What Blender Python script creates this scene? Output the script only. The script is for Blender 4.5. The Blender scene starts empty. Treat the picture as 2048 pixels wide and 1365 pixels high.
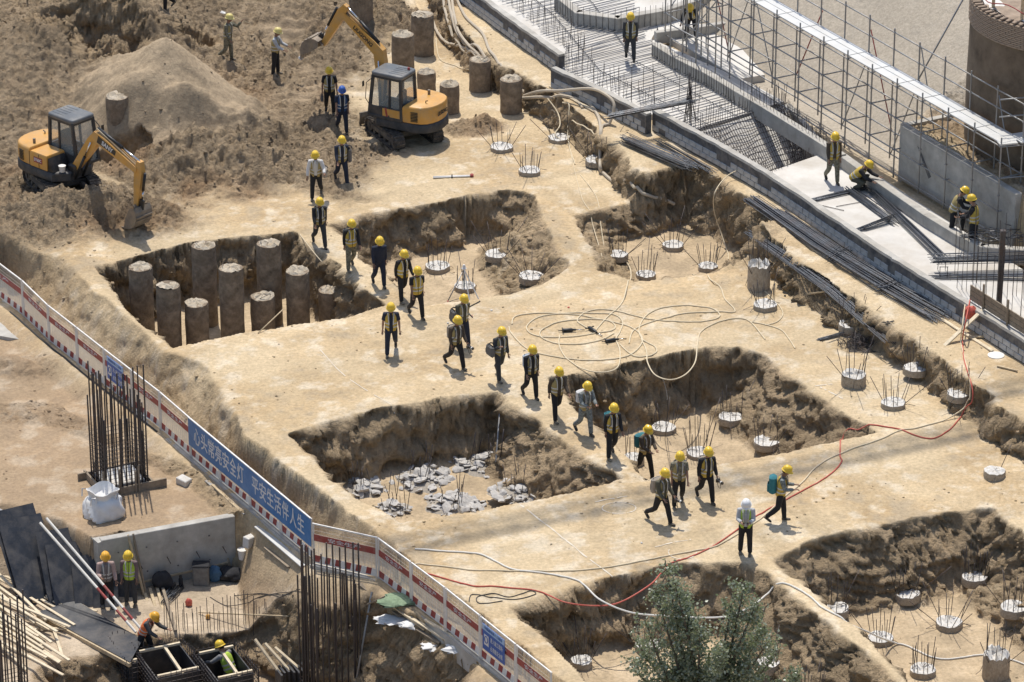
import bpy, bmesh, math, random
import numpy as np
from mathutils import Vector, Matrix, Euler
R = math.radians
random.seed(11)
rng = np.random.default_rng(7)
scn = bpy.context.scene
col = scn.collection

# ---------------- camera, sky, sun, exposure ----------------
CAMH, PITCH, FPX = 54.0, R(25.0), 8093.0
cam_d = bpy.data.cameras.new('camera'); cam = bpy.data.objects.new('camera', cam_d); col.objects.link(cam)
cam.location = (0, 0, CAMH); cam.rotation_euler = (R(90) - PITCH, 0, 0)
cam_d.sensor_width = 36.0; cam_d.lens = 36.0 * FPX / 2048.0
cam_d.clip_start = 1.0; cam_d.clip_end = 3000.0
scn.camera = cam

SUN_EL, SUN_AZ = R(68.0), R(-9.0)        # azimuth measured from +Y towards +X (behind the site, slightly left)
world = bpy.data.worlds.new('World'); scn.world = world; world.use_nodes = True
wn = world.node_tree.nodes; wl = world.node_tree.links
sky = wn.new('ShaderNodeTexSky'); sky.sky_type = 'NISHITA'; sky.sun_disc = False
sky.sun_elevation = SUN_EL; sky.sun_rotation = SUN_AZ; sky.air_density = 1.0; sky.dust_density = 1.6; sky.ozone_density = 1.0
wl.new(sky.outputs[0], wn['Background'].inputs[0]); wn['Background'].inputs[1].default_value = 0.145
sun_d = bpy.data.lights.new('sun', 'SUN'); sun_d.energy = 4.1; sun_d.angle = R(0.53); sun_d.color = (1.0, 0.95, 0.87)
sun = bpy.data.objects.new('sun', sun_d); col.objects.link(sun)
SUNV = Vector((math.sin(SUN_AZ) * math.cos(SUN_EL), math.cos(SUN_AZ) * math.cos(SUN_EL), math.sin(SUN_EL)))
sun.rotation_euler = SUNV.to_track_quat('Z', 'Y').to_euler(); sun.location = (0, 110, 80)
scn.view_settings.view_transform = 'Standard'; scn.view_settings.look = 'None'
scn.view_settings.exposure = 0.03; scn.view_settings.gamma = 1.0; scn.view_settings.use_curve_mapping = False
scn.cycles.max_bounces = 5; scn.cycles.diffuse_bounces = 3

# ---------------- surveying: from a sighted point to the site plan ----------------
CP, SP = math.cos(PITCH), math.sin(PITCH)
def ray(px, py):
    u = (px - 1024.0) / FPX; v = (682.5 - py) / FPX
    return Vector((u, CP + v * SP, -SP + v * CP))
def U(px, py, z=0.0):
    d = ray(px, py); t = (z - CAMH) / d.z
    return Vector((d.x * t, d.y * t, z))
def UY(px, py, Y):
    d = ray(px, py); t = Y / d.y
    return Vector((d.x * t, Y, CAMH + d.z * t))
def mpp(px, py, z=0.0):           # metres per pixel there
    d = ray(px, py); t = (z - CAMH) / d.z
    return t / FPX

# ---------------- mesh helpers ----------------
class MB:
    def __init__(s): s.v = []; s.f = []; s.m = []; s.mi = 0
    def add(s, vs, fs):
        o = len(s.v); s.v.extend([tuple(p) for p in vs]); s.f.extend([tuple(i + o for i in f) for f in fs]); s.m.extend([s.mi] * len(fs)); return s
    def box(s, c, d, rot=None, bev=0.0):
        hx, hy, hz = d[0] / 2, d[1] / 2, d[2] / 2; c = Vector(c)
        if bev > 0:
            b = min(bev, hx * .9, hy * .9, hz * .9)
            vs = []
            for z, i in ((-hz, b), (-hz + b, 0), (hz - b, 0), (hz, b)):
                X, Y = hx - i, hy - i
                vs += [(-X + b, -Y, z), (X - b, -Y, z), (X, -Y + b, z), (X, Y - b, z), (X - b, Y, z), (-X + b, Y, z), (-X, Y - b, z), (-X, -Y + b, z)]
            fs = [tuple(range(7, -1, -1)), tuple(range(24, 32))]
            for k in range(3):
                for j in range(8):
                    a = k * 8 + j; q = k * 8 + (j + 1) % 8; fs.append((a, q, q + 8, a + 8))
        else:
            vs = [(x, y, z) for z in (-hz, hz) for x, y in ((-hx, -hy), (hx, -hy), (hx, hy), (-hx, hy))]
            fs = [(3, 2, 1, 0), (4, 5, 6, 7), (0, 1, 5, 4), (1, 2, 6, 5), (2, 3, 7, 6), (3, 0, 4, 7)]
        M = rot if rot is not None else Matrix.Identity(3)
        return s.add([M @ Vector(p) + c for p in vs], fs)
    def beam(s, a, b, w, h, up=(0, 0, 1), bev=0.0):
        a = Vector(a); b = Vector(b); d = b - a; L = d.length
        if L < 1e-6: return s
        x = d / L; upv = Vector(up); y = upv.cross(x)
        if y.length < 1e-4: y = Vector((0, 1, 0)).cross(x)
        if y.length < 1e-4: y = Vector((1, 0, 0)).cross(x)
        y.normalize(); z = x.cross(y)
        M = Matrix((x, y, z)).transposed()
        return s.box((a + b) / 2, (L, w, h), M, bev)
    def tube(s, pts, r, n=6, cap=True, ry=None, up=None):
        pts = [Vector(p) for p in pts]; N = len(pts)
        rs = r if isinstance(r, (list, tuple)) else [r] * N
        rys = ry if isinstance(ry, (list, tuple)) else ([ry] * N if ry else rs)
        vs = []; prev = None
        for i, p in enumerate(pts):
            t = (pts[min(i + 1, N - 1)] - pts[max(i - 1, 0)])
            t = t.normalized() if t.length > 1e-9 else Vector((0, 0, 1))
            if prev is None:
                a = Vector(up) if up is not None else (Vector((1, 0, 0)) if abs(t.x) < .8 else Vector((0, 1, 0)))
            else: a = prev
            a = (a - t * a.dot(t)); a = a.normalized() if a.length > 1e-6 else t.orthogonal().normalized()
            b = t.cross(a); prev = a
            for k in range(n):
                th = 2 * math.pi * k / n
                vs.append(p + a * (math.cos(th) * rs[i]) + b * (math.sin(th) * rys[i]))
        fs = []
        for i in range(N - 1):
            for k in range(n):
                k2 = (k + 1) % n; fs.append((i * n + k, i * n + k2, (i + 1) * n + k2, (i + 1) * n + k))
        if cap: fs.append(tuple(range(n - 1, -1, -1))); fs.append(tuple(range((N - 1) * n, N * n)))
        return s.add(vs, fs)
    def lathe(s, c, prof, n=20, wob=0.0, squash=1.0):
        c = Vector(c); vs = []
        ph = [random.uniform(0, 6.28) for _ in range(4)]
        for (r, z) in prof:
            for k in range(n):
                th = 2 * math.pi * k / n
                w = 1 + wob * (math.sin(2 * th + ph[0]) * .5 + math.sin(3 * th + ph[1]) * .4 + math.sin(7 * th + ph[2] + z * 3) * .35 + random.uniform(-.35, .35)) if r > 1e-4 else 1
                vs.append(c + Vector((math.cos(th) * r * w, math.sin(th) * r * w * squash, z)))
        fs = []
        for i in range(len(prof) - 1):
            for k in range(n):
                k2 = (k + 1) % n; fs.append((i * n + k, i * n + k2, (i + 1) * n + k2, (i + 1) * n + k))
        fs.append(tuple(range(n - 1, -1, -1))); fs.append(tuple(range((len(prof) - 1) * n, len(prof) * n)))
        return s.add(vs, fs)
    def prism(s, pts, z0, z1, M=None, o=(0, 0, 0)):      # 2D outline (x,y) extruded z0..z1
        n = len(pts); o = Vector(o); M = M if M is not None else Matrix.Identity(3)
        vs = [M @ Vector((p[0], p[1], z0)) + o for p in pts] + [M @ Vector((p[0], p[1], z1)) + o for p in pts]
        fs = [tuple(range(n - 1, -1, -1)), tuple(range(n, 2 * n))] + [(k, (k + 1) % n, (k + 1) % n + n, k + n) for k in range(n)]
        return s.add(vs, fs)
    def mesh(s, name):
        me = bpy.data.meshes.new(name); me.from_pydata(s.v, [], s.f); me.update()
        if any(s.m):
            me.polygons.foreach_set('material_index', s.m)
        return me
    def build(s, name, mt, parent=None, smooth=False, loc=None, bevel=0.0):
        me = s.mesh(name)
        for q in (mt if isinstance(mt, (list, tuple)) else [mt]): me.materials.append(q)
        bm = bmesh.new(); bm.from_mesh(me); bmesh.ops.recalc_face_normals(bm, faces=bm.faces); bm.to_mesh(me); bm.free()
        if smooth: smooth_mesh(me)
        return link(name, me, parent, loc)
def smooth_mesh(me, ang=40):
    me.polygons.foreach_set('use_smooth', [True] * len(me.polygons)); me.update()
    try: me.set_sharp_from_angle(angle=R(ang))
    except Exception: pass
def link(name, me, parent=None, loc=None, rot=None, scale=None):
    o = bpy.data.objects.new(name, me); col.objects.link(o)
    if parent is not None: o.parent = parent
    if loc is not None: o.location = loc
    if rot is not None: o.rotation_euler = rot
    if scale is not None: o.scale = scale
    return o
def tag(o, label=None, cat=None, group=None, kind=None):
    if label: o['label'] = label
    if cat: o['category'] = cat
    if group: o['group'] = group
    if kind: o['kind'] = kind
    return o
def thing(name, label, cat, loc=(0, 0, 0), rz=0.0, group=None):
    o = bpy.data.objects.new(name, None); col.objects.link(o); o.location = loc; o.rotation_euler = (0, 0, rz); o.empty_display_size = .2
    return tag(o, label, cat, group)
def orient(o, a, b, L0=1.0):       # place unit-length +Z mesh between a and b
    a = Vector(a); b = Vector(b); d = b - a
    o.location = a; o.rotation_mode = 'QUATERNION'; o.rotation_quaternion = d.to_track_quat('Z', 'Y'); o.scale = (1, 1, d.length / L0)
    return o
_rod = {}
def rod(a, b, r, mt, name, parent=None, n=6):
    key = (round(r, 4), mt.name, n)
    if key not in _rod:
        m = MB(); m.tube([(0, 0, 0), (0, 0, .5), (0, 0, 1)], r, n); me = m.mesh('rod'); me.materials.append(mt)
        me.polygons.foreach_set('use_smooth', [len(p.vertices) == 4 for p in me.polygons]); _rod[key] = me
    o = link(name, _rod[key], parent)
    return orient(o, a, b)

# ---------------- materials ----------------
def mat(name, c, rough=.8, var=.25, scale=6.0, bump=.15, bscale=None, metal=0.0, c2=None, dirt=None, dirt_scale=1.5, dirt_amt=.5, spec=.4, coat=0.0, dist=.02):
    m = bpy.data.materials.new(name); m.use_nodes = True
    nt = m.node_tree; N = nt.nodes; L = nt.links; b = N['Principled BSDF']
    b.inputs['Roughness'].default_value = rough; b.inputs['Metallic'].default_value = metal
    b.inputs['Specular IOR Level'].default_value = spec
    if coat: b.inputs['Coat Weight'].default_value = coat
    tc = N.new('ShaderNodeTexCoord')
    nz = N.new('ShaderNodeTexNoise'); nz.inputs['Scale'].default_value = scale; nz.inputs['Detail'].default_value = 6; nz.inputs['Roughness'].default_value = .65
    L.new(tc.outputs['Object'], nz.inputs['Vector'])
    cr = N.new('ShaderNodeValToRGB'); cr.color_ramp.elements[0].position = .3; cr.color_ramp.elements[1].position = .7
    lo = tuple(max(0, x * (1 - var)) for x in c); hi = tuple(min(1, x * (1 + var)) for x in (c2 or c))
    cr.color_ramp.elements[0].color = (*lo, 1); cr.color_ramp.elements[1].color = (*hi, 1)
    L.new(nz.outputs['Fac'], cr.inputs['Fac']); out = cr.outputs['Color']
    if dirt:
        n2 = N.new('ShaderNodeTexNoise'); n2.inputs['Scale'].default_value = dirt_scale; n2.inputs['Detail'].default_value = 8; n2.inputs['Roughness'].default_value = .7
        L.new(tc.outputs['Object'], n2.inputs['Vector'])
        mr = N.new('ShaderNodeMapRange'); mr.inputs[1].default_value = .45; mr.inputs[2].default_value = .68; mr.inputs[3].default_value = 0; mr.inputs[4].default_value = dirt_amt
        L.new(n2.outputs['Fac'], mr.inputs[0])
        mx = N.new('ShaderNodeMix'); mx.data_type = 'RGBA'; L.new(mr.outputs[0], mx.inputs[0]); L.new(out, mx.inputs[6]); mx.inputs[7].default_value = (*dirt, 1); out = mx.outputs[2]
    L.new(out, b.inputs['Base Color'])
    if bump > 0:
        nb = N.new('ShaderNodeTexNoise'); nb.inputs['Scale'].default_value = bscale or scale * 4; nb.inputs['Detail'].default_value = 5
        L.new(tc.outputs['Object'], nb.inputs['Vector'])
        bp = N.new('ShaderNodeBump'); bp.inputs['Strength'].default_value = bump; bp.inputs['Distance'].default_value = dist
        L.new(nb.outputs['Fac'], bp.inputs['Height']); L.new(bp.outputs['Normal'], b.inputs['Normal'])
    return m
DUST = (.42, .34, .23)
M = {}
M['concrete'] = mat('concrete', (.42, .40, .36), .9, .22, 2.2, .3, 30, dirt=(.30, .26, .2), dirt_scale=.9, dirt_amt=.5)
M['slab'] = mat('slab_concrete', (.60, .575, .53), .9, .12, .6, .2, 25, dirt=(.42, .37, .30), dirt_scale=.35, dirt_amt=.75)
M['blockwork'] = mat('blockwork', (.42, .42, .41), .92, .25, 3, .3, 40)
M['membrane'] = mat('bitumen_render', (.10, .10, .105), .85, .4, 3, .3, 20, dirt=(.35, .31, .25), dirt_scale=2.5, dirt_amt=.5)
M['pile'] = mat('pile_concrete_soiled', (.19, .145, .10), .95, .35, 3.5, .7, 14, c2=(.27, .215, .155), dirt=(.15, .11, .075), dirt_scale=2.0, dirt_amt=.7, dist=.05)
M['piletop'] = mat('pile_top', (.48, .42, .33), .95, .3, 6, .7, 16, dirt=(.34, .26, .16), dirt_scale=3, dirt_amt=.8, dist=.05)
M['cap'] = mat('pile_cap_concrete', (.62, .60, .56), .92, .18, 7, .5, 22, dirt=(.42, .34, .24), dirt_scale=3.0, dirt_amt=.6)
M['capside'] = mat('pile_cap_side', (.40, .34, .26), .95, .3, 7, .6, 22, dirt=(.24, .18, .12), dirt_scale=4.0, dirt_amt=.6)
M['rebar'] = mat('rebar_steel', (.075, .07, .07), .55, .4, 9, .3, 60, metal=.4, dirt=(.17, .09, .05), dirt_scale=5, dirt_amt=.45)
M['rebar_blue'] = mat('rebar_steel_blued', (.10, .11, .125), .42, .35, 5, .3, 60, metal=.65, dirt=(.13, .09, .07), dirt_scale=3, dirt_amt=.4)
M['rebar_light'] = mat('rebar_in_glare', (.26, .26, .265), .45, .2, 6, .2, 60, metal=.5)  # paler than the other rebar, the glint is put into its colour
M['galv'] = mat('galvanised_tube', (.34, .34, .335), .45, .3, 8, .1, 40, metal=.6, dirt=(.2, .15, .11), dirt_scale=4, dirt_amt=.6)
M['deck'] = mat('galvanised_deck', (.60, .60, .58), .5, .12, 3, .1, 30, metal=.2, dirt=(.45, .41, .35), dirt_scale=1.5, dirt_amt=.5)
M['redpaint'] = mat('red_paint', (.30, .045, .04), .55, .2, 4, .1, 40, dirt=(.35, .25, .2), dirt_scale=3, dirt_amt=.35)
M['whitepaint'] = mat('white_paint', (.74, .72, .68), .5, .08, 4, .05, 40, dirt=(.5, .44, .36), dirt_scale=3, dirt_amt=.45)
M['wire'] = mat('white_wire', (.66, .63, .57), .6, .1, 4, 0, 40)
M['blue'] = mat('blue_vinyl', (.045, .17, .40), .45, .10, 2, .03, 20, dirt=(.16, .27, .45), dirt_scale=2, dirt_amt=.4)
M['blue2'] = mat('blue_sign', (.05, .12, .38), .45, .10, 2, .03, 20)
M['lettering'] = mat('lettering', (.66, .66, .66), .6, .06, 5, 0)
M['letteringblack'] = mat('lettering_black', (.03, .03, .03), .6, .06, 5, 0)
M['yellow'] = mat('excavator_yellow', (.60, .31, .065), .42, .10, 2.5, .06, 40, dirt=(.42, .31, .18), dirt_scale=2.2, dirt_amt=.5, coat=.15)
M['darkgrey'] = mat('dark_grey_paint', (.035, .038, .042), .5, .25, 4, .08, 40, dirt=(.16, .13, .10), dirt_scale=2.2, dirt_amt=.45)
M['roofgrey'] = mat('cab_roof', (.11, .12, .13), .5, .15, 2, .08, 30, dirt=(.30, .27, .23), dirt_scale=1.6, dirt_amt=.5)
M['rubber'] = mat('track_rubber', (.06, .052, .045), .9, .35, 6, .4, 30, dirt=(.27, .215, .15), dirt_scale=3, dirt_amt=.8)
M['tracksteel'] = mat('track_frame', (.10, .088, .075), .8, .35, 6, .4, 30, dirt=(.30, .24, .16), dirt_scale=2.2, dirt_amt=.85)
M['bucket'] = mat('bucket_steel', (.24, .20, .16), .6, .3, 4, .3, 30, metal=.35, dirt=(.33, .26, .17), dirt_scale=2.5, dirt_amt=.8)
M['chrome'] = mat('cylinder_rod', (.75, .75, .75), .18, .05, 3, 0, metal=1.0)
M['blacksteel'] = mat('black_steel', (.025, .027, .03), .4, .3, 4, .1, 40, metal=.3, dirt=(.15, .12, .09), dirt_scale=3, dirt_amt=.4)
M['hosebeige'] = mat('air_hose', (.64, .54, .37), .7, .1, 3, .1, 30)
M['hosewhite'] = mat('water_hose_white', (.70, .67, .60), .6, .1, 3, .1, 30)
M['hosered'] = mat('red_hose', (.52, .10, .07), .6, .15, 3, .1, 30, dirt=(.5, .3, .2), dirt_scale=3, dirt_amt=.4)
M['pipe'] = mat('pump_pipe', (.50, .43, .33), .7, .15, 3, .15, 30, dirt=(.36, .29, .2), dirt_scale=3, dirt_amt=.6)
M['cable'] = mat('black_cable', (.06, .055, .05), .7, .2, 3, 0)
M['wood'] = mat('timber', (.52, .41, .26), .85, .25, 8, .3, 30, dirt=(.34, .26, .17), dirt_scale=3, dirt_amt=.5)
M['palewood'] = mat('pale_timber', (.66, .56, .40), .85, .18, 8, .3, 30, dirt=(.44, .35, .23), dirt_scale=3, dirt_amt=.5)
M['greywood'] = mat('weathered_timber', (.25, .20, .145), .9, .3, 8, .3, 30, dirt=(.36, .3, .22), dirt_scale=3, dirt_amt=.5)
M['formply'] = mat('film_faced_plywood', (.030, .034, .042), .42, .3, 2.5, .08, 30, dirt=(.22, .19, .155), dirt_scale=1.1, dirt_amt=.45)
M['bagwhite'] = mat('woven_bag', (.70, .69, .67), .75, .08, 4, .4, 20, dirt=(.5, .45, .38), dirt_scale=3, dirt_amt=.4)
M['rubble'] = mat('broken_concrete', (.50, .48, .45), .95, .32, 2.5, .5, 30, dirt=(.36, .31, .24), dirt_scale=3, dirt_amt=.5)
M['gravel'] = mat('gravel', (.34, .30, .245), .95, .3, 20, .6, 60)
M['brick'] = mat('brick', (.30, .23, .17), .95, .3, 3, .4, 40, dirt=(.36, .3, .24), dirt_scale=2, dirt_amt=.5)
M['render'] = mat('dark_render', (.15, .115, .08), .95, .35, 1.6, .5, 14, dirt=(.24, .19, .14), dirt_scale=1.0, dirt_amt=.5)
M['net'] = mat('white_net', (.66, .64, .60), .8, .2, 8, .2, 30)
M['sheet'] = mat('dark_sheet', (.09, .075, .06), .8, .3, 3, .3, 20)
M['chalk'] = mat('chalk', (.66, .59, .48), .95, .1, 5, 0)
M['glass'] = bpy.data.materials.new('cab_glass'); M['glass'].use_nodes = True
_b = M['glass'].node_tree.nodes['Principled BSDF']; _b.inputs['Base Color'].default_value = (.55, .6, .58, 1); _b.inputs['Roughness'].default_value = .06
_b.inputs['Transmission Weight'].default_value = 0.0; _b.inputs['Alpha'].default_value = .32; _b.inputs['Specular IOR Level'].default_value = .8
# ---------------- noise for the earthworks ----------------
def _h(ix, iy, iz, seed):
    n = (ix.astype(np.int64) * 374761393 + iy.astype(np.int64) * 668265263 + iz.astype(np.int64) * 2147483647 + seed * 144665) & 0xffffffff
    n = ((n ^ (n >> 13)) * 1274126177) & 0xffffffff
    n = ((n ^ (n >> 16)) * 2246822519) & 0xffffffff
    return ((n ^ (n >> 15)) & 0xffffff) / float(0xffffff) * 2 - 1
def vnoise(x, y, seed=0):
    ix = np.floor(x); iy = np.floor(y); fx = x - ix; fy = y - iy
    fx = fx * fx * fx * (fx * (fx * 6 - 15) + 10); fy = fy * fy * fy * (fy * (fy * 6 - 15) + 10)
    z = np.zeros_like(ix)
    a = _h(ix, iy, z, seed); b = _h(ix + 1, iy, z, seed); c = _h(ix, iy + 1, z, seed); d = _h(ix + 1, iy + 1, z, seed)
    return (a * (1 - fx) + b * fx) * (1 - fy) + (c * (1 - fx) + d * fx) * fy
def fbm(x, y, f, o=5, seed=0, gain=.5, rot=.6):
    s = 0; a = 1; t = 0; c, sn = math.cos(rot), math.sin(rot)
    x = x * f; y = y * f
    for k in range(o):
        s = s + a * vnoise(x, y, seed + k * 17); t += a; a *= gain
        x, y = (x * c - y * sn) * 2.03 + 5.2, (x * sn + y * c) * 2.03 + 1.3
    return s / t * 1.4
def vnoise3(x, y, z, seed=0):
    ix = np.floor(x); iy = np.floor(y); iz = np.floor(z); fx = x - ix; fy = y - iy; fz = z - iz
    fx = fx * fx * (3 - 2 * fx); fy = fy * fy * (3 - 2 * fy); fz = fz * fz * (3 - 2 * fz)
    r = 0
    for dx, wx in ((0, 1 - fx), (1, fx)):
        for dy, wy in ((0, 1 - fy), (1, fy)):
            for dz, wz in ((0, 1 - fz), (1, fz)):
                r = r + _h(ix + dx, iy + dy, iz + dz, seed) * wx * wy * wz
    return r
def fbm3(x, y, z, f, o=4, seed=0, gain=.5):
    s = 0; a = 1; t = 0
    for k in range(o):
        s = s + a * vnoise3(x * f, y * f, z * f, seed + k * 13); t += a; a *= gain; f *= 2.07
    return s / t * 1.5
def sdpoly(X, Y, P):                       # positive inside
    d = np.full(X.shape, 1e9); ins = np.zeros(X.shape, bool); n = len(P)
    for i in range(n):
        ax, ay = P[i]; bx, by = P[(i + 1) % n]
        ex, ey = bx - ax, by - ay; L2 = ex * ex + ey * ey + 1e-12
        t = np.clip(((X - ax) * ex + (Y - ay) * ey) / L2, 0, 1)
        d = np.minimum(d, (X - ax - t * ex) ** 2 + (Y - ay - t * ey) ** 2)
        c = (ay > Y) != (by > Y)
        with np.errstate(divide='ignore', invalid='ignore'):
            xi = ax + (Y - ay) * ex / (ey if abs(ey) > 1e-9 else 1e-9)
        ins ^= c & (X < xi)
    d = np.sqrt(d); return np.where(ins, d, -d)
def area(P): return .5 * sum(P[i][0] * P[(i + 1) % len(P)][1] - P[(i + 1) % len(P)][0] * P[i][1] for i in range(len(P)))
def inset(P, ds):
    n = len(P); sg = 1 if area(P) > 0 else -1; lines = []
    for i in range(n):
        a = Vector(P[i]); b = Vector(P[(i + 1) % n]); e = (b - a).normalized(); nrm = Vector((-e.y, e.x)) * sg
        d = ds[i] if isinstance(ds, (list, tuple)) else ds
        lines.append((a + nrm * d, e))
    out = []
    for i in range(n):
        (p, e), (q, f) = lines[i - 1], lines[i]
        den = e.x * f.y - e.y * f.x
        if abs(den) < .15: out.append(((p + q) * .5 + (q - p) * 0) if False else q.copy())
        else:
            t = ((q.x - p.x) * f.y - (q.y - p.y) * f.x) / den; out.append(p + e * t)
    return [(v.x, v.y) for v in out]
def W(pts, z=0.0): return [tuple(U(p[0], p[1], z)[:2]) for p in pts]

def axis(lo, hi, st, far):
    a = np.arange(lo, hi + st / 2, st); g = []; d = st
    while sum(g) < far: d *= 1.35; g.append(d)
    c = np.cumsum(g)
    return np.concatenate([(lo - c)[::-1], a, hi + c])
xs = axis(-20.5, 20.5, .056, 500.0); ys = axis(91.5, 151.0, .066, 500.0)
X, Y = np.meshgrid(xs, ys); shape = X.shape
x = X.ravel().copy(); y = Y.ravel().copy(); z = np.zeros_like(x)
wall = np.zeros_like(x)                    # how much a point lies on a cut face
rough = np.zeros_like(x)                   # loose spoil
tone = {k: np.zeros_like(x) for k in ('spoil', 'red', 'grey', 'pale', 'floor')}
wob1 = fbm(x, y, .55, 4, 3) * .22 + fbm(x, y, 2.2, 3, 9) * .10
wob2 = fbm(x, y, .9, 4, 23) * .30

def cut(P, ds, z1, wallk=1.0, wob=1.0, prof=1.2, floor=None, Q=None):
    """lower (or raise) the ground inside polygon P to z1, with slopes as wide as ds per side"""
    global z, wall
    xx = [p[0] for p in P]; yy = [p[1] for p in P]
    m = (x > min(xx) - 1) & (x < max(xx) + 1) & (y > min(yy) - 1) & (y < max(yy) + 1)
    ds = [q_ * 1.55 for q_ in ds] if isinstance(ds, list) else ds
    Q = Q or inset(P, ds)
    px_, py_ = x[m], y[m]
    d1 = sdpoly(px_, py_, P) + wob1[m] * wob * .5
    d2 = np.maximum(-sdpoly(px_, py_, Q) + wob2[m] * wob * .6, 0)
    t = np.clip(d1 / (np.maximum(d1, 0) + d2 + 1e-4), 0, 1)
    s = 1 - (1 - t) ** prof
    s = s * (1 - .03 * (1 - s))
    zz = z[m]; z[m] = zz * (1 - s) + z1 * s
    w = np.clip(np.minimum(t / .06, (1 - t) / .12), 0, 1)
    wall[m] = np.maximum(wall[m] * (1 - (t > .9)), w * wallk)
    if floor: tone[floor][m] = np.maximum(tone[floor][m], np.clip((s - .8) / .2, 0, 1))
    return Q
def bump_(pxy, zc, h, rx, ry=None, rz=0.0, kind='cone', spoil=1.0, pw=1.0):
    global z, rough
    c = U(pxy[0], pxy[1], zc); ry = ry or rx
    dx, dy = x - c.x, y - c.y; ca, sa = math.cos(rz), math.sin(rz)
    u = (dx * ca + dy * sa) / rx; v = (-dx * sa + dy * ca) / ry
    r = np.sqrt(u * u + v * v) * (1 + wob1 * .25)
    if kind == 'cone': g = np.clip(1 - r, 0, 1); g = np.where(r < .12, g - (.12 - r) * .4 * (r < .12), g)
    else: g = np.exp(-r * r * 1.6)
    z = np.maximum(z, z * 0 + h * g + np.minimum(z, 0) * 0) if kind == 'max' else z + h * g ** pw
    tone['spoil'] = np.maximum(tone['spoil'], np.clip(g * 5 - .2, 0, 1) * spoil)
    rough = np.maximum(rough, np.clip(g * 5 - .2, 0, 1) * spoil)

# --- spoil heaps, upper left ---
rise = np.clip((y - U(300, 300).y) / 16, 0, 1.6) * np.clip((U(760, 100).x - x) / 9 + .25, 0, 1)
z += 1.5 * rise ** 1.2
m_ = np.clip((y - U(300, 395).y) / 1.5 + fbm(x, y, .4, 4, 71) * 1.2, 0, 1) * np.clip((U(800, 250).x - x + fbm(x, y, .35, 3, 5) * 2.0) / 1.2, 0, 1)
tone['spoil'] = np.maximum(tone['spoil'], m_); rough = np.maximum(rough, m_ * .9)
bump_((335, 200), 1.0, 3.2, 3.5, 3.5, 0, 'cone', 1.0); cc_ = U(335, 200, 1.0); conem = np.clip((1.15 - np.hypot(x - cc_.x, y - cc_.y) / 3.5) * 2.5, 0, 1)                     # sharp cone
bump_((440, 335), 0, 1.15, 2.6, 2.0, .3, 'gauss')
bump_((330, 350), 0, .75, 2.2, 1.5, 0, 'gauss')
bump_((545, 350), 0, .6, 1.5, 1.2, 0, 'gauss')
bump_((250, 262), .4, .75, 1.4, .8, .15, 'gauss')
bump_((390, 270), .4, .8, 1.5, .7, .2, 'gauss')
bump_((520, 262), .3, .7, 1.1, .8, .2, 'gauss')
bump_((190, 432), 0, .95, 2.9, 1.7, -.25, 'gauss')
bump_((60, 440), 0, .8, 2.6, 2.2, 0, 'gauss')
bump_((20, 150), 1.0, 1.3, 5, 4, 0, 'gauss')
bump_((150, 60), 2.0, 1.6, 3.4, 3.0, 0, 'gauss')
bump_((250, 10), 2.5, 1.6, 3.0, 2.4, 0, 'gauss')
bump_((640, 20), 1.0, .7, 2.6, 2.2, 0, 'gauss')
bump_((690, 250), 0, .25, 1.6, .8, -.5, 'gauss', .7)
bump_((950, 258), 0, .35, 1.0, .7, .3, 'gauss', .8)
bump_((780, 40), .4, .8, 1.5, 1.2, 0, 'gauss')
bump_((900, 20), .4, .4, 1.5, 1.0, 0, 'gauss')
def pad(pxy, zc, r0, r1):
    global z
    c_ = U(pxy[0], pxy[1], zc); k_ = np.clip((r1 - np.hypot(x - c_.x, y - c_.y)) / (r1 - r0), 0, 1); z = z * (1 - k_) + zc * k_
pad((125, 375), .6, 1.5, 2.6); bump_((140, 412), .6, .62, 2.1, .55, -.15, 'gauss'); pad((808, 273), .03, 1.8, 2.8)
# scooped hollows in the heaps (steep shaded faces)
def scoop(pxy, zc, dep, rx, ry, rz=0.0):
    global z, wall
    c = U(pxy[0], pxy[1], zc); dx, dy = x - c.x, y - c.y; ca, sa = math.cos(rz), math.sin(rz)
    u = (dx * ca + dy * sa) / rx; v = (-dx * sa + dy * ca) / ry
    r = np.sqrt(u * u + v * v) * (1 + wob1 * .5); g = np.clip((1 - r) * 2.2, 0, 1) * np.clip(.75 + v * .55, 0, 1.3)
    z -= dep * g; wall = np.maximum(wall, (g > .05) * (g < .9) * .8)
scoop((215, 75), 2.0, 1.7, 1.6, 1.9)
scoop((120, 30), 2.6, 1.2, 1.5, 1.3)
scoop((385, 30), 2.0, .8, 1.0, 1.2)
scoop((245, 292), .5, .9, 1.2, .7, .2)
scoop((345, 298), .6, .9, 1.1, .65, .25)
scoop((440, 292), .6, .8, .9, .6, .3)
scoop((525, 285), .5, .7, .8, .55, .3)
# crawler ruts on the slope
tr = np.sin((y + fbm(x, y, .18, 2, 44) * 1.2) * 2 * math.pi / .62)
mk = np.exp(-(((x - U(600, 90, 1).x) / 2.6) ** 2 + ((y - U(600, 90, 1).y) / 5.5) ** 2) ** 2)
brk = np.clip(fbm(x, y, .45, 3, 401) * 1.6 + .45, 0, 1); z += tr * .09 * mk * brk; rut1 = mk * brk
ln = (x - U(60, 130, 1).x) * .55 + (y - U(60, 130, 1).y) * .83
mk = np.exp(-(((x - U(60, 170, 1).x) / 3.4) ** 2 + ((y - U(60, 170, 1).y) / 4.5) ** 2) ** 2)
z += np.sin(ln * 2 * math.pi / .5 + fbm(x, y, .3, 3, 8) * 2.0) * .06 * mk * np.clip(fbm(x, y, .35, 3, 403) * 1.8 + .2, 0, 1); rough *= (1 - .75 * rut1) * (1 - .25 * mk) * (1 - .8 * conem)

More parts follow.
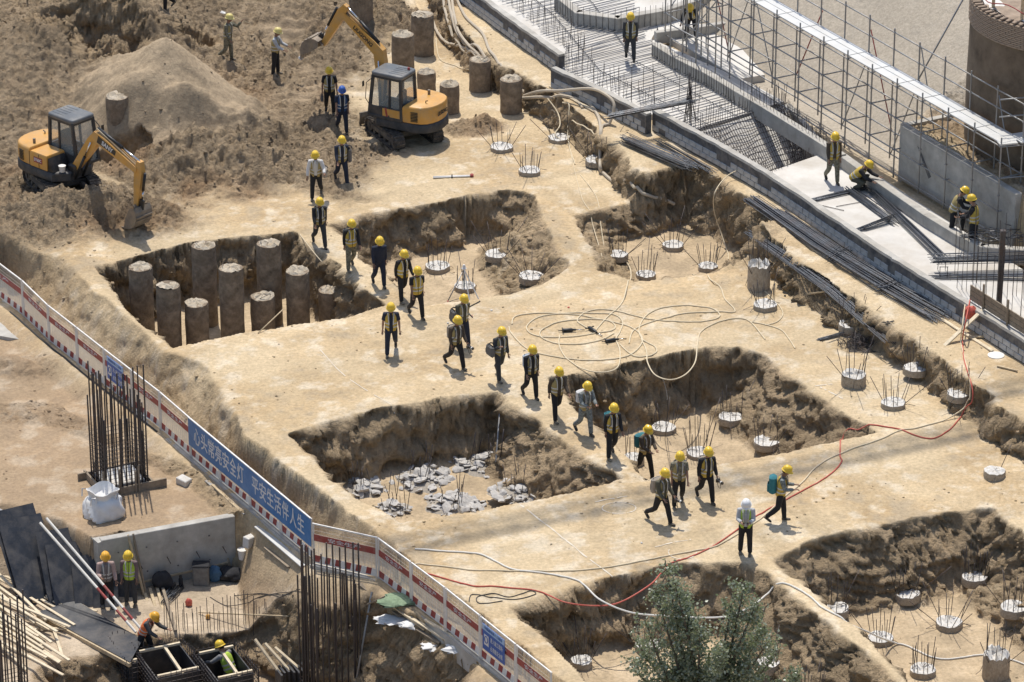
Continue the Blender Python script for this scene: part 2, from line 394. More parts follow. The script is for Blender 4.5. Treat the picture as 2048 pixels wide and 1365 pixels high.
# --- raised bench along the blockwork wall ---
BZ = 1.0
BENCH = W([(840, -120), (893, 15), (950, 85), (1003, 130), (1065, 158), (1110, 190), (1180, 245), (1240, 292), (1262, 335), (1318, 368), (1372, 368), (1432, 420), (1500, 448), (1560, 490), (1650, 558), (1720, 603), (1830, 680), (1905, 735), (1985, 790), (1992, 815), (2060, 850), (2200, 930), (3200, 1300), (3200, -400), (1200, -400)], BZ)
cut(BENCH, -0.001, BZ, 0)      # flat top first
z0_ = z.copy()
def raise_(P, w, z1):
    global z, wall
    d = sdpoly(x, y, P) + wob1 * .5
    t = np.clip((d + w) / w, 0, 1); s = t ** 1.5
    z = np.maximum(z, np.where(t > 0, z * (1 - s) + z1 * s, z))
    wall = np.maximum(wall, np.clip(np.minimum(t / .1, (1 - t) / .08), 0, 1))
z = np.where(sdpoly(x, y, BENCH) > -.8, np.minimum(z, 0.0), z)
raise_(BENCH, .45, BZ)
#cut(W([(1985, 772), (2060, 762), (2300, 900), (2300, 1000), (2060, 860), (1995, 835)], 0.6), .2, .6, .6)

# --- excavated bays ---
PITS = {}
def pit(name, P, ds, dep, floor='floor', **k):
    Pw = W(P); PITS[name] = (Pw, cut(Pw, ds, -dep, floor=floor, **k), dep)
pit('A', [(185, 533), (390, 486), (590, 466), (640, 500), (700, 552), (764, 610), (690, 637), (520, 662), (345, 697), (262, 628)], [.45, .45, .4, .5, .5, .3, .25, .25, .35, .3], 2.0)
pit('B', [(655, 452), (740, 426), (900, 400), (1020, 381), (1068, 393), (1138, 532), (1085, 572), (960, 598), (850, 612), (795, 578), (722, 515)], [.6, .6, .5, .8, 1.5, .5, .3, .3, .3, .4, .4], 1.55)
pit('C', [(1143, 432), (1250, 408), (1330, 388), (1385, 372), (1470, 430), (1560, 492), (1500, 528), (1420, 546), (1270, 560), (1195, 540)], [.6, .5, .4, .4, .3, .9, .5, .3, .4, 1.1], 1.0)
pit('D', [(572, 868), (700, 832), (870, 802), (1000, 786), (1042, 818), (1130, 882), (1252, 958), (1130, 988), (950, 1022), (800, 1048), (660, 958)], [.6, .6, .5, .5, 1.0, 1.1, .3, .3, .3, .35, .35], 1.9)
pit('E', [(1098, 757), (1200, 736), (1300, 716), (1420, 694), (1480, 694), (1535, 716), (1640, 790), (1752, 866), (1620, 894), (1500, 920), (1290, 962), (1195, 860)], [.55, .55, .55, .5, .9, 1.2, 1.2, .3, .25, .3, .3, .3], 1.9)
pit('F', [(1018, 1217), (1120, 1180), (1250, 1150), (1370, 1124), (1480, 1124), (1545, 1150), (1590, 1188), (1650, 1240), (1760, 1330), (1900, 1470), (1700, 1640), (1420, 1640), (1160, 1352), (1080, 1270)], [.5, .5, .55, .9, 1.0, 1.2, 1.2, 1.2, 1.2, .6, .5, .5, .3, .3], 1.8)
pit('G', [(1548, 1122), (1620, 1080), (1750, 1050), (1900, 1020), (1988, 1014), (2110, 1110), (2400, 1350), (2300, 1620), (2050, 1620), (1850, 1400), (1740, 1282), (1620, 1180)], [1.0, 1.1, 1.1, 1.0, 1.3, 1.3, .6, .6, .5, .5, .5, .5], 1.9)
# rim softening dirt along the right side of the plateau
bump_((1490, 535), -.3, .45, 1.1, 1.0, 0, 'gauss', .3)

# --- lower left: fence terrace and the works below it ---
FB = [(-60, 551), (48, 634), (99, 684), (156, 729), (211, 773), (266, 816), (322, 860), (382, 913), (442, 968), (503, 1021), (562, 1068), (626, 1119)]
FB2 = [(756, 1157), (823, 1207), (891, 1259), (961, 1316), (1032, 1374), (1104, 1432)]
FZ, FZ2 = -1.5, -.8
fence1 = [U(a, b, FZ) for a, b in FB]
for i_ in range(8, 11): fence1[i_] = fence1[7].lerp(fence1[11], (i_ - 7) / 4)
fence2 = [U(626, 1127, -1.4)] + [U(a, b, FZ2) for a, b in FB2]
crest = W([(-400, 320), (20, 492), (130, 520), (190, 577), (328, 700), (420, 735), (470, 815), (490, 868), (560, 922), (700, 1022), (790, 1085), (800, 1120)])
foot = [tuple((p + Vector((.75, .35, 0)))[:2]) for p in fence1]
lower = crest + [tuple((fence2[i] + Vector((.5, .2, 0)))[:2]) for i in range(1, len(fence2))] + [(3, 88), (3, 60), (-60, 60), (-60, crest[0][1])]
left_of = -sdpoly(x, y, [tuple(p[:2]) for p in fence1] + [tuple(p[:2]) for p in fence2] + [(60, 60), (60, 200), (-60, 200), (-60, fence1[0].y)])
d1 = sdpoly(x, y, lower) + wob1 * .5; d2 = np.maximum(-(left_of + .55), 0)
t = np.clip(d1 / (np.maximum(d1, 0) + d2 + 1e-4), 0, 1); s = t * t * (3 - 2 * t) * .4 + t * .6
zl = FZ + (FZ2 - FZ) * np.clip((x - fence1[-1].x) / (fence2[1].x - fence1[-1].x), 0, 1)
z = z * (1 - s) + zl * s
wall = np.maximum(wall, np.clip(np.minimum(t / .1, (1 - t) / .15), 0, 1) * .24)
LL = np.clip(s * 3 - 2, 0, 1)
zl2 = np.clip((left_of - .35) / .6, 0, 1)
z = np.where(left_of > 0, z - .3 * zl2, z)
tone['red'] = np.maximum(tone['red'], np.clip(left_of, 0, 1))
# mass of soil beside the barrier, hollow before the old slab edge
cut(W([(-400, 800), (110, 800), (250, 880), (398, 952), (486, 1031), (180, 1078), (-400, 1075)], -1.7), [1.2, .9, .4, .4, .05, .05, .5], -1.7, .6, wob=.25)
bump_((20, 735), -1.8, .35, 1.6, .7, -.2, 'gauss', .3)
# yard below the retaining wall
LOW = -3.5
z -= np.clip(left_of - .8, 0, 4) * .22 * np.clip((x - fence1[-1].x + .5) / 1.5, 0, 1)
cut(W([(183, 1078), (484, 1031)], -1.7) + W([(497, 1046), (560, 1094), (618, 1150), (640, 1230), (650, 1400), (650, 1700), (-900, 1700), (-900, 1010), (20, 1020), (120, 1052)], -1.9), None, LOW, .1, wob=.06, prof=1.0,
    Q=W([(184, 1188), (472, 1143), (486, 1225), (515, 1320), (530, 1420), (530, 1700), (-900, 1700), (-900, 1150), (20, 1168), (110, 1166)], LOW))
cut(W([(240, 1272), (340, 1268), (470, 1265), (560, 1250)], LOW) + W([(650, 1250), (735, 1262), (850, 1322), (960, 1395)], -2.2) + W([(900, 1640), (150, 1640), (150, 1345)], LOW), [.5, .5, .5, .5, 1.5, 1.5, .9, .5, .5, .5, .7], -4.6, 1.0)
cut(W([(60, 1335), (150, 1315), (235, 1305), (235, 1640), (60, 1640)], LOW), [.9, .9, .3, .3, .3], -5.2, 1.0)
# --- upper right: sump, retained soil, gravel bank ---
SZ = 1.2
z = np.where(sdpoly(x, y, W([(1385, 258), (1560, 205), (1660, 300), (1545, 335)], SZ)) > -.35, -3.0, z)
bank0 = U(1300, 40, SZ); bank1 = U(1800, 330, SZ)
bd = (bank1 - bank0).normalized(); bn = Vector((-bd.y, bd.x, 0)); bn = bn if bn.x > 0 else -bn
q = (x - bank0.x) * bn.x + (y - bank0.y) * bn.y
al = (x - bank0.x) * bd.x + (y - bank0.y) * bd.y
bk = np.clip((q - .9) / 12, 0, 1) * np.clip((al + 2.0) / 4, 0, 1) * np.clip(((bank1 - bank0).length + 1.5 - al) / 2.0, 0, 1)
z = z + bk * 8.0 * (q > 0); tone['grey'] = np.maximum(tone['grey'], np.clip(np.maximum(bk * 20, np.clip((q + .6) * 2, 0, 1) * np.clip((al + 3.0) / 2, 0, 1) * (q < 14) * np.clip(((bank1 - bank0).length + .8 - al), 0, 1)), 0, 1))
rs_ = sdpoly(x, y, W([(1800, 352), (2022, 494), (2500, 800), (2500, 300), (2000, 200), (1880, 270)], SZ))
z = np.where(rs_ > 0, z + (3.05 - z) * np.clip(rs_ / .25, 0, 1), z); tone['red'] = np.maximum(tone['red'], np.clip(rs_, 0, 1)); rough = np.maximum(rough, np.clip(rs_, 0, .6))
gx0 = np.gradient(z.reshape(shape), xs, axis=1); gy0 = np.gradient(z.reshape(shape), ys, axis=0)
def blur(a, n):
    for _ in range(n):
        a = (np.roll(a, 1, 0) + np.roll(a, -1, 0) + a * 2) / 4; a = (np.roll(a, 1, 1) + np.roll(a, -1, 1) + a * 2) / 4
    return a
gx0 = blur(gx0, 24).ravel(); gy0 = blur(gy0, 24).ravel()
# --- surface relief ---
flat = np.clip(1 - rough - wall, 0, 1)
z += fbm(x, y, .25, 4, 51) * .05 * flat + fbm(x, y, 1.8, 4, 52) * .018 * flat
foots = np.clip(fbm(x, y, 3.2, 2, 57) - .35, 0, 1) * np.clip(fbm(x, y, .3, 3, 58) + .2, 0, 1)
z -= foots * .05 * flat
cl = fbm(x, y, 1.1, 6, 61, .62); lump = np.abs(fbm(x, y, 2.6, 4, 63, .6))
z += rough * (cl * .26 + (.25 - lump) * .30 + np.clip(.12 - np.abs(fbm(x, y, 1.3, 3, 68)), 0, 1) * -.9 + np.clip(fbm(x, y, 4.5, 3, 66) - .15, 0, 1) * .24 + fbm(x, y, 9, 2, 67) * .03)
gx = np.gradient(z.reshape(shape), xs, axis=1).ravel(); gy = np.gradient(z.reshape(shape), ys, axis=0).ravel()
Zg = z.reshape(shape).copy()               # survey grid for setting things down
def zt(px_, py_):
    i = int(np.clip(np.searchsorted(xs, px_) - 1, 0, len(xs) - 2)); j = int(np.clip(np.searchsorted(ys, py_) - 1, 0, len(ys) - 2))
    u = (px_ - xs[i]) / (xs[i + 1] - xs[i]); v = (py_ - ys[j]) / (ys[j + 1] - ys[j])
    return float((Zg[j, i] * (1 - u) + Zg[j, i + 1] * u) * (1 - v) + (Zg[j + 1, i] * (1 - u) + Zg[j + 1, i + 1] * u) * v)
def G(px_, py_):                           # where that line of sight meets the ground
    d = ray(px_, py_); t = (CAMH - 9.0) / -d.z; st = .12
    for _ in range(900):
        p = Vector((d.x * t, d.y * t, CAMH + d.z * t))
        if p.z <= zt(p.x, p.y):
            lo, hi = t - st, t
            for _k in range(8):
                mid = (lo + hi) / 2; q_ = Vector((d.x * mid, d.y * mid, CAMH + d.z * mid))
                if q_.z <= zt(q_.x, q_.y): hi = mid
                else: lo = mid
            return Vector((d.x * hi, d.y * hi, CAMH + d.z * hi))
        t += st
    return U(px_, py_)
# cut faces: break-outs, bucket marks, ledges
gl = np.sqrt(gx * gx + gy * gy) + 1e-6; g0 = np.sqrt(gx0 * gx0 + gy0 * gy0) + 1e-6; sel = wall > .02
wx, wy, wz, wk = x[sel], y[sel], z[sel], wall[sel]
d = fbm3(wx, wy, wz * 1.4, .8, 5, 31, .62) * .42 + np.abs(fbm3(wx, wy, wz, 2.4, 4, 37, .6)) * -.34 + .09
stri = np.sin((wx * .5 + wy * .3 + wz * 2.2 + fbm3(wx, wy, wz, .6, 2, 41) * .9) * 2 * math.pi / .5) * .09 * np.clip(fbm3(wx, wy, wz, .35, 2, 43) * 3, 0, 1)
lg = np.sin((wz * 1.25 + fbm3(wx, wy, wz * .3, .45, 3, 49) * 1.5) * 2 * math.pi); d = (d + stri + np.clip(lg * 3, -1, 1) * .07) * wk
steep = np.clip(g0[sel] / 1.3, 0, 1)
x[sel] -= gx0[sel] / g0[sel] * d * steep; y[sel] -= gy0[sel] / g0[sel] * d * steep
z[sel] += d * (1 - steep) * .7 + fbm(wx, wy, 4.5, 3, 47) * .05 * wk

# --- soil colours ---
n1 = fbm(x, y, .35, 5, 81)[:, None]; n2 = fbm(x, y, 1.6, 5, 83)[:, None]; n3 = fbm(x, y, .12, 3, 87)[:, None]
n6 = fbm(x, y, 4.5, 4, 91, .65)[:, None]
pale = np.array([.54, .425, .27]); tan = np.array([.46, .335, .19]); white = np.array([.62, .53, .395]); greyd = np.array([.38, .315, .225])
c = pale + (tan - pale) * np.clip(.35 + n1 * .9, 0, 1)
c = c + (white - c) * np.clip((n2 * .9 + n6 * .5 - .12) * 1.2, 0, .8)
c = c + (greyd - c) * np.clip((-n2 * .6 + n1 * .5 - .3) * 1.6, 0, .6)
ua, va_ = x * .45 - y * .89, x * .89 + y * .45
sc1 = fbm(ua * .25, va_ * 2.2, 1.0, 4, 301)[:, None]; sc2 = fbm(ua * 1.8, va_ * .22, 1.0, 4, 303)[:, None]
c = c * (1 + .16 * sc1 * np.clip(n3 * 2 + .6, 0, 1) + .13 * sc2 * np.clip(.6 - n3 * 2, 0, 1)); c = c * (1 - .22 * np.clip(foots, 0, .6)[:, None])
def blend(c, k, tgt): return c + (tgt - c) * np.clip(k, 0, 1)[:, None]
fl = np.array([.46, .355, .23]) * (1 + .25 * n2) ; c = blend(c, tone['floor'] * .85, fl)
sp = np.array([.345, .262, .172]) * (1 + .22 * n1 + .18 * n2); c = blend(c, tone['spoil'] * .95, sp)
om = np.clip(fbm(x, y, .3, 3, 95) * 2 - .2, 0, 1) * tone['spoil']; c = blend(c, conem * .55 * (y > 0), np.array([.37, .29, .195]) * (1 + .12 * n2)); c = blend(c, om * .5 * (1 - conem), np.array([.33, .20, .105]) * (1 + .2 * n2))
rd = np.array([.315, .225, .145]) * (1 + .2 * n1 + .15 * n2); c = blend(c, tone['red'] * .8, rd)
c = blend(c, tone['red'] * np.clip(n2[:, 0] * 1.3 - .2, 0, .5), np.array([.47, .385, .285]))
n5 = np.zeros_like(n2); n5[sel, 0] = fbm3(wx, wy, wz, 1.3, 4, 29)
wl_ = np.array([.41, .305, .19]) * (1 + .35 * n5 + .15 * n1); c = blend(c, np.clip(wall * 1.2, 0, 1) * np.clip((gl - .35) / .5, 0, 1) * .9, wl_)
yd_ = np.clip((-z - 2.9) / .4, 0, 1) * np.clip((4.1 + z) / .4, 0, 1) * np.clip(left_of, 0, 1) * np.clip(1.4 - gl * 1.2, 0, 1)
c = blend(c, yd_ * .75, np.array([.50, .41, .30]) * (1 + .18 * n2))
gr = np.array([.40, .355, .29]) * (1 + .12 * n1); c = blend(c, tone['grey'] * .9, gr)
c = np.clip(c, .03, .8)
ny_, nx_ = shape
idx = np.arange(nx_ * ny_).reshape(shape)
quads = np.stack([idx[:-1, :-1], idx[:-1, 1:], idx[1:, 1:], idx[1:, :-1]], -1).reshape(-1, 4)
me = bpy.data.meshes.new('ground')
me.vertices.add(len(x)); me.vertices.foreach_set('co', np.stack([x, y, z], 1).astype(np.float32).ravel())
me.loops.add(quads.size); me.loops.foreach_set('vertex_index', quads.astype(np.int32).ravel())
me.polygons.add(len(quads)); me.polygons.foreach_set('loop_start', np.arange(0, quads.size, 4, dtype=np.int32))
me.polygons.foreach_set('use_smooth', np.ones(len(quads), bool)); me.update(calc_edges=True)
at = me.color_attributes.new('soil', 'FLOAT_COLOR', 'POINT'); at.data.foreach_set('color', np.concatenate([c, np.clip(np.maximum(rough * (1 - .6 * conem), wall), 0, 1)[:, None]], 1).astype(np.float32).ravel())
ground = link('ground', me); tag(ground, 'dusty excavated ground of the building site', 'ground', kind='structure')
gm = bpy.data.materials.new('soil'); gm.use_nodes = True; nt = gm.node_tree; N = nt.nodes; L = nt.links; b = N['Principled BSDF']
b.inputs['Roughness'].default_value = .95; b.inputs['Specular IOR Level'].default_value = .15
va = N.new('ShaderNodeAttribute'); va.attribute_name = 'soil'; tc = N.new('ShaderNodeTexCoord')
nz = N.new('ShaderNodeTexNoise'); nz.inputs['Scale'].default_value = 9; nz.inputs['Detail'].default_value = 9; nz.inputs['Roughness'].default_value = .72; L.new(tc.outputs['Object'], nz.inputs['Vector'])
mr = N.new('ShaderNodeMapRange'); mr.inputs[1].default_value = .25; mr.inputs[2].default_value = .75; mr.inputs[3].default_value = .68; mr.inputs[4].default_value = 1.32; L.new(nz.outputs['Fac'], mr.inputs[0])
vm = N.new('ShaderNodeVectorMath'); vm.operation = 'SCALE'; L.new(va.outputs['Color'], vm.inputs[0]); L.new(mr.outputs[0], vm.inputs[3]); L.new(vm.outputs[0], b.inputs['Base Color'])
nb = N.new('ShaderNodeTexNoise'); nb.inputs['Scale'].default_value = 14; nb.inputs['Detail'].default_value = 8; nb.inputs['Roughness'].default_value = .7; L.new(tc.outputs['Object'], nb.inputs['Vector'])
ms = N.new('ShaderNodeMath'); ms.operation = 'MULTIPLY_ADD'; L.new(va.outputs['Alpha'], ms.inputs[0]); ms.inputs[1].default_value = .11; ms.inputs[2].default_value = .035
vo = N.new('ShaderNodeTexVoronoi'); vo.inputs['Scale'].default_value = 5.5; vo.inputs['Randomness'].default_value = 1.0
wv = N.new('ShaderNodeVectorMath'); wv.operation = 'MULTIPLY_ADD'; L.new(nz.outputs['Color'], wv.inputs[0]); wv.inputs[1].default_value = (.22, .22, .22); L.new(tc.outputs['Object'], wv.inputs[2]); L.new(wv.outputs[0], vo.inputs['Vector'])
va2 = N.new('ShaderNodeMath'); va2.operation = 'MULTIPLY'; L.new(vo.outputs['Distance'], va2.inputs[0]); L.new(va.outputs['Alpha'], va2.inputs[1])
hm = N.new('ShaderNodeMath'); hm.operation = 'MULTIPLY_ADD'; L.new(va2.outputs[0], hm.inputs[0]); hm.inputs[1].default_value = -.75; L.new(nb.outputs['Fac'], hm.inputs[2])
bp = N.new('ShaderNodeBump'); bp.inputs['Strength'].default_value = .9; L.new(ms.outputs[0], bp.inputs['Distance']); L.new(hm.outputs[0], bp.inputs['Height']); L.new(bp.outputs['Normal'], b.inputs['Normal'])
me.materials.append(gm)
# ---------------- raft slab, blockwork wall, kerbs ----------------
A_ = lambda a, b, k: a + (b - a) * k
def prism_px(name, pts, zt_, zb, mt, kind=None):
    m = MB(); P = [U(p[0], p[1], zt_) for p in pts]
    m.prism([(p.x, p.y) for p in P], zb, zt_); return m.build(name, mt)
s1 = prism_px('raft_slab', [(860, -130), (905, -48), (1124, 108), (1108, 136), (1296, 226), (1385, 262), (1475, 232), (1568, 203), (1500, 166), (1303, 78), (1420, -130)], SZ, .7, M['slab']); tag(s1, 'pale concrete raft slab', 'slab', kind='structure')
s2 = prism_px('raft_slab', [(1528, 348), (1650, 306), (1690, 309), (1975, 494), (2500, 830), (2500, 1000), (2060, 686), (1790, 518)], SZ, .7, M['slab']); tag(s2, 'pale concrete raft slab', 'slab', kind='structure')
s3 = prism_px('raft_slab', [(1318, 66), (1480, 158), (1530, 150), (1450, 60), (1420, -60), (1300, -20)], SZ + .02, .8, M['slab']); tag(s3, 'pale concrete strip behind the kerb', 'slab', kind='structure')
WT = 1.72
def along(a, b, step):
    L = (b - a).length; n = max(1, int(L / step)); return [a + (b - a) * ((i + .5) / n) for i in range(n)], (b - a).normalized(), L / n
_blk = MB(); _blk.box((0, 0, 0), (.385, .05, .19), bev=.012); blkme = _blk.mesh('block'); blkme.materials.append(M['blockwork'])
def block_wall(pxs, label):
    P = [U(p[0], p[1], WT) for p in pxs]
    root = thing('block_wall', label, 'wall', (P[0].x, P[0].y, BZ), group=None)
    inv = Vector((P[0].x, P[0].y, BZ))
    for a, b in zip(P[:-1], P[1:]):
        a = a - inv; b = b - inv; d = (b - a).normalized(); n = Vector((-d.y, d.x, 0)); n = n if n.y > 0 else -n   # towards the slab
        c = MB(); h = WT - BZ
        aa = Vector((a.x, a.y, 0)); bb = Vector((b.x, b.y, 0))
        c.beam(aa + n * .16 + Vector((0, 0, h / 2 - .25)), bb + n * .16 + Vector((0, 0, h / 2 - .25)), .24, h + .42)
        c.build('core', M['membrane'], root)
        k = MB(); prev = None
        nseg = max(2, int((bb - aa).length / .35)); vs = []
        for i in range(nseg + 1):
            p = aa + (bb - aa) * (i / nseg); w0 = random.uniform(-.03, .03); 
            vs += [p + n * (.02 + w0) + Vector((0, 0, h - .05)), p + n * (.04 + w0) + Vector((0, 0, h + .035)), p + n * .27 + Vector((0, 0, h + .035 + random.uniform(-.01, .01))), p + n * .285 + Vector((0, 0, h - .09))]
        fs = [(i * 4 + j, i * 4 + (j + 1) % 4, i * 4 + 4 + (j + 1) % 4, i * 4 + 4 + j) for i in range(nseg) for j in range(4)]
        fs += [(3, 2, 1, 0), tuple(nseg * 4 + j for j in range(4))]
        k.add(vs, fs); k.build('coping', M['concrete'], root)
        ang = math.atan2(d.y, d.x)
        for cz in range(2):
            pts, dd, st = along(aa, bb, .40)
            for i, p in enumerate(pts):
                if random.random() < .03: continue
                q = p + d * (.2 if cz else 0) + n * (.035 + random.uniform(-.008, .008)) + Vector((0, 0, .11 + cz * .20))
                if i == len(pts) - 1 and cz: continue
                link('block', blkme, root, q, (random.uniform(-.02, .02), 0, ang + random.uniform(-.02, .02)))
    return root
block_wall([(900, -45), (1010, 35), (1116, 112)], 'black coated block wall beside the rebar mat, hoses lying along its foot')
block_wall([(1100, 138), (1200, 184), (1290, 231)], 'short black coated block wall crossed by the bent rebar bundle')
block_wall([(1303, 222), (1440, 296), (1536, 353), (1782, 519), (1920, 604), (2110, 724)], 'long black coated block wall with pale blocks beside the long rebar bundles')

def kerb(pxs, z0, h, w, label, dow=None, dh=.5, dstep=.16):
    P = [U(p[0], p[1], z0 + h) for p in pxs]; o = Vector((P[0].x, P[0].y, z0))
    root = thing('concrete_kerb', label, 'kerb', o)
    for a, b in zip(P[:-1], P[1:]):
        a = a - o; b = b - o; d = (b - a).normalized(); n = Vector((-d.y, d.x, 0)); n = n if n.y > 0 else -n
        m = MB(); m.beam(Vector((a.x, a.y, h / 2 - .06)) + n * w / 2, Vector((b.x, b.y, h / 2 - .06)) + n * w / 2, w, h + .12, bev=.015)
        m.build('upstand', M['concrete'], root)
        if dow:
            pts, dd, st = along(Vector((a.x, a.y, 0)), Vector((b.x, b.y, 0)), dstep)
            for p in pts:
                q = p + n * (-.02 if dow == 'out' else w * .5)
                top = dh * random.uniform(.75, 1.15)
                rod(q + Vector((0, 0, .02)), q + Vector((random.uniform(-.03, .03), random.uniform(-.03, .03), h + top)), .009, M['rebar'], 'starter_bar', root, 5)
    return root
kerb([(1303, 88), (1343, 113), (1412, 148), (1470, 183)], SZ, .48, .30, 'concrete kerb faced with closely spaced upright rebar beside the rebar mat', 'out', .25, .16)
kerb([(1470, 183), (1523, 214), (1600, 262), (1678, 311)], SZ, .48, .30, 'concrete kerb with starter bars above the open sump', 'mid', .55, .22)
kerb([(1678, 311), (1731, 349), (1847, 430), (1911, 469), (1960, 494)], SZ, .42, .30, 'plain pale concrete kerb behind the crouching worker')
kerb([(1960, 494), (2030, 500), (2110, 505)], SZ, .42, .30, 'concrete kerb under the tangle of rebar at the scaffold corner', 'mid', .5, .15)
kerb([(1313, 66), (1400, 55), (1480, 42), (1560, 26)], SZ, .35, .25, 'concrete kerb under timber beams beneath the scaffold')
kerb([(1108, -8), (1150, 26), (1236, 38), (1330, 22), (1420, -6), (1500, -40)], SZ, .55, .35, 'dark faced concrete kerb with starter bars beyond the rebar mat', 'out', .35, .22)

# rebar mat across the raft
mat_root = thing('rebar_mat', 'layer of parallel rebar covering the pale raft slab', 'rebar', U(1200, 120, SZ))
mo = mat_root.location.copy()
Lf = [U(p[0], p[1], SZ + .1) for p in ((925, -62), (1132, 102), (1116, 134), (1310, 224), (1386, 260))]
Rt = [U(p[0], p[1], SZ + .1) for p in ((1110, -90), (1180, 30), (1302, 92), (1412, 152), (1530, 220))]
Rt = [U(p[0], p[1], SZ + .1) for p in ((1150, -120), (1290, 22), (1301, 86), (1412, 152), (1530, 220))]
def pl(P, k):
    Ls = [(P[i + 1] - P[i]).length for i in range(len(P) - 1)]; T = sum(Ls) * k
    for i, l in enumerate(Ls):
        if T <= l or i == len(Ls) - 1: return P[i].lerp(P[i + 1], min(T / l, 1))
        T -= l
for i in range(92):
    k = (i + .5) / 92
    a = pl(Lf, k); b = pl(Rt, k * .96 + .04)
    a = a + Vector((random.uniform(-.1, .3), random.uniform(-.02, .02), 0)); b = b + Vector((random.uniform(-.3, .15), random.uniform(-.02, .02), 0))
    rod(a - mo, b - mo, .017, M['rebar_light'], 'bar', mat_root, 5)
for i in range(2):
    k = .25 + .4 * i
    pts = [pl(Lf, t).lerp(pl(Rt, t), k) + Vector((0, 0, -.035)) for t in (0, .33, .66, 1)]
    for a, b in zip(pts[:-1], pts[1:]): rod(a - mo, b - mo, .016, M['rebar_blue'], 'cross_bar', mat_root, 5)
# starter bars along the inside of the outer wall
sb = thing('starter_bar_row', 'rows of upright starter bars standing in the raft along the outer wall', 'rebar', U(1110, 130, SZ)); so = sb.location.copy()
for row, off in ((0, 0), (1, .45)):
    for i in range(62):
        k = (i + random.uniform(.2, .8)) / 62
        p = pl(Lf[:-1], k) + Vector((off + .25 + random.uniform(-.06, .06), off * .5, -.1)); h = random.uniform(.45, 1.0) * (1.1 if k < .75 else .8)
        if random.random() < .2: continue
        rod(p - so, p - so + Vector((random.uniform(-.06, .06), random.uniform(-.06, .06), h)), .009, M['rebar'], 'bar', sb, 5)
for px_, py_, h in ((1263, 205, 1.5), (1286, 208, 1.4), (1310, 212, 1.6), (1330, 206, .9), (1357, 220, 1.4), (1384, 232, 1.6), (1390, 230, 1.7), (1395, 240, 1.5), (1150, 175, 1.2), (1185, 190, 1.3), (1204, 188, 1.2), (1222, 195, 1.1), (1237, 200, 1.3), (1247, 206, 1.1)):
    p = U(px_, py_, SZ); rod(p - so, p - so + Vector((random.uniform(-.1, .1), random.uniform(-.1, .1), h)), .01, M['rebar'], 'bar', sb, 5)

# sump pit: concrete lining and rebar curtain
sp_ = [U(1383, 262, SZ), U(1570, 203, SZ), U(1655, 303, SZ), U(1532, 348, SZ)]
sump = thing('sump_pit', 'deep rectangular sump with concrete lining and rebar curtain', 'pit', sp_[0] - Vector((0, 0, 3.2))); uo = sump.location.copy()
m = MB()
for i in range(4):
    a, b = sp_[i] - uo, sp_[(i + 1) % 4] - uo; a = Vector((a.x, a.y, 1.55)); b = Vector((b.x, b.y, 1.55)); ctr = sum((q - uo for q in sp_), Vector()) / 4; n = Vector((-(b - a).y, (b - a).x, 0)).normalized()
    n = n if n.dot(Vector((ctr.x, ctr.y, 1.6)) - a) < 0 else -n
    m.beam(a + n * .11, b + n * .11, .2, 3.1)
m.build('lining', M['concrete'], sump)
m = MB(); m.prism([((q - uo).x, (q - uo).y) for q in sp_], -.1, .15); m.build('floor', M['concrete'], sump)
def curtain(a, b, zlo, zhi, nv, nh, wave, lean=0.0):
    d = (b - a).normalized(); n = Vector((-d.y, d.x, 0))
    for i in range(nv):
        k = (i + .5) / nv; p = a.lerp(b, k) + n * (wave * math.sin(k * 9) - .12)
        q = p + d * lean * random.uniform(.6, 1.3) + Vector((random.uniform(-.04, .04), random.uniform(-.04, .04), 0))
        rod(Vector((p.x, p.y, zlo)) - uo, Vector((q.x, q.y, zhi + random.uniform(-.15, .25))) - uo, .009, M['rebar'], 'upright_bar', sump, 5)
    for j in range(nh):
        zz = zlo + (zhi - zlo - .35) * (j + .5) / nh; pts = []
        for i in range(13):
            k = i / 12; p = a.lerp(b, k) + n * (wave * math.sin(k * 9) - .14); pts.append(Vector((p.x, p.y, zz + .05 * math.sin(k * 14 + j * .7))) - uo)
        t_ = MB(); t_.tube(pts, .011, 5); t_.build('distribution_bar', M['rebar'], sump, True)
# lit blinding ramp with its mesh, sloping from the far edge into the sump
fa, fb = sp_[0].lerp(sp_[3], .04), sp_[1].lerp(sp_[2], .04); ma, mb2 = sp_[0].lerp(sp_[3], .62), sp_[1].lerp(sp_[2], .55)
dz_ = Vector((0, 0, -1.45)); m = MB(); q_ = [fa - uo, fb - uo, mb2 + dz_ - uo, ma + dz_ - uo]; q_[0] = q_[0] - Vector((0, 0, .04)); q_[1] = q_[1] - Vector((0, 0, .04))
m.add(q_ + [v - Vector((0, 0, .25)) for v in q_], [(0, 1, 2, 3), (7, 6, 5, 4), (0, 4, 5, 1), (1, 5, 6, 2), (2, 6, 7, 3), (3, 7, 4, 0)]); m.build('blinding_ramp', M['slab'], sump)
for i in range(38):
    k = (i + .5) / 38; p = fa.lerp(fb, k) - uo; q = ma.lerp(mb2, k) + dz_ - uo; st = (q - p)
    m = MB(); m.tube([p + Vector((random.uniform(-.05, .05), .12, .5 + random.uniform(0, .35))), p + Vector((0, 0, .12)), p + st * .5 + Vector((0, 0, .10)), q + Vector((0, 0, .12))], .010, 5); m.build('mesh_bar', M['rebar'], sump, True)
for j in range(13):
    t_ = .03 + .95 * j / 12; pts = []
    for i in range(15): k = i / 14; pts.append(fa.lerp(fb, k).lerp(ma.lerp(mb2, k) + dz_, t_) - uo + Vector((0, .05 * math.sin(k * 17 + j), .13 + .03 * math.sin(k * 12 + j * .8))))
    m = MB(); m.tube(pts, .012, 5); m.build('distribution_bar', M['rebar'], sump, True)
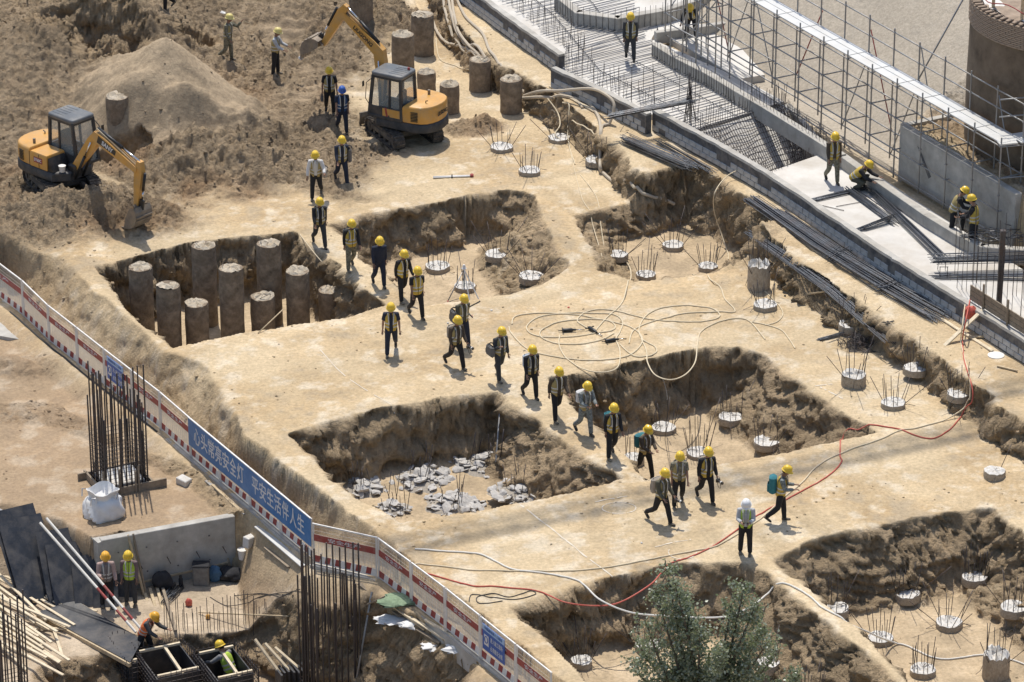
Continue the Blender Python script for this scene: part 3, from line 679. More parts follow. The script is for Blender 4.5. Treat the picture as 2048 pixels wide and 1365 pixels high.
curtain(sp_[0] + Vector((.35, -.15, 0)), sp_[3] + Vector((.1, .2, 0)), SZ - 2.9, SZ + .35, 26, 11, .08)
curtain(sp_[1] + Vector((-.25, -.3, 0)), sp_[2] + Vector((-.3, .1, 0)), SZ - 2.9, SZ + .6, 30, 8, .02)
curtain(sp_[3] + Vector((.1, .2, 0)), sp_[2] + Vector((-.3, .1, 0)), SZ - 2.9, SZ + .1, 22, 4, .02)

# gravel bank is ground; retaining wall panel with soil behind it
ra, rb = U(1797, 357, SZ), U(2024, 497, SZ); rw = thing('retaining_wall', 'grey cast concrete retaining wall behind the scaffold, dark streak on its face', 'wall', ra)
d = (rb - ra); n = Vector((-d.y, d.x, 0)).normalized(); n = n if n.y > 0 else -n
m = MB(); m.beam(Vector((0, 0, .93)) + n * .15, d + Vector((0, 0, .93)) + n * .15, .26, 1.94, bev=.02); m.build('wall_panel', M['concrete'], rw)
m = MB(); m.beam(n * .15 + Vector((0, 0, .5)) - d.normalized() * .13, n * 3.0 + Vector((0, 0, .5)) - d.normalized() * .13, .24, 2.75); m.build('return_wall', M['concrete'], rw)
m = MB(); e = d.normalized()
m.add([e * 1.0 + n * .012 + Vector((0, 0, 1.55)), e * 1.15 + n * .012 + Vector((0, 0, 1.5)), e * 1.9 + n * .012 + Vector((0, 0, .75)), e * 1.75 + n * .012 + Vector((0, 0, .62))], [(0, 1, 2, 3)]); m.build('dark_streak', M['membrane'], rw)  # dark slanting strip laid on the wall face

# big round shaft
bc = U(1931, 288, 3.05); SR = 3.4; sh = thing('round_shaft', 'big round brick shaft with dark render and net over its top', 'shaft', (bc.x + SR, bc.y + .6, 3.0))
m = MB(); m.lathe((0, 0, 0), [(SR, -.6), (SR - .02, 0), (SR - .01, 2.0), (SR - .03, 4.0), (SR - .05, 4.2)], 72, .004); m.build('shaft_wall', M['render'], sh, True)
_bm = MB(); _bm.box((0, 0, 0), (.235, .11, .055), bev=.006); bme = _bm.mesh('brick'); bme.materials.append(M['brick'])
for r_ in range(12):
    nb_ = 88
    for k in range(nb_):
        th = 2 * math.pi * (k + .5 * (r_ % 2)) / nb_
        if not (R(150) < th < R(275)): continue
        link('brick', bme, sh, (math.cos(th) * (SR - .04 + random.uniform(-.008, .012)), math.sin(th) * (SR - .04), 4.22 + .066 * r_), (0, 0, th + math.pi / 2))
m = MB(); m.lathe((0, 0, 0), [(SR - .12, 3.9), (SR - .12, 5.0), (SR - .5, 5.05)], 60); m.build('brick_backing', M['brick'], sh, True)
for k in range(30):
    th = R(150) + R(130) * k / 30
    o = link('cap_brick', bme, sh, (math.cos(th) * (SR - .12), math.sin(th) * (SR - .12), 5.04), (0, 0, th), (1.3, 1, 1))
vs = []; NN = 26
for i in range(NN):
    for j in range(NN):
        u, v = (i / (NN - 1) - .5) * 2, (j / (NN - 1) - .5) * 2; r_ = max(abs(u), abs(v)) / max(1e-6, math.hypot(u, v)); X_, Y_ = u * r_ * (SR - .3), v * r_ * (SR - .3)
        vs.append((X_, Y_, 5.15 + .16 * math.sin(X_ * 5 + Y_ * 2) * math.cos(Y_ * 4) + .22 * math.sin(X_ * 1.3 + 1) + random.uniform(-.04, .04)))
m = MB(); m.add(vs, [(i * NN + j, (i + 1) * NN + j, (i + 1) * NN + j + 1, i * NN + j + 1) for i in range(NN - 1) for j in range(NN - 1)]); m.build('net_cover', M['net'], sh, True)
for k, th in enumerate((170, 200, 228, 252, 275)):
    m = MB(); p = Vector((math.cos(R(th)) * (SR - .45), math.sin(R(th)) * (SR - .45), 5.0)); m.beam(p, p + Vector((0, 0, 1.1)), .1, .1); m.build('timber_post', M['wood'], sh)
pts = [Vector((math.cos(R(t)) * (SR - .25), math.sin(R(t)) * (SR - .25), 5.35 + .12 * math.sin(t * .15))) for t in range(150, 290, 5)]
m = MB(); m.tube(pts, .02, 5); m.build('red_rope', M['redpaint'], sh, True)

# ---------------- tube scaffold ----------------
b0, b1 = U(1330, 80, SZ), U(1992, 482, SZ); sd = (b1 - b0).normalized(); L_ = (b1 - b0).length
sn = Vector((-sd.y, sd.x, 0)); sn = sn if sn.y > 0 else -sn
scf = thing('scaffold', 'galvanised tube scaffold with a pale plank walkway along the gravel bank', 'scaffold', b0)
NB = max(1, round(L_ / 1.46)); DK = 3.4
def T(k, row, zz): return sd * (L_ * k / NB) + sn * (.85 * row) + Vector((0, 0, zz))
TR = .027
_c = MB(); _c.lathe((0, 0, -.02), [(.045, 0), (.055, .01), (.055, .03), (.045, .04)], 8); cpl = _c.mesh('coupler'); cpl.materials.append(M['galv'])
for k in range(NB + 1):
    rod(T(k, 0, .02), T(k, 0, DK + .22), TR, M['galv'], 'standard', scf, 8)
    rod(T(k, 1, .02), T(k, 1, DK + 1.35), TR, M['galv'], 'standard', scf, 8)
    for zz in (1.05, 2.2, DK - .08): rod(T(k, -.08, zz), T(k, 1.08, zz), TR * .9, M['galv'], 'transom', scf, 6)
    for row in (0, 1):
        for zz in (1.05, 1.6, 2.2, 2.75) + ((DK + .6, DK + 1.2) if row else ()): link('coupler', cpl, scf, T(k, row, zz))
for k in range(NB):
    for zz in (.2, 1.05, 2.2, DK - .1):
        for row in (0, 1): rod(T(k, row, zz), T(k + 1, row, zz), TR * .9, M['galv'], 'ledger', scf, 6)
    for zz in (DK + .6, DK + 1.2): rod(T(k, 1, zz), T(k + 1, 1, zz), TR * .9, M['galv'], 'guard_rail', scf, 6)
    for j in range(2):
        m = MB(); m.beam(T(k, .25 + j * .46, DK) + sd * .02, T(k + 1, .25 + j * .46, DK) - sd * .02, .37, .05, bev=.008); m.build('deck_plank', M['deck'], scf)
for k, a, b, c_ in ((0, 0, DK, 'galv'), (3, DK, .2, 'galv'), (5, 1.05, DK + .5, 'redpaint'), (7, .2, DK, 'galv'), (8, DK + .8, 1.0, 'redpaint'), (10, DK + 1.2, .4, 'galv'), (9, .2, DK, 'galv'), (13, DK + 1.0, .3, 'galv'), (2, .2, DK, 'galv'), (1, DK, .3, 'redpaint')):
    if k < NB: rod(T(k, 1.06, a), T(k + 1, 1.06, b), TR * .85, M[c_], 'brace', scf, 6)
# short return of the scaffold at its corner
rd_ = (U(2120, 470, SZ) - b1); rd_.z = 0; 
for k in range(1, 4):
    o = (b1 - b0) + rd_.normalized() * (1.2 * k)
    for row in (0, 1):
        q = o + Vector((0, .85 * row, 0)); rod(q + Vector((0, 0, .02)), q + Vector((0, 0, DK + (1.35 if row else .2))), TR, M['galv'], 'standard', scf, 8)
    p0 = (b1 - b0) + rd_.normalized() * (1.2 * (k - 1))
    for zz in (1.05, 2.2, DK - .1): rod(p0 + Vector((0, 0, zz)), o + Vector((0, 0, zz)), TR * .9, M['galv'], 'ledger', scf, 6)
    for zz in (DK + .6, DK + 1.2): rod(p0 + Vector((0, .85, zz)), o + Vector((0, .85, zz)), TR * .9, M['galv'], 'guard_rail', scf, 6)
    m = MB(); m.beam(p0 + Vector((.5 if k == 1 else .01, .42, DK + .013)), o + Vector((0, .42, DK + .013)), .78, .05, bev=.008); m.build('deck_plank', M['deck'], scf)
m = MB(); m.beam((b1 - b0) + Vector((-.15, .42, DK - .013)), (b1 - b0) + Vector((.45, .55, DK - .013)), .95, .05); m.build('deck_plank', M['deck'], scf)
# lower row of loose standards around the kerb corner
for px_, py_, h in ((1340, 128, 3.6), (1365, 110, 4.2), (1391, 150, 3.2), (1402, 118, 4.4), (1430, 160, 3.3), (1442, 140, 4.4)):
    p = U(px_, py_, SZ); q = p - b0
    rod(q + Vector((0, 0, .02)), q + Vector((0, 0, h)), TR, M['galv'], 'standard', scf, 8)
for a, b, za, zb in (((1340, 128), (1430, 160), 1.5, 1.2), ((1365, 110), (1442, 140), 2.7, 2.5), ((1340, 128), (1365, 110), 2.2, 2.6), ((1391, 150), (1402, 118), .8, 3.0), ((1365, 110), (1430, 160), .5, 3.0)):
    rod(U(*a, SZ) - b0 + Vector((0, 0, za)), U(*b, SZ) - b0 + Vector((0, 0, zb)), TR * .9, M['galv'], 'ledger', scf, 6)
# ---------------- site fence with banner ----------------
def text_mesh(s, size, mt, name='lettering', bold=0.0, ext=.002):
    cu = bpy.data.curves.new('txt', 'FONT'); cu.body = s; cu.size = size; cu.align_x = 'CENTER'; cu.align_y = 'CENTER'; cu.extrude = ext; cu.offset = bold; cu.resolution_u = 3
    o = bpy.data.objects.new('txt', cu); col.objects.link(o)
    dg = bpy.context.evaluated_depsgraph_get(); me = bpy.data.meshes.new_from_object(o.evaluated_get(dg)); me.name = name
    bpy.data.objects.remove(o); bpy.data.curves.remove(cu)
    me.materials.clear(); me.materials.append(mt); return me
def text_on(s, size, mt, parent, loc, xdir, updir, name='lettering', width=None, bold=0.0):
    me = text_mesh(s, size, mt, name, bold); o = link(name, me, parent)
    x_ = Vector(xdir).normalized(); u_ = Vector(updir); u_ = (u_ - x_ * u_.dot(x_)).normalized(); n_ = x_.cross(u_)
    Mx = Matrix((x_, u_, n_)).transposed().to_4x4(); Mx.translation = Vector(loc)
    if width:
        w = max(v.co.x for v in me.vertices) - min(v.co.x for v in me.vertices); k = width / max(w, 1e-3)
        Mx = Mx @ Matrix.Diagonal((k, 1, 1, 1))
    o.matrix_local = Mx; return o
FH = 1.32
_panel_cache = {}
def fence_panel(a, b, label, mark=True, group='barrier panels along the pit edge'):
    root = thing('barrier_panel', label, 'fence', a, group=group)
    d = b - a; L0 = d.length; e = d.normalized(); up = Vector((0, 0, 1)); n = Vector((e.y, -e.x, 0)); n.normalize()     # n: towards the camera side
    g = .05
    p0, p1 = e * g, d - e * g
    for p in (p0, p1):
        m = MB(); m.beam(p, p + up * FH, .05, .05); m.build('post', M['whitepaint'], root)
    m = MB(); m.beam(p0 + up * (FH - .02), p1 + up * (FH - .02), .04, .04); m.build('top_rail', M['whitepaint'], root)
    m = MB(); m.beam(p0 + up * .06, p1 + up * .06, .03, .03); m.build('bottom_rail', M['whitepaint'], root)
    m = MB(); m.beam(p0 + up * .86 + n * .004, p1 + up * .86 + n * .004, .012, .20); m.build('red_band', M['redpaint'], root)
    nst = max(4, int(L0 / .23)); q0, q1 = p0 + e * .03, p1 - e * .03
    mr_ = MB()
    for i in range(nst):
        u0, u1 = q0.lerp(q1, i / nst), q0.lerp(q1, (i + 1) / nst); sk = e * .06
        m = MB(); pts = [u0 + up * .08, u1 + up * .08, u1 + sk * (i < nst - 1) + up * .29, u0 + sk * (i > 0) + up * .29]
        m.add([p + n * .006 for p in pts] + [p - n * .006 for p in pts], [(0, 1, 2, 3), (7, 6, 5, 4), (0, 4, 5, 1), (1, 5, 6, 2), (2, 6, 7, 3), (3, 7, 4, 0)])
        m.build('kick_stripe', M['redpaint'] if i % 2 == 0 else M['whitepaint'], root)
    w = MB(); nw = int(L0 / .055)
    for i in range(1, nw):
        p = p0.lerp(p1, i / nw); w.beam(p + up * .29, p + up * (FH - .04), .005, .005, up=(1, 0, 0))
    for k in range(1, 9): w.beam(p0 + up * (.29 + k * .115), p1 + up * (.29 + k * .115), .005, .005)
    o = w.build('wire_mesh', M['wire'], root); o['kind'] = 'stuff'
    w = MB(); nw = int(L0 / .04)
    for i in range(1, nw): p = p0.lerp(p1, i / nw); w.beam(p + up * .29, p + up * .77, .004, .017, up=e)
    o = w.build('close_bars', M['wire'], root); o['kind'] = 'stuff'
    if mark and L0 > 1.2: text_on('安全生产', .14, M['lettering'], root, d * .5 + up * .86 + n * .014, e, up, 'lettering', width=L0 * .5)
    return root
F1 = fence1 + []
for i in range(len(F1) - 1):
    ban = 7 <= i
    fence_panel(F1[i], F1[i + 1], 'white wire barrier panel with red band and striped kickboard beside the sloping pit edge' if not ban else 'white wire barrier panel behind the long blue banner, striped kickboard below', mark=not ban, group='barrier panels beside the pit edge' if not ban else 'barrier panels under the banner')
fence_panel(fence2[0], fence2[1], 'angled white barrier panel with red band joining the banner end, rebar column before it', group=None)
for i in range(1, len(fence2) - 1):
    fence_panel(fence2[i], fence2[i + 1], 'white wire barrier panel with red band beside the planks and torn sacks', group='barrier panels beside the planks')
# banner
ba, bb = F1[7], F1[11]; e = (bb - ba).normalized(); n = Vector((e.y, -e.x, 0)).normalized(); up = Vector((0, 0, 1))
bn_ = thing('safety_banner', 'long blue banner with white Chinese characters fixed along the barrier', 'banner', ba)
Lb = (bb - ba).length
m = MB(); m.beam(n * .05 + up * .88, bb - ba + n * .05 + up * .88, .02, .92); m.build('sheet', M['blue'], bn_)
m = MB(); m.beam(n * .05 + up * 1.35, bb - ba + n * .05 + up * 1.35, .035, .03); m.build('top_edge', M['whitepaint'], bn_)
chars = '心头常亮安全灯 平安生活伴人生'; nC = len(chars)
for i, ch in enumerate(chars):
    if ch == ' ': continue
    k = .045 + .91 * (i + .5) / nC
    text_on(ch, .62, M['lettering'], bn_, (bb - ba) * k + n * .065 + up * .87, e, up, 'character', width=Lb / nC * .80, bold=.006)
# small blue notices
def notice(a, b, k, w, lines, label, icon=True):
    e = (b - a).normalized(); n = Vector((e.y, -e.x, 0)).normalized(); c = a + (b - a) * k
    r = thing('notice_board', label, 'sign', c)
    m = MB(); m.beam(-e * w / 2 + n * .05 + up * .82, e * w / 2 + n * .05 + up * .82, .015, .78); m.build('board', M['blue2'], r)
    m = MB(); m.beam(-e * w / 2 + n * .059 + up * 1.12, e * w / 2 + n * .059 + up * 1.12, .006, .17); m.build('header_strip', M['blue_pale'], r)
    text_on(lines[0], .10, M['blue2'], r, n * .066 + up * 1.12, e, up, width=w * .8)
    for i, t_ in enumerate(lines[1:]): text_on(t_, .17, M['lettering'], r, n * .062 + e * w * .14 + up * (.86 - .26 * i), e, up, width=w * .55)
    if icon:
        m = MB(); m.beam(-e * w * .42 + n * .061 + up * .76, -e * w * .22 + n * .061 + up * .76, .004, .32); m.build('symbol_panel', M['whitepaint'], r)
        m = MB(); c0 = -e * w * .32 + n * .066 + up * .78
        ring = [c0 + e * math.cos(t_) * w * .07 + up * math.sin(t_) * .10 for t_ in [i * math.pi / 8 for i in range(17)]]
        m.tube(ring, .014, 5, cap=False); m.build('helmet_symbol', M['blue2'], r)
M['blue_pale'] = mat('pale_blue_vinyl', (.34, .48, .66), .5, .1, 3, 0)
notice(fence2[4], fence2[5], .42, 1.15, ['中国建筑第八工程局', '进入施工现场', '必须戴安全帽'], 'blue notice board with a symbol and two white lines on the barrier by the planks')
notice(F1[4], F1[5], .45, 1.1, ['中国建筑第八工程局', '进入施工现场', '必须戴安全帽'], 'blue notice board on the barrier behind the tall square rebar column')
# kerb under the fence
def strip(P, w0, w1, zt_, zb, name, label, mt, dirn=1, kind=None):
    m = MB(); vs = []
    for i, p in enumerate(P):
        t_ = (P[min(i + 1, len(P) - 1)] - P[max(i - 1, 0)]).normalized(); n_ = Vector((t_.y, -t_.x, 0)).normalized() * dirn
        for (w_, z_) in ((w0, zb), (w0, zt_), (w1, zt_), (w1, zb)): vs.append(p + n_ * w_ + Vector((0, 0, z_)))
    k = len(P) - 1
    fs = [(i * 4 + j, i * 4 + (j + 1) % 4, i * 4 + 4 + (j + 1) % 4, i * 4 + 4 + j) for i in range(k) for j in range(4)] + [(3, 2, 1, 0), tuple(k * 4 + j for j in range(4))]
    m.add(vs, fs); o = m.build(name, mt); return tag(o, label, 'kerb')
strip(F1, -.18, .16, 0.0, -.75, 'fence_footing', 'grey concrete footing strip under the banner barrier', M['concrete'])
strip(fence2[1:], -.12, .16, 0.0, -.6, 'fence_footing', 'grey concrete footing strip under the barrier by the planks', M['concrete'])
strip([fence2[0], fence2[1]], -.1, .14, 0.0, -.6, 'fence_footing', 'short concrete footing strip under the angled barrier panel', M['concrete'])

# ---------------- lower left yard ----------------
# old slab edge
m = MB(); P = [U(*p, -2.3) for p in ((-260, 640), (-20, 590), (40, 640), (97, 690), (-260, 655))]
P = [U(-300, 520, -1.65), U(-20, 595, -1.65), U(97, 689, -1.65), U(-300, 620, -1.65)]
m.prism([(p.x, p.y) for p in P], -2.75, -1.65); o = m.build('old_slab', M['concrete']); tag(o, 'old concrete slab edge jutting out beside the barrier, dark front face', 'slab')
# retaining wall with return
wa, wb, wc = U(203, 1083, -1.68), U(470, 1034, -1.68), U(178, 1062, -1.68)
rw2 = thing('retaining_wall', 'low grey concrete retaining wall behind the two workers, bags at its foot', 'wall', Vector((wa.x, wa.y, LOW))); ro = rw2.location.copy()
e = (wb - wa); e.z = 0; n = Vector((e.y, -e.x, 0)).normalized()
hW = -1.68 - LOW
m = MB(); m.beam(Vector((0, 0, hW / 2 - .1)) - n * .13, e + Vector((0, 0, hW / 2 - .1)) - n * .13, .26, hW + .24, bev=.015); m.build('wall_panel', M['concrete'], rw2)
r_ = (wc - wa); r_.z = 0
m = MB(); m.beam(Vector((0, 0, hW / 2 - .12)), r_ * 2.0 + Vector((0, 0, hW / 2 - .12)), .24, hW + .2); m.build('return_panel', M['concrete'], rw2)
for k in (.12, .33, .56, .80):
    for zz in (.55, 1.35):
        m = MB(); m.lathe(e * k + n * .0 + Vector((0, 0, zz)), [(.02, -.02), (.03, 0), (.02, .02)], 8); m.build('tie_hole', M['membrane'], rw2)
m = MB(); m.beam(e * .18 + n * .02 + Vector((0, 0, .22)), e * .93 + n * .02 + Vector((0, 0, .34)), .08, .05); m.build('ledge_batten', M['wood'], rw2)
for k in (.27, .48, .70, .9):
    rod(e * k + n * .0 + Vector((0, 0, .9)), e * k + n * .35 + Vector((0, 0, .85)), .012, M['rebar'], 'tie_bar', rw2, 5)
def U_on_wall(px_, py_): # foot of the wall
    return U(px_, py_, LOW)
# bags and buckets against the wall
def lumpy(name, mt, label, cat, c, sx, sy, sz, seed, lob=.12, parent=None, n=14):
    m = MB(); r = random.Random(seed); vs = []; rows = 15; fold = [(r.uniform(-9, 9), r.randint(2, 9), r.uniform(0, 6)) for _ in range(6)]
    for i in range(rows):
        v = i / (rows - 1); 
        for k in range(n):
            th = 2 * math.pi * k / n; q = 1 + lob * math.sin(3 * th + seed + v * 4) + lob * .7 * math.sin(5 * th - v * 7 + seed) + r.uniform(-lob, lob) * .25 + sum(lob * .6 * abs(math.sin(a_ * v + b_ * th * .5 + c_)) for a_, b_, c_ in fold) - lob * 1.9
            rr = math.sin(math.pi * min(max(.12 + v * .84, 0), 1)) ** .55 * q
            vs.append((math.cos(th) * sx * rr, math.sin(th) * sy * rr, v * sz + lob * .3 * sz * math.sin(2 * th + seed) * (v > .7)))
    fs = [(i * n + k, i * n + (k + 1) % n, (i + 1) * n + (k + 1) % n, (i + 1) * n + k) for i in range(rows - 1) for k in range(n)] + [tuple(range(n - 1, -1, -1)), tuple((rows - 1) * n + k for k in range(n))]
    m.add(vs, fs); o = m.build(name, mt, parent, True)
    o.location = c
    if label: tag(o, label, cat)
    return o
M['darkcloth'] = mat('dark_bag_cloth', (.03, .03, .033), .9, .4, 6, .4, 20)
M['bluecloth'] = mat('blue_bag_cloth', (.06, .13, .22), .85, .3, 6, .4, 20)
M['greycloth'] = mat('grey_bag_cloth', (.16, .155, .145), .9, .3, 6, .4, 20)
lumpy('rucksack', M['darkcloth'], 'dark rucksack hanging at the foot of the low retaining wall', 'bag', U(326, 1180, LOW), .30, .2, .62, 1)
lumpy('carrier_bag', M['bluecloth'], 'blue carrier bag leaning on the low retaining wall', 'bag', U(430, 1162, LOW), .20, .15, .50, 2)
lumpy('holdall', M['darkcloth'], 'black holdall heaped at the end of the retaining wall', 'bag', U(462, 1160, LOW), .38, .26, .42, 3, .2)
lumpy('cloth_heap', M['greycloth'], 'grey heap of clothing beside the black holdall', 'clothes', U(484, 1156, LOW), .25, .22, .32, 4, .25)
bk_ = thing('lidded_bin', 'grey plastic bin against the low retaining wall', 'bin', U(403, 1168, LOW))
m = MB(); m.box((0, 0, .32), (.48, .36, .64), bev=.03); m.build('body', M['greycloth'], bk_); m = MB(); m.box((0, 0, .66), (.52, .40, .06), bev=.02); m.build('lid', M['darkcloth'], bk_)
bt = thing('flask', 'black steel flask beside the rucksack', 'flask', U(362, 1174, LOW)); m = MB(); m.lathe((0, 0, 0), [(.06, 0), (.065, .02), (.065, .26), (.05, .3)], 12); m.build('body', M['darkcloth'], bt, True); m = MB(); m.lathe((0, 0, .301), [(.045, 0), (.045, .07), (.03, .09)], 12); m.build('cap', M['blacksteel'], bt, True)
pb = thing('paint_pail', 'white plastic pail standing right of the retaining wall end', 'bucket', U(485, 1117, -3.1)); pb.location = G(485, 1118); m = MB(); m.lathe((0, 0, 0), [(.11, 0), (.14, .3), (.15, .32), (.13, .31)], 14); m.build('body', M['whitepaint'], pb, True)
# water bottle
# white bulk bag
M['bulk'] = mat('bulk_bag_fabric', (.72, .71, .69), .75, .08, 3, .5, 4, dirt=(.5, .45, .38), dirt_scale=2, dirt_amt=.45, dist=.06)
fb_ = thing('bulk_bag', 'crumpled white bulk bag beside the tall rebar column', 'bag', G(206, 1040) + Vector((0, .3, -.04)), .5)
def bag_shell(prof, seed, amp, n=44):
    r = random.Random(seed); fd = [(r.uniform(2, 7), r.randint(3, 13), r.uniform(0, 6)) for _ in range(7)]; vs = []
    for (rr, zz) in prof:
        for k in range(n):
            th = 2 * math.pi * k / n; sq = 1 / max(abs(math.cos(th)), abs(math.sin(th))); q = rr * (1 + (sq - 1) * .45) * (1 + sum(amp * (1 - abs(math.sin(a_ * zz + b_ * th * .5 + c_)) * 2) for a_, b_, c_ in fd)) * (1 + r.uniform(-.012, .012))
            vs.append((math.cos(th) * q, math.sin(th) * q * .92, zz + amp * 1.6 * math.sin(3 * th + seed) * zz))
    m = MB(); m.add(vs, [(i * n + k, i * n + (k + 1) % n, (i + 1) * n + (k + 1) % n, (i + 1) * n + k) for i in range(len(prof) - 1) for k in range(n)] + [tuple(range(n - 1, -1, -1))]); return m
bag_shell([(.50, 0), (.57, .06), (.60, .16), (.60, .26), (.585, .36), (.57, .46), (.545, .55), (.51, .62), (.45, .67), (.40, .70), (.40, .76), (.43, .84), (.46, .92), (.44, .93), (.40, .84), (.34, .70), (.22, .64), (.05, .62)], 4, .028).build('body', M['bulk'], fb_, True)
for a_ in (.6, 2.3, 3.9, 5.4):
    c_ = Vector((math.cos(a_) * .47, math.sin(a_) * .44, .62)); m = MB(); m.tube([c_, c_ * 1.12 + Vector((0, 0, .16)), c_ * 1.22 + Vector((-.1, .02, .1)), c_ * 1.12 + Vector((-.14, .08, -.1))], .012, 5, True, .03); m.build('lifting_loop', M['bagwhite'], fb_, True)
# concrete offcut blocks
for i, (px_, py_, w_, l_, h_, rz, lb) in enumerate(((368, 968, .30, .42, .24, -.7, 'pale concrete block lying right of the tall rebar column'), (501, 1090, .24, .48, .34, .9, 'pale concrete block standing beside the footing under the banner'))):
    p = G(px_, py_); m = MB(); m.box((0, 0, h_ / 2 - .03), (l_, w_, h_), bev=.02); o = m.build('concrete_block', M['cap']); o.location = p; o.rotation_euler = (.05, .08, rz); tag(o, lb, 'block')
# grey plank strip along the banner footing
def plank(a, b, w, h, name, label, mt, cat='plank', roll=0.0, group=None):
    m = MB(); d = b - a; m.beam(Vector((0, 0, 0)), d, w, h, bev=.006); o = m.build(name, mt); o.location = a; tag(o, label, cat, group); return o
def ground_plank(p0, p1, w, h, name, label, mt, dz=0.0, cat='plank', group=None, dz0=None):
    a, b = G(*p0), G(*p1); a.z += h / 2 + (dz if dz0 is None else dz0); b.z += h / 2 + dz; return plank(a, b, w, h, name, label, mt, cat, 0, group)
ground_plank((515, 1055), (608, 1135), .22, .04, 'scaffold_board', 'pale grey board lying along the footing below the banner', M['deck'], .02)
ground_plank((530, 1098), (578, 1138), .10, .05, 'batten', 'grey timber batten beside the pale board below the banner', M['greywood'], .02)
ground_plank((412, 965), (490, 1032), .10, .05, 'steel_pipe', 'grey pipe lying along the footing under the banner start', M['galv'], .02, 'pipe')
ground_plank((425, 975), (482, 1028), .08, .05, 'batten', 'thin batten lying beside the grey pipe under the banner', M['wood'], .05)

# square rebar columns
def rebar_column(px_, py_, W_, D_, H1, H2, nx, ny, label, ties, form=True, zb=None, rz=0.46, H3=None):
    p = G(px_, py_) if zb is None else U(px_, py_, zb)
    r = thing('rebar_column', label, 'rebar', p, rz)
    pts = []
    for i in range(nx):
        u = -W_ / 2 + W_ * i / (nx - 1); pts += [(u, -D_ / 2), (u, D_ / 2)]
    for j in range(1, ny - 1):
        v = -D_ / 2 + D_ * j / (ny - 1); pts += [(-W_ / 2, v), (W_ / 2, v)]
    for k, (u, v) in enumerate(pts):
        h = (H1 if k % 2 == 0 else H2) * random.uniform(.95, 1.03)
        rod((u, v, -.1), (u + random.uniform(-.03, .03), v + random.uniform(-.03, .03), h), .025, M['rebar'], 'vertical_bar', r, 6)
        if k % 3 == 0: rod((u + .035, v + .01, -.1), (u + .035, v, h * .62), .025, M['rebar'], 'vertical_bar', r, 6)
    for k in range(ties):
        zz = .12 + k * .14
        loop = [(-W_ / 2 - .02, -D_ / 2 - .02, zz), (W_ / 2 + .02, -D_ / 2 - .02, zz), (W_ / 2 + .02, D_ / 2 + .02, zz), (-W_ / 2 - .02, D_ / 2 + .02, zz), (-W_ / 2 - .02, -D_ / 2 - .02, zz)]
        for q in (loop,):
            m = MB()
            for a, b in zip(q[:-1], q[1:]): m.beam(a, b, .012, .012)
            m.build('tie', M['rebar'], r)
    if form:
        for (a, b) in (((-W_ / 2 - .5, -D_ / 2 - .12), (W_ / 2 + .55, -D_ / 2 - .12)), ((-W_ / 2 - .12, -D_ / 2 - .3), (-W_ / 2 - .12, D_ / 2 + .3)), ((W_ / 2 + .12, -D_ / 2 - .1), (W_ / 2 + .12, D_ / 2 + .3)), ((-W_ / 2 - .4, D_ / 2 + .12), (W_ / 2 + .4, D_ / 2 + .12))):
            m = MB(); m.beam((*a, .12), (*b, .12), .06, .26); m.build('form_board', M['greywood'], r)
        m = MB(); m.box((0, 0, .05), (W_ * .9, D_ * .9, .5), bev=.03); m.build('cast_stub', M['cap'], r)
        for k in range(9):
            u = -W_ / 2 - .14 + (W_ + .28) * random.random(); v = random.choice((-D_ / 2 - .17, D_ / 2 + .17))
            m = MB(); m.beam((u, v, -.1), (u, v, random.uniform(.5, .95)), .05, .05); m.build('stake', M['greywood'], r)
    return r
rebar_column(240, 968, 1.35, 1.2, 4.0, 2.9, 9, 7, 'tall square rebar column in a low timber form beside the bulk bag', 12, zb=zt(*G(240, 968)[:2]))
rebar_column(662, 1380, 1.35, 1.2, 5.0, 3.5, 8, 7, 'tall rebar column rising before the angled barrier panel', 2, form=False)
rebar_column(22, 1388, .75, .8, 3.4, 2.4, 5, 4, 'slim rebar column standing before the heap of pale battens', 4, form=False)
# ---------------- excavators ----------------
def arm(mb, pts, ws, th, yc=0.0):
    """box-section arm in the XZ plane along pts with depth ws and thickness th"""
    n = len(pts); up_, dn = [], []
    for i, (px_, pz) in enumerate(pts):
        a = Vector(pts[max(i - 1, 0)]); b = Vector(pts[min(i + 1, n - 1)]); t_ = (b - a).normalized(); nn = Vector((-t_.y, t_.x))
        up_.append((px_ + nn.x * ws[i] / 2, pz + nn.y * ws[i] / 2)); dn.append((px_ - nn.x * ws[i] / 2, pz - nn.y * ws[i] / 2))
    vs = []
    for i in range(n):
        for s_ in (-1, 1):
            vs += [(up_[i][0], yc + s_ * th / 2, up_[i][1]), (dn[i][0], yc + s_ * th / 2, dn[i][1])]
    fs = []
    for i in range(n - 1):
        a = i * 4; b = a + 4
        fs += [(a, b, b + 1, a + 1), (a + 2, a + 3, b + 3, b + 2), (a, a + 2, b + 2, b), (a + 1, b + 1, b + 3, a + 3)]
    fs += [(0, 1, 3, 2), ((n - 1) * 4, (n - 1) * 4 + 2, (n - 1) * 4 + 3, (n - 1) * 4 + 1)]
    return mb.add(vs, fs)
def cyl(root, a, b, y_, name, r=.055, k=.58):
    a = Vector((a[0], y_, a[1])); b = Vector((b[0], y_, b[1])); c = a.lerp(b, k)
    o = rod(a, c, r, M['blacksteel'], name, root, 10); rod(c, b, r * .55, M['chrome'], name + '_rod', root, 8); return o
def smooth_poly(pts, it=2):
    for _ in range(it):
        q = []
        for i in range(len(pts)):
            a = Vector(pts[i]); b = Vector(pts[(i + 1) % len(pts)]); q += [tuple(a.lerp(b, .25)), tuple(a.lerp(b, .75))]
        pts = q
    return pts
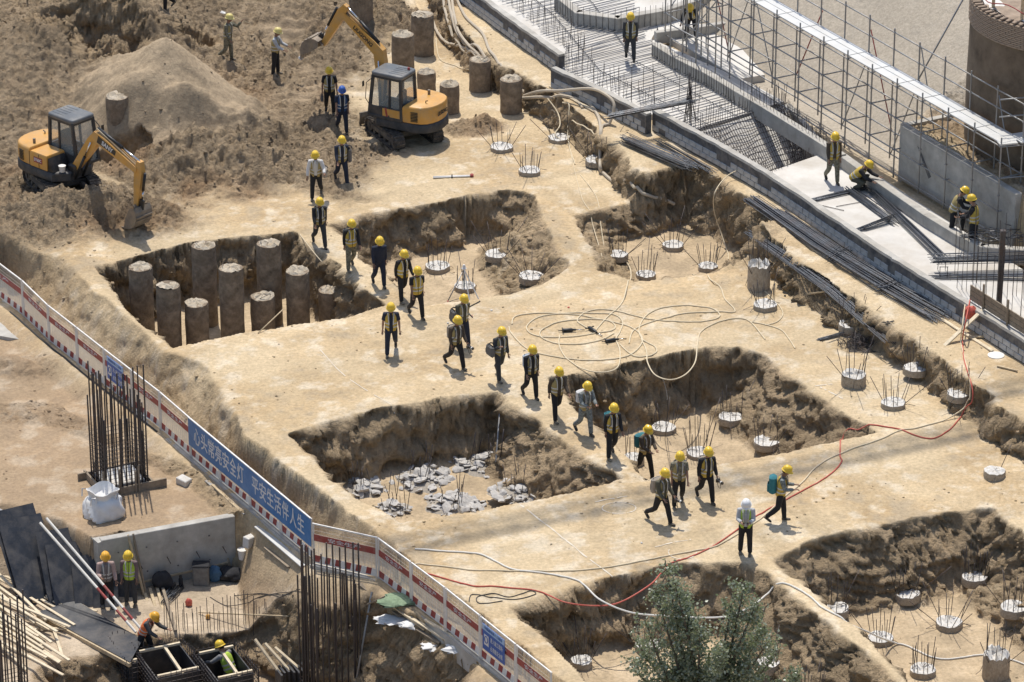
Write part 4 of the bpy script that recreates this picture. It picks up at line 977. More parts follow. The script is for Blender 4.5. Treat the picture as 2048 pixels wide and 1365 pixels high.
def slab_outline(mb, outline, z0, z1, bev=.05):
    n = len(outline); c = sum((Vector(p) for p in outline), Vector((0, 0))) / n; vs = []
    def ins(k): return [(p[0] + (c.x - p[0]) * k, p[1] + (c.y - p[1]) * k) for p in outline]
    rings = [(ins(.03), z0), (outline, z0 + bev * .6), (outline, z1 - bev), (ins(.025), z1 - bev * .3), (ins(.07), z1)]
    for o_, zz in rings: vs += [(p[0], p[1], zz) for p in o_]
    fs = [(i * n + k, i * n + (k + 1) % n, (i + 1) * n + (k + 1) % n, (i + 1) * n + k) for i in range(4) for k in range(n)] + [tuple(range(n - 1, -1, -1)), tuple(4 * n + k for k in range(n))]
    return mb.add(vs, fs)
def excavator(loc, az_tracks, az_house, boom, stick, bucket_dir, label, brand):
    root = thing('excavator', label, 'excavator', loc, az_tracks)
    # undercarriage
    for s_ in (1, -1):
        yc = s_ * .76; Lh, Rr = .95, .27; prof = []
        for i in range(13): th = -math.pi / 2 + math.pi * i / 12; prof.append((Lh + Rr * math.cos(th), Rr + Rr * math.sin(th)))
        for i in range(13): th = math.pi / 2 + math.pi * i / 12; prof.append((-Lh + Rr * math.cos(th), Rr + Rr * math.sin(th)))
        n = len(prof); m = MB(); vs = []
        for (px_, pz) in prof:
            dx, dz = px_ - max(-Lh, min(Lh, px_)), pz - Rr; l_ = math.hypot(dx, dz) or 1; k = (l_ - .05) / l_
            ix, iz = max(-Lh, min(Lh, px_)) + dx * k, Rr + dz * k
            vs += [(px_, yc - .2, pz), (px_, yc + .2, pz), (ix, yc + .2, iz), (ix, yc - .2, iz)]
        fs = [((i * 4 + j), (i * 4 + (j + 1) % 4), ((i + 1) % n) * 4 + (j + 1) % 4, ((i + 1) % n) * 4 + j) for i in range(n) for j in range(4)]
        m.add(vs, fs)
        per = 2 * (2 * Lh) + 2 * math.pi * Rr; NL = 40                     # grouser bars
        for i in range(NL):
            d_ = per * i / NL
            if d_ < 2 * Lh: p_ = (-Lh + d_, 0); nn = (0, -1)
            elif d_ < 2 * Lh + math.pi * Rr: th = -math.pi / 2 + (d_ - 2 * Lh) / Rr; p_ = (Lh + Rr * math.cos(th), Rr + Rr * math.sin(th)); nn = (math.cos(th), math.sin(th))
            elif d_ < 4 * Lh + math.pi * Rr: p_ = (Lh - (d_ - 2 * Lh - math.pi * Rr), 2 * Rr); nn = (0, 1)
            else: th = math.pi / 2 + (d_ - 4 * Lh - math.pi * Rr) / Rr; p_ = (-Lh + Rr * math.cos(th), Rr + Rr * math.sin(th)); nn = (math.cos(th), math.sin(th))
            t_ = Vector((-nn[1], 0, nn[0])); nv = Vector((nn[0], 0, nn[1])); Mr = Matrix((t_, Vector((0, 1, 0)), nv)).transposed()
            m.box((p_[0] + nn[0] * .012, yc, p_[1] + nn[1] * .012), (.05, .40, .04), Mr)
        tr_ = m.build('track', M['rubber'], root, False)
        m = MB(); m.box((0, yc, Rr), (2 * Lh - .1, .24, .22), bev=.04); m.build('track_frame', M['tracksteel'], tr_)
        for px_ in (-Lh, Lh):
            m = MB(); m.tube([(px_, yc - .13, Rr), (px_, yc + .13, Rr)], .215, 16); m.tube([(px_, yc - .17, Rr), (px_, yc + .17, Rr)], .08, 12); m.build('idler' if px_ > 0 else 'sprocket', M['tracksteel'], tr_, True)
        for k in range(4):
            m = MB(); m.tube([(-.6 + .4 * k, yc - .12, .12), (-.6 + .4 * k, yc + .12, .12)], .075, 12); m.build('roller', M['tracksteel'], tr_, True)
    m = MB(); m.box((0, 0, .36), (1.3, 1.3, .2), bev=.04); m.lathe((0, 0, .44), [(.48, 0), (.48, .2)], 20); m.build('car_body', M['tracksteel'], root)
    m = MB(); pr = [(1.62, .05), (1.55, .2), (1.54, .36), (1.6, .5), (1.66, .5), (1.62, .36), (1.64, .2), (1.7, .05)]
    m.prism(pr, -.95, .95, Matrix(((1, 0, 0), (0, 0, 1), (0, 1, 0)))); bl = m.build('dozer_blade', M['tracksteel'], root)
    for s_ in (-1, 1): m = MB(); m.beam((.5, s_ * .4, .34), (1.56, s_ * .5, .28), .12, .16); m.build('blade_arm', M['tracksteel'], bl)
    # upper structure
    ha = az_house - az_tracks
    tail = [(.98, -.93), (.98, .93), (-.7, .95), (-1.25, .86), (-1.55, .55), (-1.64, 0), (-1.55, -.55), (-1.25, -.86), (-.7, -.95)]
    m = MB(); slab_outline(m, smooth_poly(tail, 1), .62, .96, .05); up_b = m.build('upper_body', M['darkgrey'], root, True); up_b.rotation_euler = (0, 0, ha)
    # rear hood / counterweight
    m = MB(); hood = [(-.52, .94), (-1.2, .84), (-1.5, .55), (-1.6, 0), (-1.5, -.55), (-1.2, -.84), (-.52, -.94)]
    hp = [hood[0]] + smooth_poly(hood, 2)[2:-4] + [hood[-1]]
    slab_outline(m, hood[:1] + [(-.9, .91), (-1.2, .83), (-1.38, .70), (-1.5, .5), (-1.57, .25), (-1.59, 0), (-1.57, -.25), (-1.5, -.5), (-1.38, -.70), (-1.2, -.83), (-.9, -.91)] + hood[-1:], .965, 1.58, .1); hd = m.build('engine_hood', M['yellow'], up_b, True)
    m = MB(); slab_outline(m, [(.34, -.94), (.34, -.12), (-.515, -.12), (-.515, -.94)], .965, 1.50, .12); hs = m.build('side_hood', M['yellow'], up_b, True)
    m = MB(); m.add([(.36, -.90, 1.42), (.36, -.16, 1.42), (.60, -.16, .97), (.60, -.90, .97), (.335, -.90, .97), (.335, -.16, .97)], [(0, 1, 2, 3), (0, 3, 4), (1, 5, 2), (0, 4, 5, 1), (3, 2, 5, 4)]); m.build('front_cover', M['blacksteel'], up_b)
    for k in range(2):                                     # panel joints
        m = MB(); m.box((-.51 - .0 + (-.02 if k == 0 else .45), -.944, 1.22), (.012, .01, .5)); m.build('panel_joint', M['blacksteel'], up_b)
    for s_ in (-1, 1):
        for k in range(7): m = MB(); m.box((-.98 + .0 * k, s_ * .905, 1.06 + k * .055), (.26, .03, .022), Matrix.Rotation(s_ * .17, 3, 'Z')); m.build('vent_slat', M['blacksteel'], up_b)
    m = MB(); m.tube([(-.75, -.5, 1.57), (-.75, -.5, 1.74)], .05, 10); m.build('exhaust', M['bucket'], up_b, True)
    m = MB(); m.tube([(-1.1, .3, 1.56), (-1.1, .3, 1.66), (-1.18, .3, 1.68)], .02, 6); m.build('hood_handle', M['blacksteel'], up_b, True)
    # cab
    x0, x1, y0, y1, zb, zt2 = -.48, .86, -.06, .93, .96, 2.52
    A4 = [(x0, y0), (x1, y0), (x1, y1), (x0, y1)]; xr0, xr1 = x0 + .06, x1 - .17
    Rf = [(xr0, y0 + .03), (xr1, y0 + .03), (xr1, y1 - .05), (xr0, y1 - .05)]
    def lvl(i, zz): k = (zz - zb) / (zt2 - zb); return Vector((A4[i][0] + (Rf[i][0] - A4[i][0]) * k, A4[i][1] + (Rf[i][1] - A4[i][1]) * k, zz))
    m = MB()
    for i in range(4): m.beam(lvl(i, zb), lvl(i, zt2), .11, .11, up=(1, 0, 0), bev=.02)
    for i in range(4):
        j = (i + 1) % 4
        for zz in (zb + .04, zt2 - .04): m.beam(lvl(i, zz), lvl(j, zz), .10, .12, bev=.015)
    for i in (0, 2):                                          # lower side panels and the door pillar
        j = (i + 1) % 4; a0, a1 = lvl(i, zb + .22), lvl(j, zb + .22); m.beam(a0, a1, .06, .40)
        k_ = .40 if i == 0 else .62
        m.beam(lvl(i, zb).lerp(lvl(j, zb), k_), lvl(i, zt2).lerp(lvl(j, zt2), k_), .07, .06, up=(1, 0, 0))
    m.beam(lvl(3, zb + .3), lvl(0, zb + .3), .06, .55)
    cab = m.build('cab_frame', M['darkgrey'], up_b)
    m = MB(); rf = [(xr0 - .09, y0 - .03), (xr1 + .08, y0 - .03), (xr1 + .08, y1 + .01), (xr0 - .09, y1 + .01)]
    slab_outline(m, [p_ for i_ in range(4) for p_ in (tuple(Vector(rf[i_]).lerp(Vector(rf[i_ - 1]), .10)), tuple(Vector(rf[i_]).lerp(Vector(rf[i_ - 1]), .03).lerp(Vector(rf[(i_ + 1) % 4]), .03)), tuple(Vector(rf[i_]).lerp(Vector(rf[(i_ + 1) % 4]), .10)))], zt2 - .02, zt2 + .12, .05); m.build('cab_roof', M['roofgrey'], up_b, True)
    for k in range(5): m = MB(); m.box((xr0 + .28, y0 + .16 + .16 * k, zt2 + .122), (.55, .05, .02), bev=.008); m.build('roof_rib', M['roofgrey'], up_b)
    def pane(i, j, zlo, zhi, k0, k1, nm='window_pane'):
        P = [lvl(i, zlo).lerp(lvl(j, zlo), k0), lvl(i, zlo).lerp(lvl(j, zlo), k1), lvl(i, zhi).lerp(lvl(j, zhi), k1), lvl(i, zhi).lerp(lvl(j, zhi), k0)]
        m = MB(); m.add(P, [(0, 1, 2, 3)]); m.build(nm, M['glass'], up_b)
    pane(1, 2, zb + .12, zt2 - .08, .05, .95, 'windscreen'); pane(3, 0, zb + .6, zt2 - .1, .06, .94, 'rear_window')
    for i, k_ in ((0, .40), (2, .62)): pane(i, i + 1, zb + .44, zt2 - .1, .06, k_ - .04); pane(i, (i + 1) % 4, zb + .44, zt2 - .1, k_ + .04, .94)
    m = MB(); m.box((-.02, .44, 1.30), (.46, .46, .12), bev=.04); m.box((-.24, .44, 1.62), (.12, .44, .62), bev=.04); m.build('seat', M['darkcloth'], up_b)
    m = MB(); m.box((.46, .44, 1.22), (.14, .5, .4), bev=.03); m.build('console', M['darkgrey'], up_b)
    for q in (.32, .56): rod(Vector((.42, q, 1.4)), Vector((.38, q, 1.66)), .016, M['blacksteel'], 'control_lever', up_b, 6)
    m = MB(); m.tube([(x1 - .02, y1 + .02, 1.4), (x1 + .1, y1 + .06, 1.6), (x1 + .06, y1 + .05, 2.2), (xr1 + .02, y1, 2.4)], .014, 6); m.build('grab_rail', M['blacksteel'], up_b, True)
    m = MB(); m.tube([(x1 + .0, y0 - .02, 1.2), (x1 + .1, y0 - .04, 1.5), (x1 + .0, y0 - .03, 2.3)], .014, 6); m.build('grab_rail', M['blacksteel'], up_b, True)
    m = MB(); m.box((x1 + .16, y1 + .1, 2.15), (.03, .12, .2), bev=.01); m.build('mirror', M['blacksteel'], up_b)
    # boom, stick, bucket
    yc = -.17 if brand == 'a' else -.17
    rt, el, tp = boom
    m = MB(); mid1 = ((rt[0] + el[0]) / 2, (rt[1] + el[1]) / 2); e2 = (el[0] * .8 + rt[0] * .2, el[1] * .8 + rt[1] * .2); e3 = (el[0] * .8 + tp[0] * .2, el[1] * .8 + tp[1] * .2)
    arm(m, [rt, mid1, e2, (el[0] * .9 + (e2[0] + e3[0]) * .05, el[1] * .9 + (e2[1] + e3[1]) * .05), e3, ((el[0] + tp[0]) / 2, (el[1] + tp[1]) / 2), tp], [.24, .36, .42, .44, .40, .32, .20], .24, yc)
    bo = m.build('boom', M['yellow'], up_b)
    m = MB(); m.box((rt[0] - .05, yc, rt[1] - .05), (.4, .42, .4), bev=.06); m.build('swing_post', M['blacksteel'], up_b)
    s0, s1 = stick; sdv = (Vector(s1) - Vector(s0)).normalized(); bk0 = Vector(s0) - sdv * .34 + Vector((sdv.y, -sdv.x)) * (-.16 if brand == 'a' else .16) * 0
    m = MB(); arm(m, [tuple(Vector(s0) - sdv * .36), tuple(Vector(s0) - sdv * .05), s0, tuple(Vector(s0).lerp(Vector(s1), .5)), s1], [.16, .34, .36, .28, .18], .19, yc); m.build('stick', M['yellow'], up_b)
    cyl(up_b, tuple(Vector(el).lerp(Vector(tp), .02) + Vector((0, .30))), tuple(Vector(s0) - sdv * .34), yc, 'stick_cylinder')
    for dy in (-.17, .17): cyl(up_b, (rt[0] + .12, rt[1] - .32), tuple(Vector(el).lerp(Vector(rt), .15)), yc + dy, 'boom_cylinder', .05, .6)
    sn_ = Vector((-sdv.y, sdv.x)); sn_ = sn_ if sn_.x > 0 else -sn_
    cyl(up_b, tuple(Vector(s0) + sn_ * .26 - sdv * .02), tuple(Vector(s1) - sdv * .28 + sn_ * .2), yc, 'bucket_cylinder', .05, .65)
    m = MB(); m.beam((*[(Vector(s1) - sdv * .28 + sn_ * .2).x, yc][:2], (Vector(s1) - sdv * .28 + sn_ * .2).y), (Vector(s1).x + bucket_dir[0] * .15 + sn_.x * .18, yc, Vector(s1).y + bucket_dir[1] * .15 + sn_.y * .18), .2, .07, up=(0, 1, 0)); m.build('linkage', M['blacksteel'], up_b)
    # bucket: curved shell with side plates and teeth.  local u = opening->teeth direction, v = back
    bu = Vector(bucket_dir).normalized(); bv = Vector((-bu.y, bu.x)); bv = bv if bv.dot(sn_) > 0 else -bv; W2 = .36
    sh_ = [(-.05, .20), (.10, .30), (.30, .345), (.52, .30), (.70, .17), (.80, -.02), (.86, -.22)]
    P3 = lambda u, v, yy: (s1[0] + bu.x * u + bv.x * v, yc + yy, s1[1] + bu.y * u + bv.y * v)
    m = MB(); vs = []
    for (u, v) in sh_:
        k = 1 - .035 / max(.2, math.hypot(u - .3, v + .1))
        vs += [P3(u, v, -W2), P3(u, v, W2), P3(.3 + (u - .3) * k, -.1 + (v + .1) * k, W2), P3(.3 + (u - .3) * k, -.1 + (v + .1) * k, -W2)]
    n = len(sh_); fs = [(i * 4 + j, i * 4 + (j + 1) % 4, (i + 1) * 4 + (j + 1) % 4, (i + 1) * 4 + j) for i in range(n - 1) for j in range(4)] + [(3, 2, 1, 0), tuple((n - 1) * 4 + j for j in range(4))]
    m.add(vs, fs); bkt = m.build('bucket', M['bucket'], up_b)
    for s_ in (-1, 1):
        m = MB(); out = sh_ + [(.45, -.17), (.05, -.02)]; vs = [P3(u, v, s_ * W2 - .012) for u, v in out] + [P3(u, v, s_ * W2 + .012) for u, v in out]; k = len(out)
        m.add(vs, [tuple(range(k)), tuple(range(2 * k - 1, k - 1, -1))] + [(i, (i + 1) % k, (i + 1) % k + k, i + k) for i in range(k)]); m.build('bucket_side', M['bucket'], up_b)
    for k in range(5):
        yy = -W2 + .06 + k * (2 * W2 - .12) / 4
        m = MB(); m.beam(P3(.83, -.17, yy), P3(.92, -.40, yy), .06, .05, up=(0, 1, 0)); m.build('bucket_tooth', M['bucket'], up_b)
    for k in range(4):
        u = .25 + .13 * k; v = (.345, .33, .28, .20)[k]; m = MB(); m.beam(P3(u, v + .01, -W2), P3(u, v + .01, W2), .05, .03); m.build('wear_strip', M['bucket'], up_b)
    m = MB()
    for s_ in (-.11, .11): m.beam(P3(-.06, .0, s_), P3(.12, .27, s_), .03, .22, up=(0, 1, 0))
    m.build('bucket_ear', M['bucket'], up_b)
    # hoses along the boom
    for k in range(3):
        pts = [Vector((e2[0], yc - .06 + .06 * k, e2[1] + .25)), Vector((el[0] + .05, yc - .06 + .06 * k, el[1] + .30)), Vector((*[(Vector(el).lerp(Vector(tp), .5)).x, yc - .06 + .06 * k], Vector(el).lerp(Vector(tp), .5).y + .24)), Vector((tp[0], yc - .06 + .06 * k, tp[1] + .16))]
        m = MB(); m.tube(pts, .014, 5); m.build('hydraulic_hose', M['cable'] if k else M['hosebeige'], up_b, True)
    # lettering
    d_ = (Vector(tp) - Vector(el)).normalized(); c_ = Vector(el).lerp(Vector(tp), .30)
    if brand == 'a':
        m = MB(); q = [Vector(el).lerp(Vector(tp), k) for k in (.06, .50)]; nn = Vector((-d_.y, d_.x)) * .14
        m.add([(q[0].x + nn.x, yc - .124, q[0].y + nn.y), (q[1].x + nn.x * .7, yc - .124, q[1].y + nn.y * .7), (q[1].x - nn.x * .6, yc - .124, q[1].y - nn.y * .6), (q[0].x - nn.x, yc - .124, q[0].y - nn.y)], [(3, 2, 1, 0)]); m.build('boom_decal', M['blacksteel'], up_b)
        text_on('SANY', .22, M['lettering'], up_b, (c_.x, yc - .13, c_.y), (d_.x, 0, d_.y), (-d_.y, 0, d_.x), 'lettering', .55, .008)
        m = MB(); m.box((-.10, -.948, 1.25), (.42, .012, .2), bev=.003); m.build('model_decal', M['redpaint'], up_b)
        text_on('SY60C', .15, M['lettering'], up_b, (-.10, -.957, 1.25), (1, 0, 0), (0, 0, 1), 'lettering', .36, .004)
    else:
        text_on('LIUGONG', .2, M['letteringblack'], up_b, (Vector(el).lerp(Vector(tp), .42).x, yc + .128, Vector(el).lerp(Vector(tp), .42).y), (-d_.x, 0, -d_.y), (-d_.y, 0, d_.x), 'lettering', .95, .006)
        text_on('LIUGONG', .2, M['letteringblack'], up_b, (-1.605, 0, 1.25), (0, -1, 0), (0, 0, 1), 'lettering', .62, .008)
        m = MB(); m.add([(.05, .962, 1.0), (.13, .962, 1.0), (.20, .962, 1.38), (.12, .962, 1.38)], [(0, 1, 2, 3)]); m.build('red_decal', M['redpaint'], up_b)
        m = MB(); m.box((-.1, .945, 1.17), (.8, .03, .38), bev=.02); m.build('side_panel', M['yellow'], up_b)
        m = MB(); m.lathe((-.35, .2, zt2 + .12), [(.05, 0), (.05, .07), (.03, .1)], 10); m.build('beacon', M['redpaint'], up_b, True)
    return root
excavator(U(125, 375, .6), R(-62), R(-42), ((.95, 1.05), (2.10, 2.50), (4.05, 1.82)), ((4.10, 1.80), (3.92, .52)), (-.12, -1), 'yellow crawler excavator digging beside the spoil heap, its bucket set on the ground', 'a')
excavator(U(808, 273, .03), R(118), R(150), ((.85, 1.0), (1.05, 2.95), (2.55, 4.10)), ((2.60, 4.12), (3.40, 2.78)), (.95, -.25), 'yellow crawler excavator with its boom raised high near the pile stumps', 'b')
o = thing('paint_pail', 'small white pail standing on the excavator step beside the spoil heap', 'bucket', U(125, 375, .6) + Matrix.Rotation(R(-42), 3, 'Z') @ Vector((.72, -.6, .96))); m = MB(); m.lathe((0, 0, 0), [(.09, 0), (.12, .2), (.13, .22), (.11, .21)], 14); m.build('body', M['whitepaint'], o, True)
# ---------------- bored piles and pile heads ----------------
V = Vector
def jag(n, amp, r): return [r.uniform(-amp, amp) for _ in range(n)]
def tall_pile(px_, ytop, ybase, rpx, zb, label, group, seed, tilt=0.0, cone=0.0):
    r_ = random.Random(seed); random.seed(seed)
    b = U(px_, ybase, zb) if zb is not None else G(px_, ybase)
    mp = mpp(px_, ybase, b.z); Rr = rpx * mp; b = b + V((0, Rr * .6, 0))
    top = UY(px_, ytop, b.y); H = top.z - b.z
    root = thing('bored_pile', label, 'pile', b, r_.uniform(0, 6), group)
    m = MB(); m.lathe((0, 0, 0), [(Rr * 1.02, -.4), (Rr * 1.01, 0), (Rr * .98, H * .3), (Rr * 1.02, H * .6), (Rr, H - .12), (Rr * .97, H - .02)], 28, r_.uniform(.025, .06)); m.build('shaft', M['pile'], root, True)
    m = MB(); n = 24; tx, ty = r_.uniform(-.25, .25), r_.uniform(-.25, .25); vs = [(0, 0, H + r_.uniform(-.02, .10) + cone)]
    for ring, k in enumerate((.35, .68, .97)):
        for i in range(n): th = 2 * math.pi * i / n; vs.append((math.cos(th) * Rr * k * r_.uniform(.96, 1.02), math.sin(th) * Rr * k, H + (r_.uniform(-.05, .06) if ring < 2 else -.05 + r_.uniform(-.06, .03)) + cone * (1 - k) + max(0, tx * math.cos(th) + ty * math.sin(th)) * .35 * k))
    fs = [(0, 1 + i, 1 + (i + 1) % n) for i in range(n)] + [(1 + q * n + i, 1 + (q + 1) * n + i, 1 + (q + 1) * n + (i + 1) % n, 1 + q * n + (i + 1) % n) for q in range(2) for i in range(n)]
    m.add(vs, fs); m.build('broken_top', M['piletop'], root, True)
    if r_.random() < .45:
        m = MB(); a0 = r_.uniform(0, 6.28); pts = [V((math.cos(a0 + t_ * 2) * Rr * .7, math.sin(a0 + t_ * 2) * Rr * .7, H + .02 + .1 * math.sin(t_ * 3))) for t_ in np.linspace(0, 1, 7)]
        m.tube(pts, .008, 5); m.build('tie_wire', M['cable'], root, True)
    return root
ZA = -2.0
gA = 'tall pile stumps standing in the dug bay'
for i, (a, t_, b, lb) in enumerate(((285, 533, 650, 'tall soiled pile stump in the pile bay, at its bay corner under the left edge'), (340, 570, 688, 'tall soiled pile stump close behind the near rim of the pile bay'), (395, 605, 684, 'short pile stump between taller ones in the pile bay'), (412, 490, 632, 'tall dirt topped pile stump against the back face of the pile bay'), (465, 535, 668, 'tall pale topped pile stump in the middle of the pile bay'), (541, 486, 632, 'tall dirt topped pile stump near the berm side of the pile bay'), (527, 592, 660, 'short broad pile stump with a pole leaning on it'), (597, 541, 646, 'tall flat topped pile stump with a thin hose behind it'), (661, 578, 634, 'short flat topped pile stump beside the walked berm'))):
    tall_pile(a, t_, b + 22, 24, ZA, lb, gA, 100 + i)
gB = 'pile stumps beside the raised excavator'
for i, (a, t_, b, rp, lb, cn) in enumerate(((722, -25, 42, 24, 'pile stump at the spoil edge beyond the raised boom', 0), (845, 28, 112, 23, 'tall pile stump behind the split topped one near the hoses', 0), (806, 68, 150, 22, 'tall pile stump with a slanted split top behind the excavator cab', .1), (853, 143, 188, 19, 'crumbling pile stump just behind the excavator tail', .05), (899, 168, 228, 20, 'earthy pile stump in line with the excavator tail', .1), (960, 118, 184, 22, 'clean cut pile stump in front of the fat hoses', 0), (1022, 157, 228, 22, 'pile stump under the arching hoses', 0), (234, 192, 234, 23, 'lone pile stump sticking out of the cone shaped spoil heap', .05))):
    tall_pile(a, t_, b, rp, None, lb, gB, 200 + i, cone=cn)

_stub = {}
def cap_mesh(R_, h, seed):
    key = seed % 6
    if key in _stub: return _stub[key]
    random.seed(900 + key); r = random.Random(900 + key)
    m = MB(); n = 26; vs = []
    wob = [1 + .03 * math.sin(3 * t_ + key) + r.uniform(-.03, .03) for t_ in [2 * math.pi * i / n for i in range(n)]]
    for (k, zz) in ((1.0, -.35), (1.0, .0), (.99, .8), (.96, 1.0)):
        for i in range(n): th = 2 * math.pi * i / n; vs.append((math.cos(th) * k * wob[i], math.sin(th) * k * wob[i], zz + (r.uniform(-.10, .08) if zz == 1.0 else 0)))
    fs = [(q * n + i, q * n + (i + 1) % n, (q + 1) * n + (i + 1) % n, (q + 1) * n + i) for q in range(3) for i in range(n)]
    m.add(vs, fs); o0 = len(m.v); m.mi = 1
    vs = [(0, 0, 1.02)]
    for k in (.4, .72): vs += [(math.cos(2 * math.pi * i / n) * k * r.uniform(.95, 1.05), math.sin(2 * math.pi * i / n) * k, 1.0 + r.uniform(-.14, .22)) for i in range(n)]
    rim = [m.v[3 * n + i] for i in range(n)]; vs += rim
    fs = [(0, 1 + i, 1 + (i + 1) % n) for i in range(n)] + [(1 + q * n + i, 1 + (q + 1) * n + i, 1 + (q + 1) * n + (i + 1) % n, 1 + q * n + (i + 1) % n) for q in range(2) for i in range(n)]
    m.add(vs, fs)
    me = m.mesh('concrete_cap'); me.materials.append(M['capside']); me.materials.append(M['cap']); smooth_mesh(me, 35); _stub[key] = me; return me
def pile_head(px_, py_, rpx, label, group, seed, hh=.2, bars=11, blen=.85, spread=.12, z=None, stir=7, missing=0.0, top=True):
    r = random.Random(seed); p = G(px_, py_) if z is None else U(px_, py_, z); Rr = rpx * mpp(px_, py_, p.z); zg = zt(p.x, p.y)
    p = p + V((0, -.05, 0)); hh = hh * (.8 if hh < .3 else 1)
    root = thing('pile_head', label, 'pile head', p, 0, group)
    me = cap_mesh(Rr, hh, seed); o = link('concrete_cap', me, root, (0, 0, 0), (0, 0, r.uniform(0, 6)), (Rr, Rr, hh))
    a0 = r.uniform(0, 6)
    for k in range(bars):
        th = a0 + 2 * math.pi * k / bars + r.uniform(-.1, .1); q = V((math.cos(th), math.sin(th), 0)) * Rr * .78
        if r.random() < missing: continue
        L = blen * r.uniform(.65, 1.1); sp = spread * r.uniform(-.3, 1.3) if r.random() < .8 else .55 * r.uniform(.6, 1.4)
        rod(q + V((0, 0, hh * .6)), q + V((math.cos(th) * sp * L * 1.6 + r.uniform(-.05, .05), math.sin(th) * sp * L * 1.6 + r.uniform(-.05, .05), hh + L)), .0105, M['rebar'], 'rebar', root, 5)
    for k in range(stir):                                    # cut spiral bars splayed on the ground and over the top
        th = r.uniform(0, 6.28); q = V((math.cos(th), math.sin(th), 0))
        if k % 2 == 0: pts = [q * Rr * .95 + V((0, 0, hh * .4)), q * Rr * 1.12 + V((0, 0, .10)), q * Rr * r.uniform(1.3, 1.75) + V((r.uniform(-.1, .1), r.uniform(-.1, .1), .015))]
        else: pts = [q * Rr * .85 + V((0, 0, hh)), q * Rr * .6 + V((0, 0, hh + .07)), q * Rr * .2 + V((r.uniform(-.1, .1), r.uniform(-.1, .1), hh + .05))]
        m = MB(); m.tube(pts, .008, 5); m.build('spiral_bar', M['rebar'], root, True)
    return root
g1 = 'pile heads on the upper level'; 
for i, (a, b, rp, lb) in enumerate(((1003, 299, 23, 'pile head with rebar nearest the excavator tail side of the upper level'), (1118, 281, 22, 'pile head with rebar beneath the hanging thin hoses'), (1059, 346, 22, 'low pile head with rebar between the surveying staff and the pale hose'), (1193, 325, 23, 'pile head with rebar that the fat pale hose crosses'))): pile_head(a, b, rp, lb, g1, 300 + i, .19)
for i, (a, b, rp, lb) in enumerate(((875, 538, 25, 'pile head with rebar in the centre bay beside the berm of walking workers'), (995, 514, 25, 'pile head with rebar at the back of the centre bay below the scooped slope'), (1062, 558, 25, 'pile head with flattened bent rebar in the centre bay'))): pile_head(a, b, rp, lb, 'pile heads in the centre bay', 320 + i, .2, spread=.5 if i == 2 else .12, blen=.7 if i == 2 else .85, stir=14 if i == 2 else 8)
pile_head(930, 578, 22, 'small pile head under the surveying tripod', 'pile heads in the centre bay', 325, .2, bars=7)
for i, (a, b, rp, lb) in enumerate(((1236, 515, 20, 'pile head with rebar that thin hoses run past in the bench bay'), (1346, 496, 22, 'pile head with rebar nearest the bench face in the bench bay'), (1416, 538, 20, 'pile head with rebar beside the soil mound in the bench bay'), (1292, 555, 20, 'half hidden pile head with rebar under the rim of the bench bay'))): pile_head(a, b, rp, lb, 'pile heads in the bench bay', 330 + i, .2)
gR = 'pile heads below the bench of rebar'
for i, (a, b, rp, lb) in enumerate(((1530, 615, 24, 'pile head with rebar standing in front of the tall stump pile head'), (1700, 655, 24, 'pile head with rebar under the end of the fallen rebar bundle'), (1831, 742, 25, 'pile head with rebar at the foot of the long leaning plank'), (1786, 812, 25, 'pile head with a yellow tag among its rebar'), (1917, 793, 25, 'pile head with rebar that the red and white hoses run past'))): pile_head(a, b, rp, lb, gR, 340 + i, .2)
pile_head(1707, 768, 25, 'double stepped pile head with tall rebar in front of the tangled wire', gR, 350, .38, blen=1.0)
pile_head(1517, 575, 23, 'tall stump pile head with rebar standing well above the ground by the soil mound', gR, 351, .85, stir=2)
pile_head(1988, 952, 22, 'broken bare pile head without rebar on the open ground', None, 352, .26, bars=1, stir=1)
for i, (a, b, rp, lb) in enumerate(((1327, 861, 25, 'pile head with splayed rebar under the hanging cable in the middle bay'), (1462, 840, 26, 'pile head with rebar at the back of the middle bay'), (1397, 911, 25, 'pile head with a dense ring of tall rebar in the middle bay'), (1533, 889, 27, 'pile head with rebar by the scalloped slope of the middle bay'), (1266, 922, 22, 'pile head half hidden behind the berm walkers in the middle bay'))): pile_head(a, b, rp, lb, 'pile heads in the middle bay', 360 + i, .2, z=-1.85 if i == 4 else None, bars=15 if i == 2 else 10, blen=1.1 if i == 2 else .8)
gG = 'pile heads in the bay beyond the tree'
for i, (a, b, rp, lb) in enumerate(((1672, 1223, 26, 'pile head with rebar behind the crumbling berm beyond the tree'), (1813, 1194, 27, 'pile head with many cut bars in the corner bay'), (1948, 1161, 26, 'pile head with rebar under the slumped corner face'), (1760, 1283, 26, 'pile head with rebar crossed by the white hose'), (1897, 1252, 27, 'pile head with fanned rebar in the middle of the corner bay'), (2027, 1222, 28, 'pile head with splayed rebar under the broken outer slope of the corner bay'), (1845, 1346, 26, 'pile head with a dark upright post among its rebar'))): pile_head(a, b, rp, lb, gG, 380 + i, .22, bars=12)
pile_head(1990, 1350, 27, 'tall stump pile head with rebar and a hanging rag', gG, 390, .72, stir=3)
for i, (a, b, rp, lb) in enumerate(((1163, 1330, 22, 'pile head with rebar between the barrier and the tree'), (1295, 1298, 25, 'pile head half hidden behind the leafy tree'), (1535, 1334, 25, 'pile head with rebar peeping out beside the tree crown'), (1625, 1400, 25, 'pile head with rebar rising into view below the tree'))): pile_head(a, b, rp, lb, 'pile heads around the tree', 395 + i, .24)

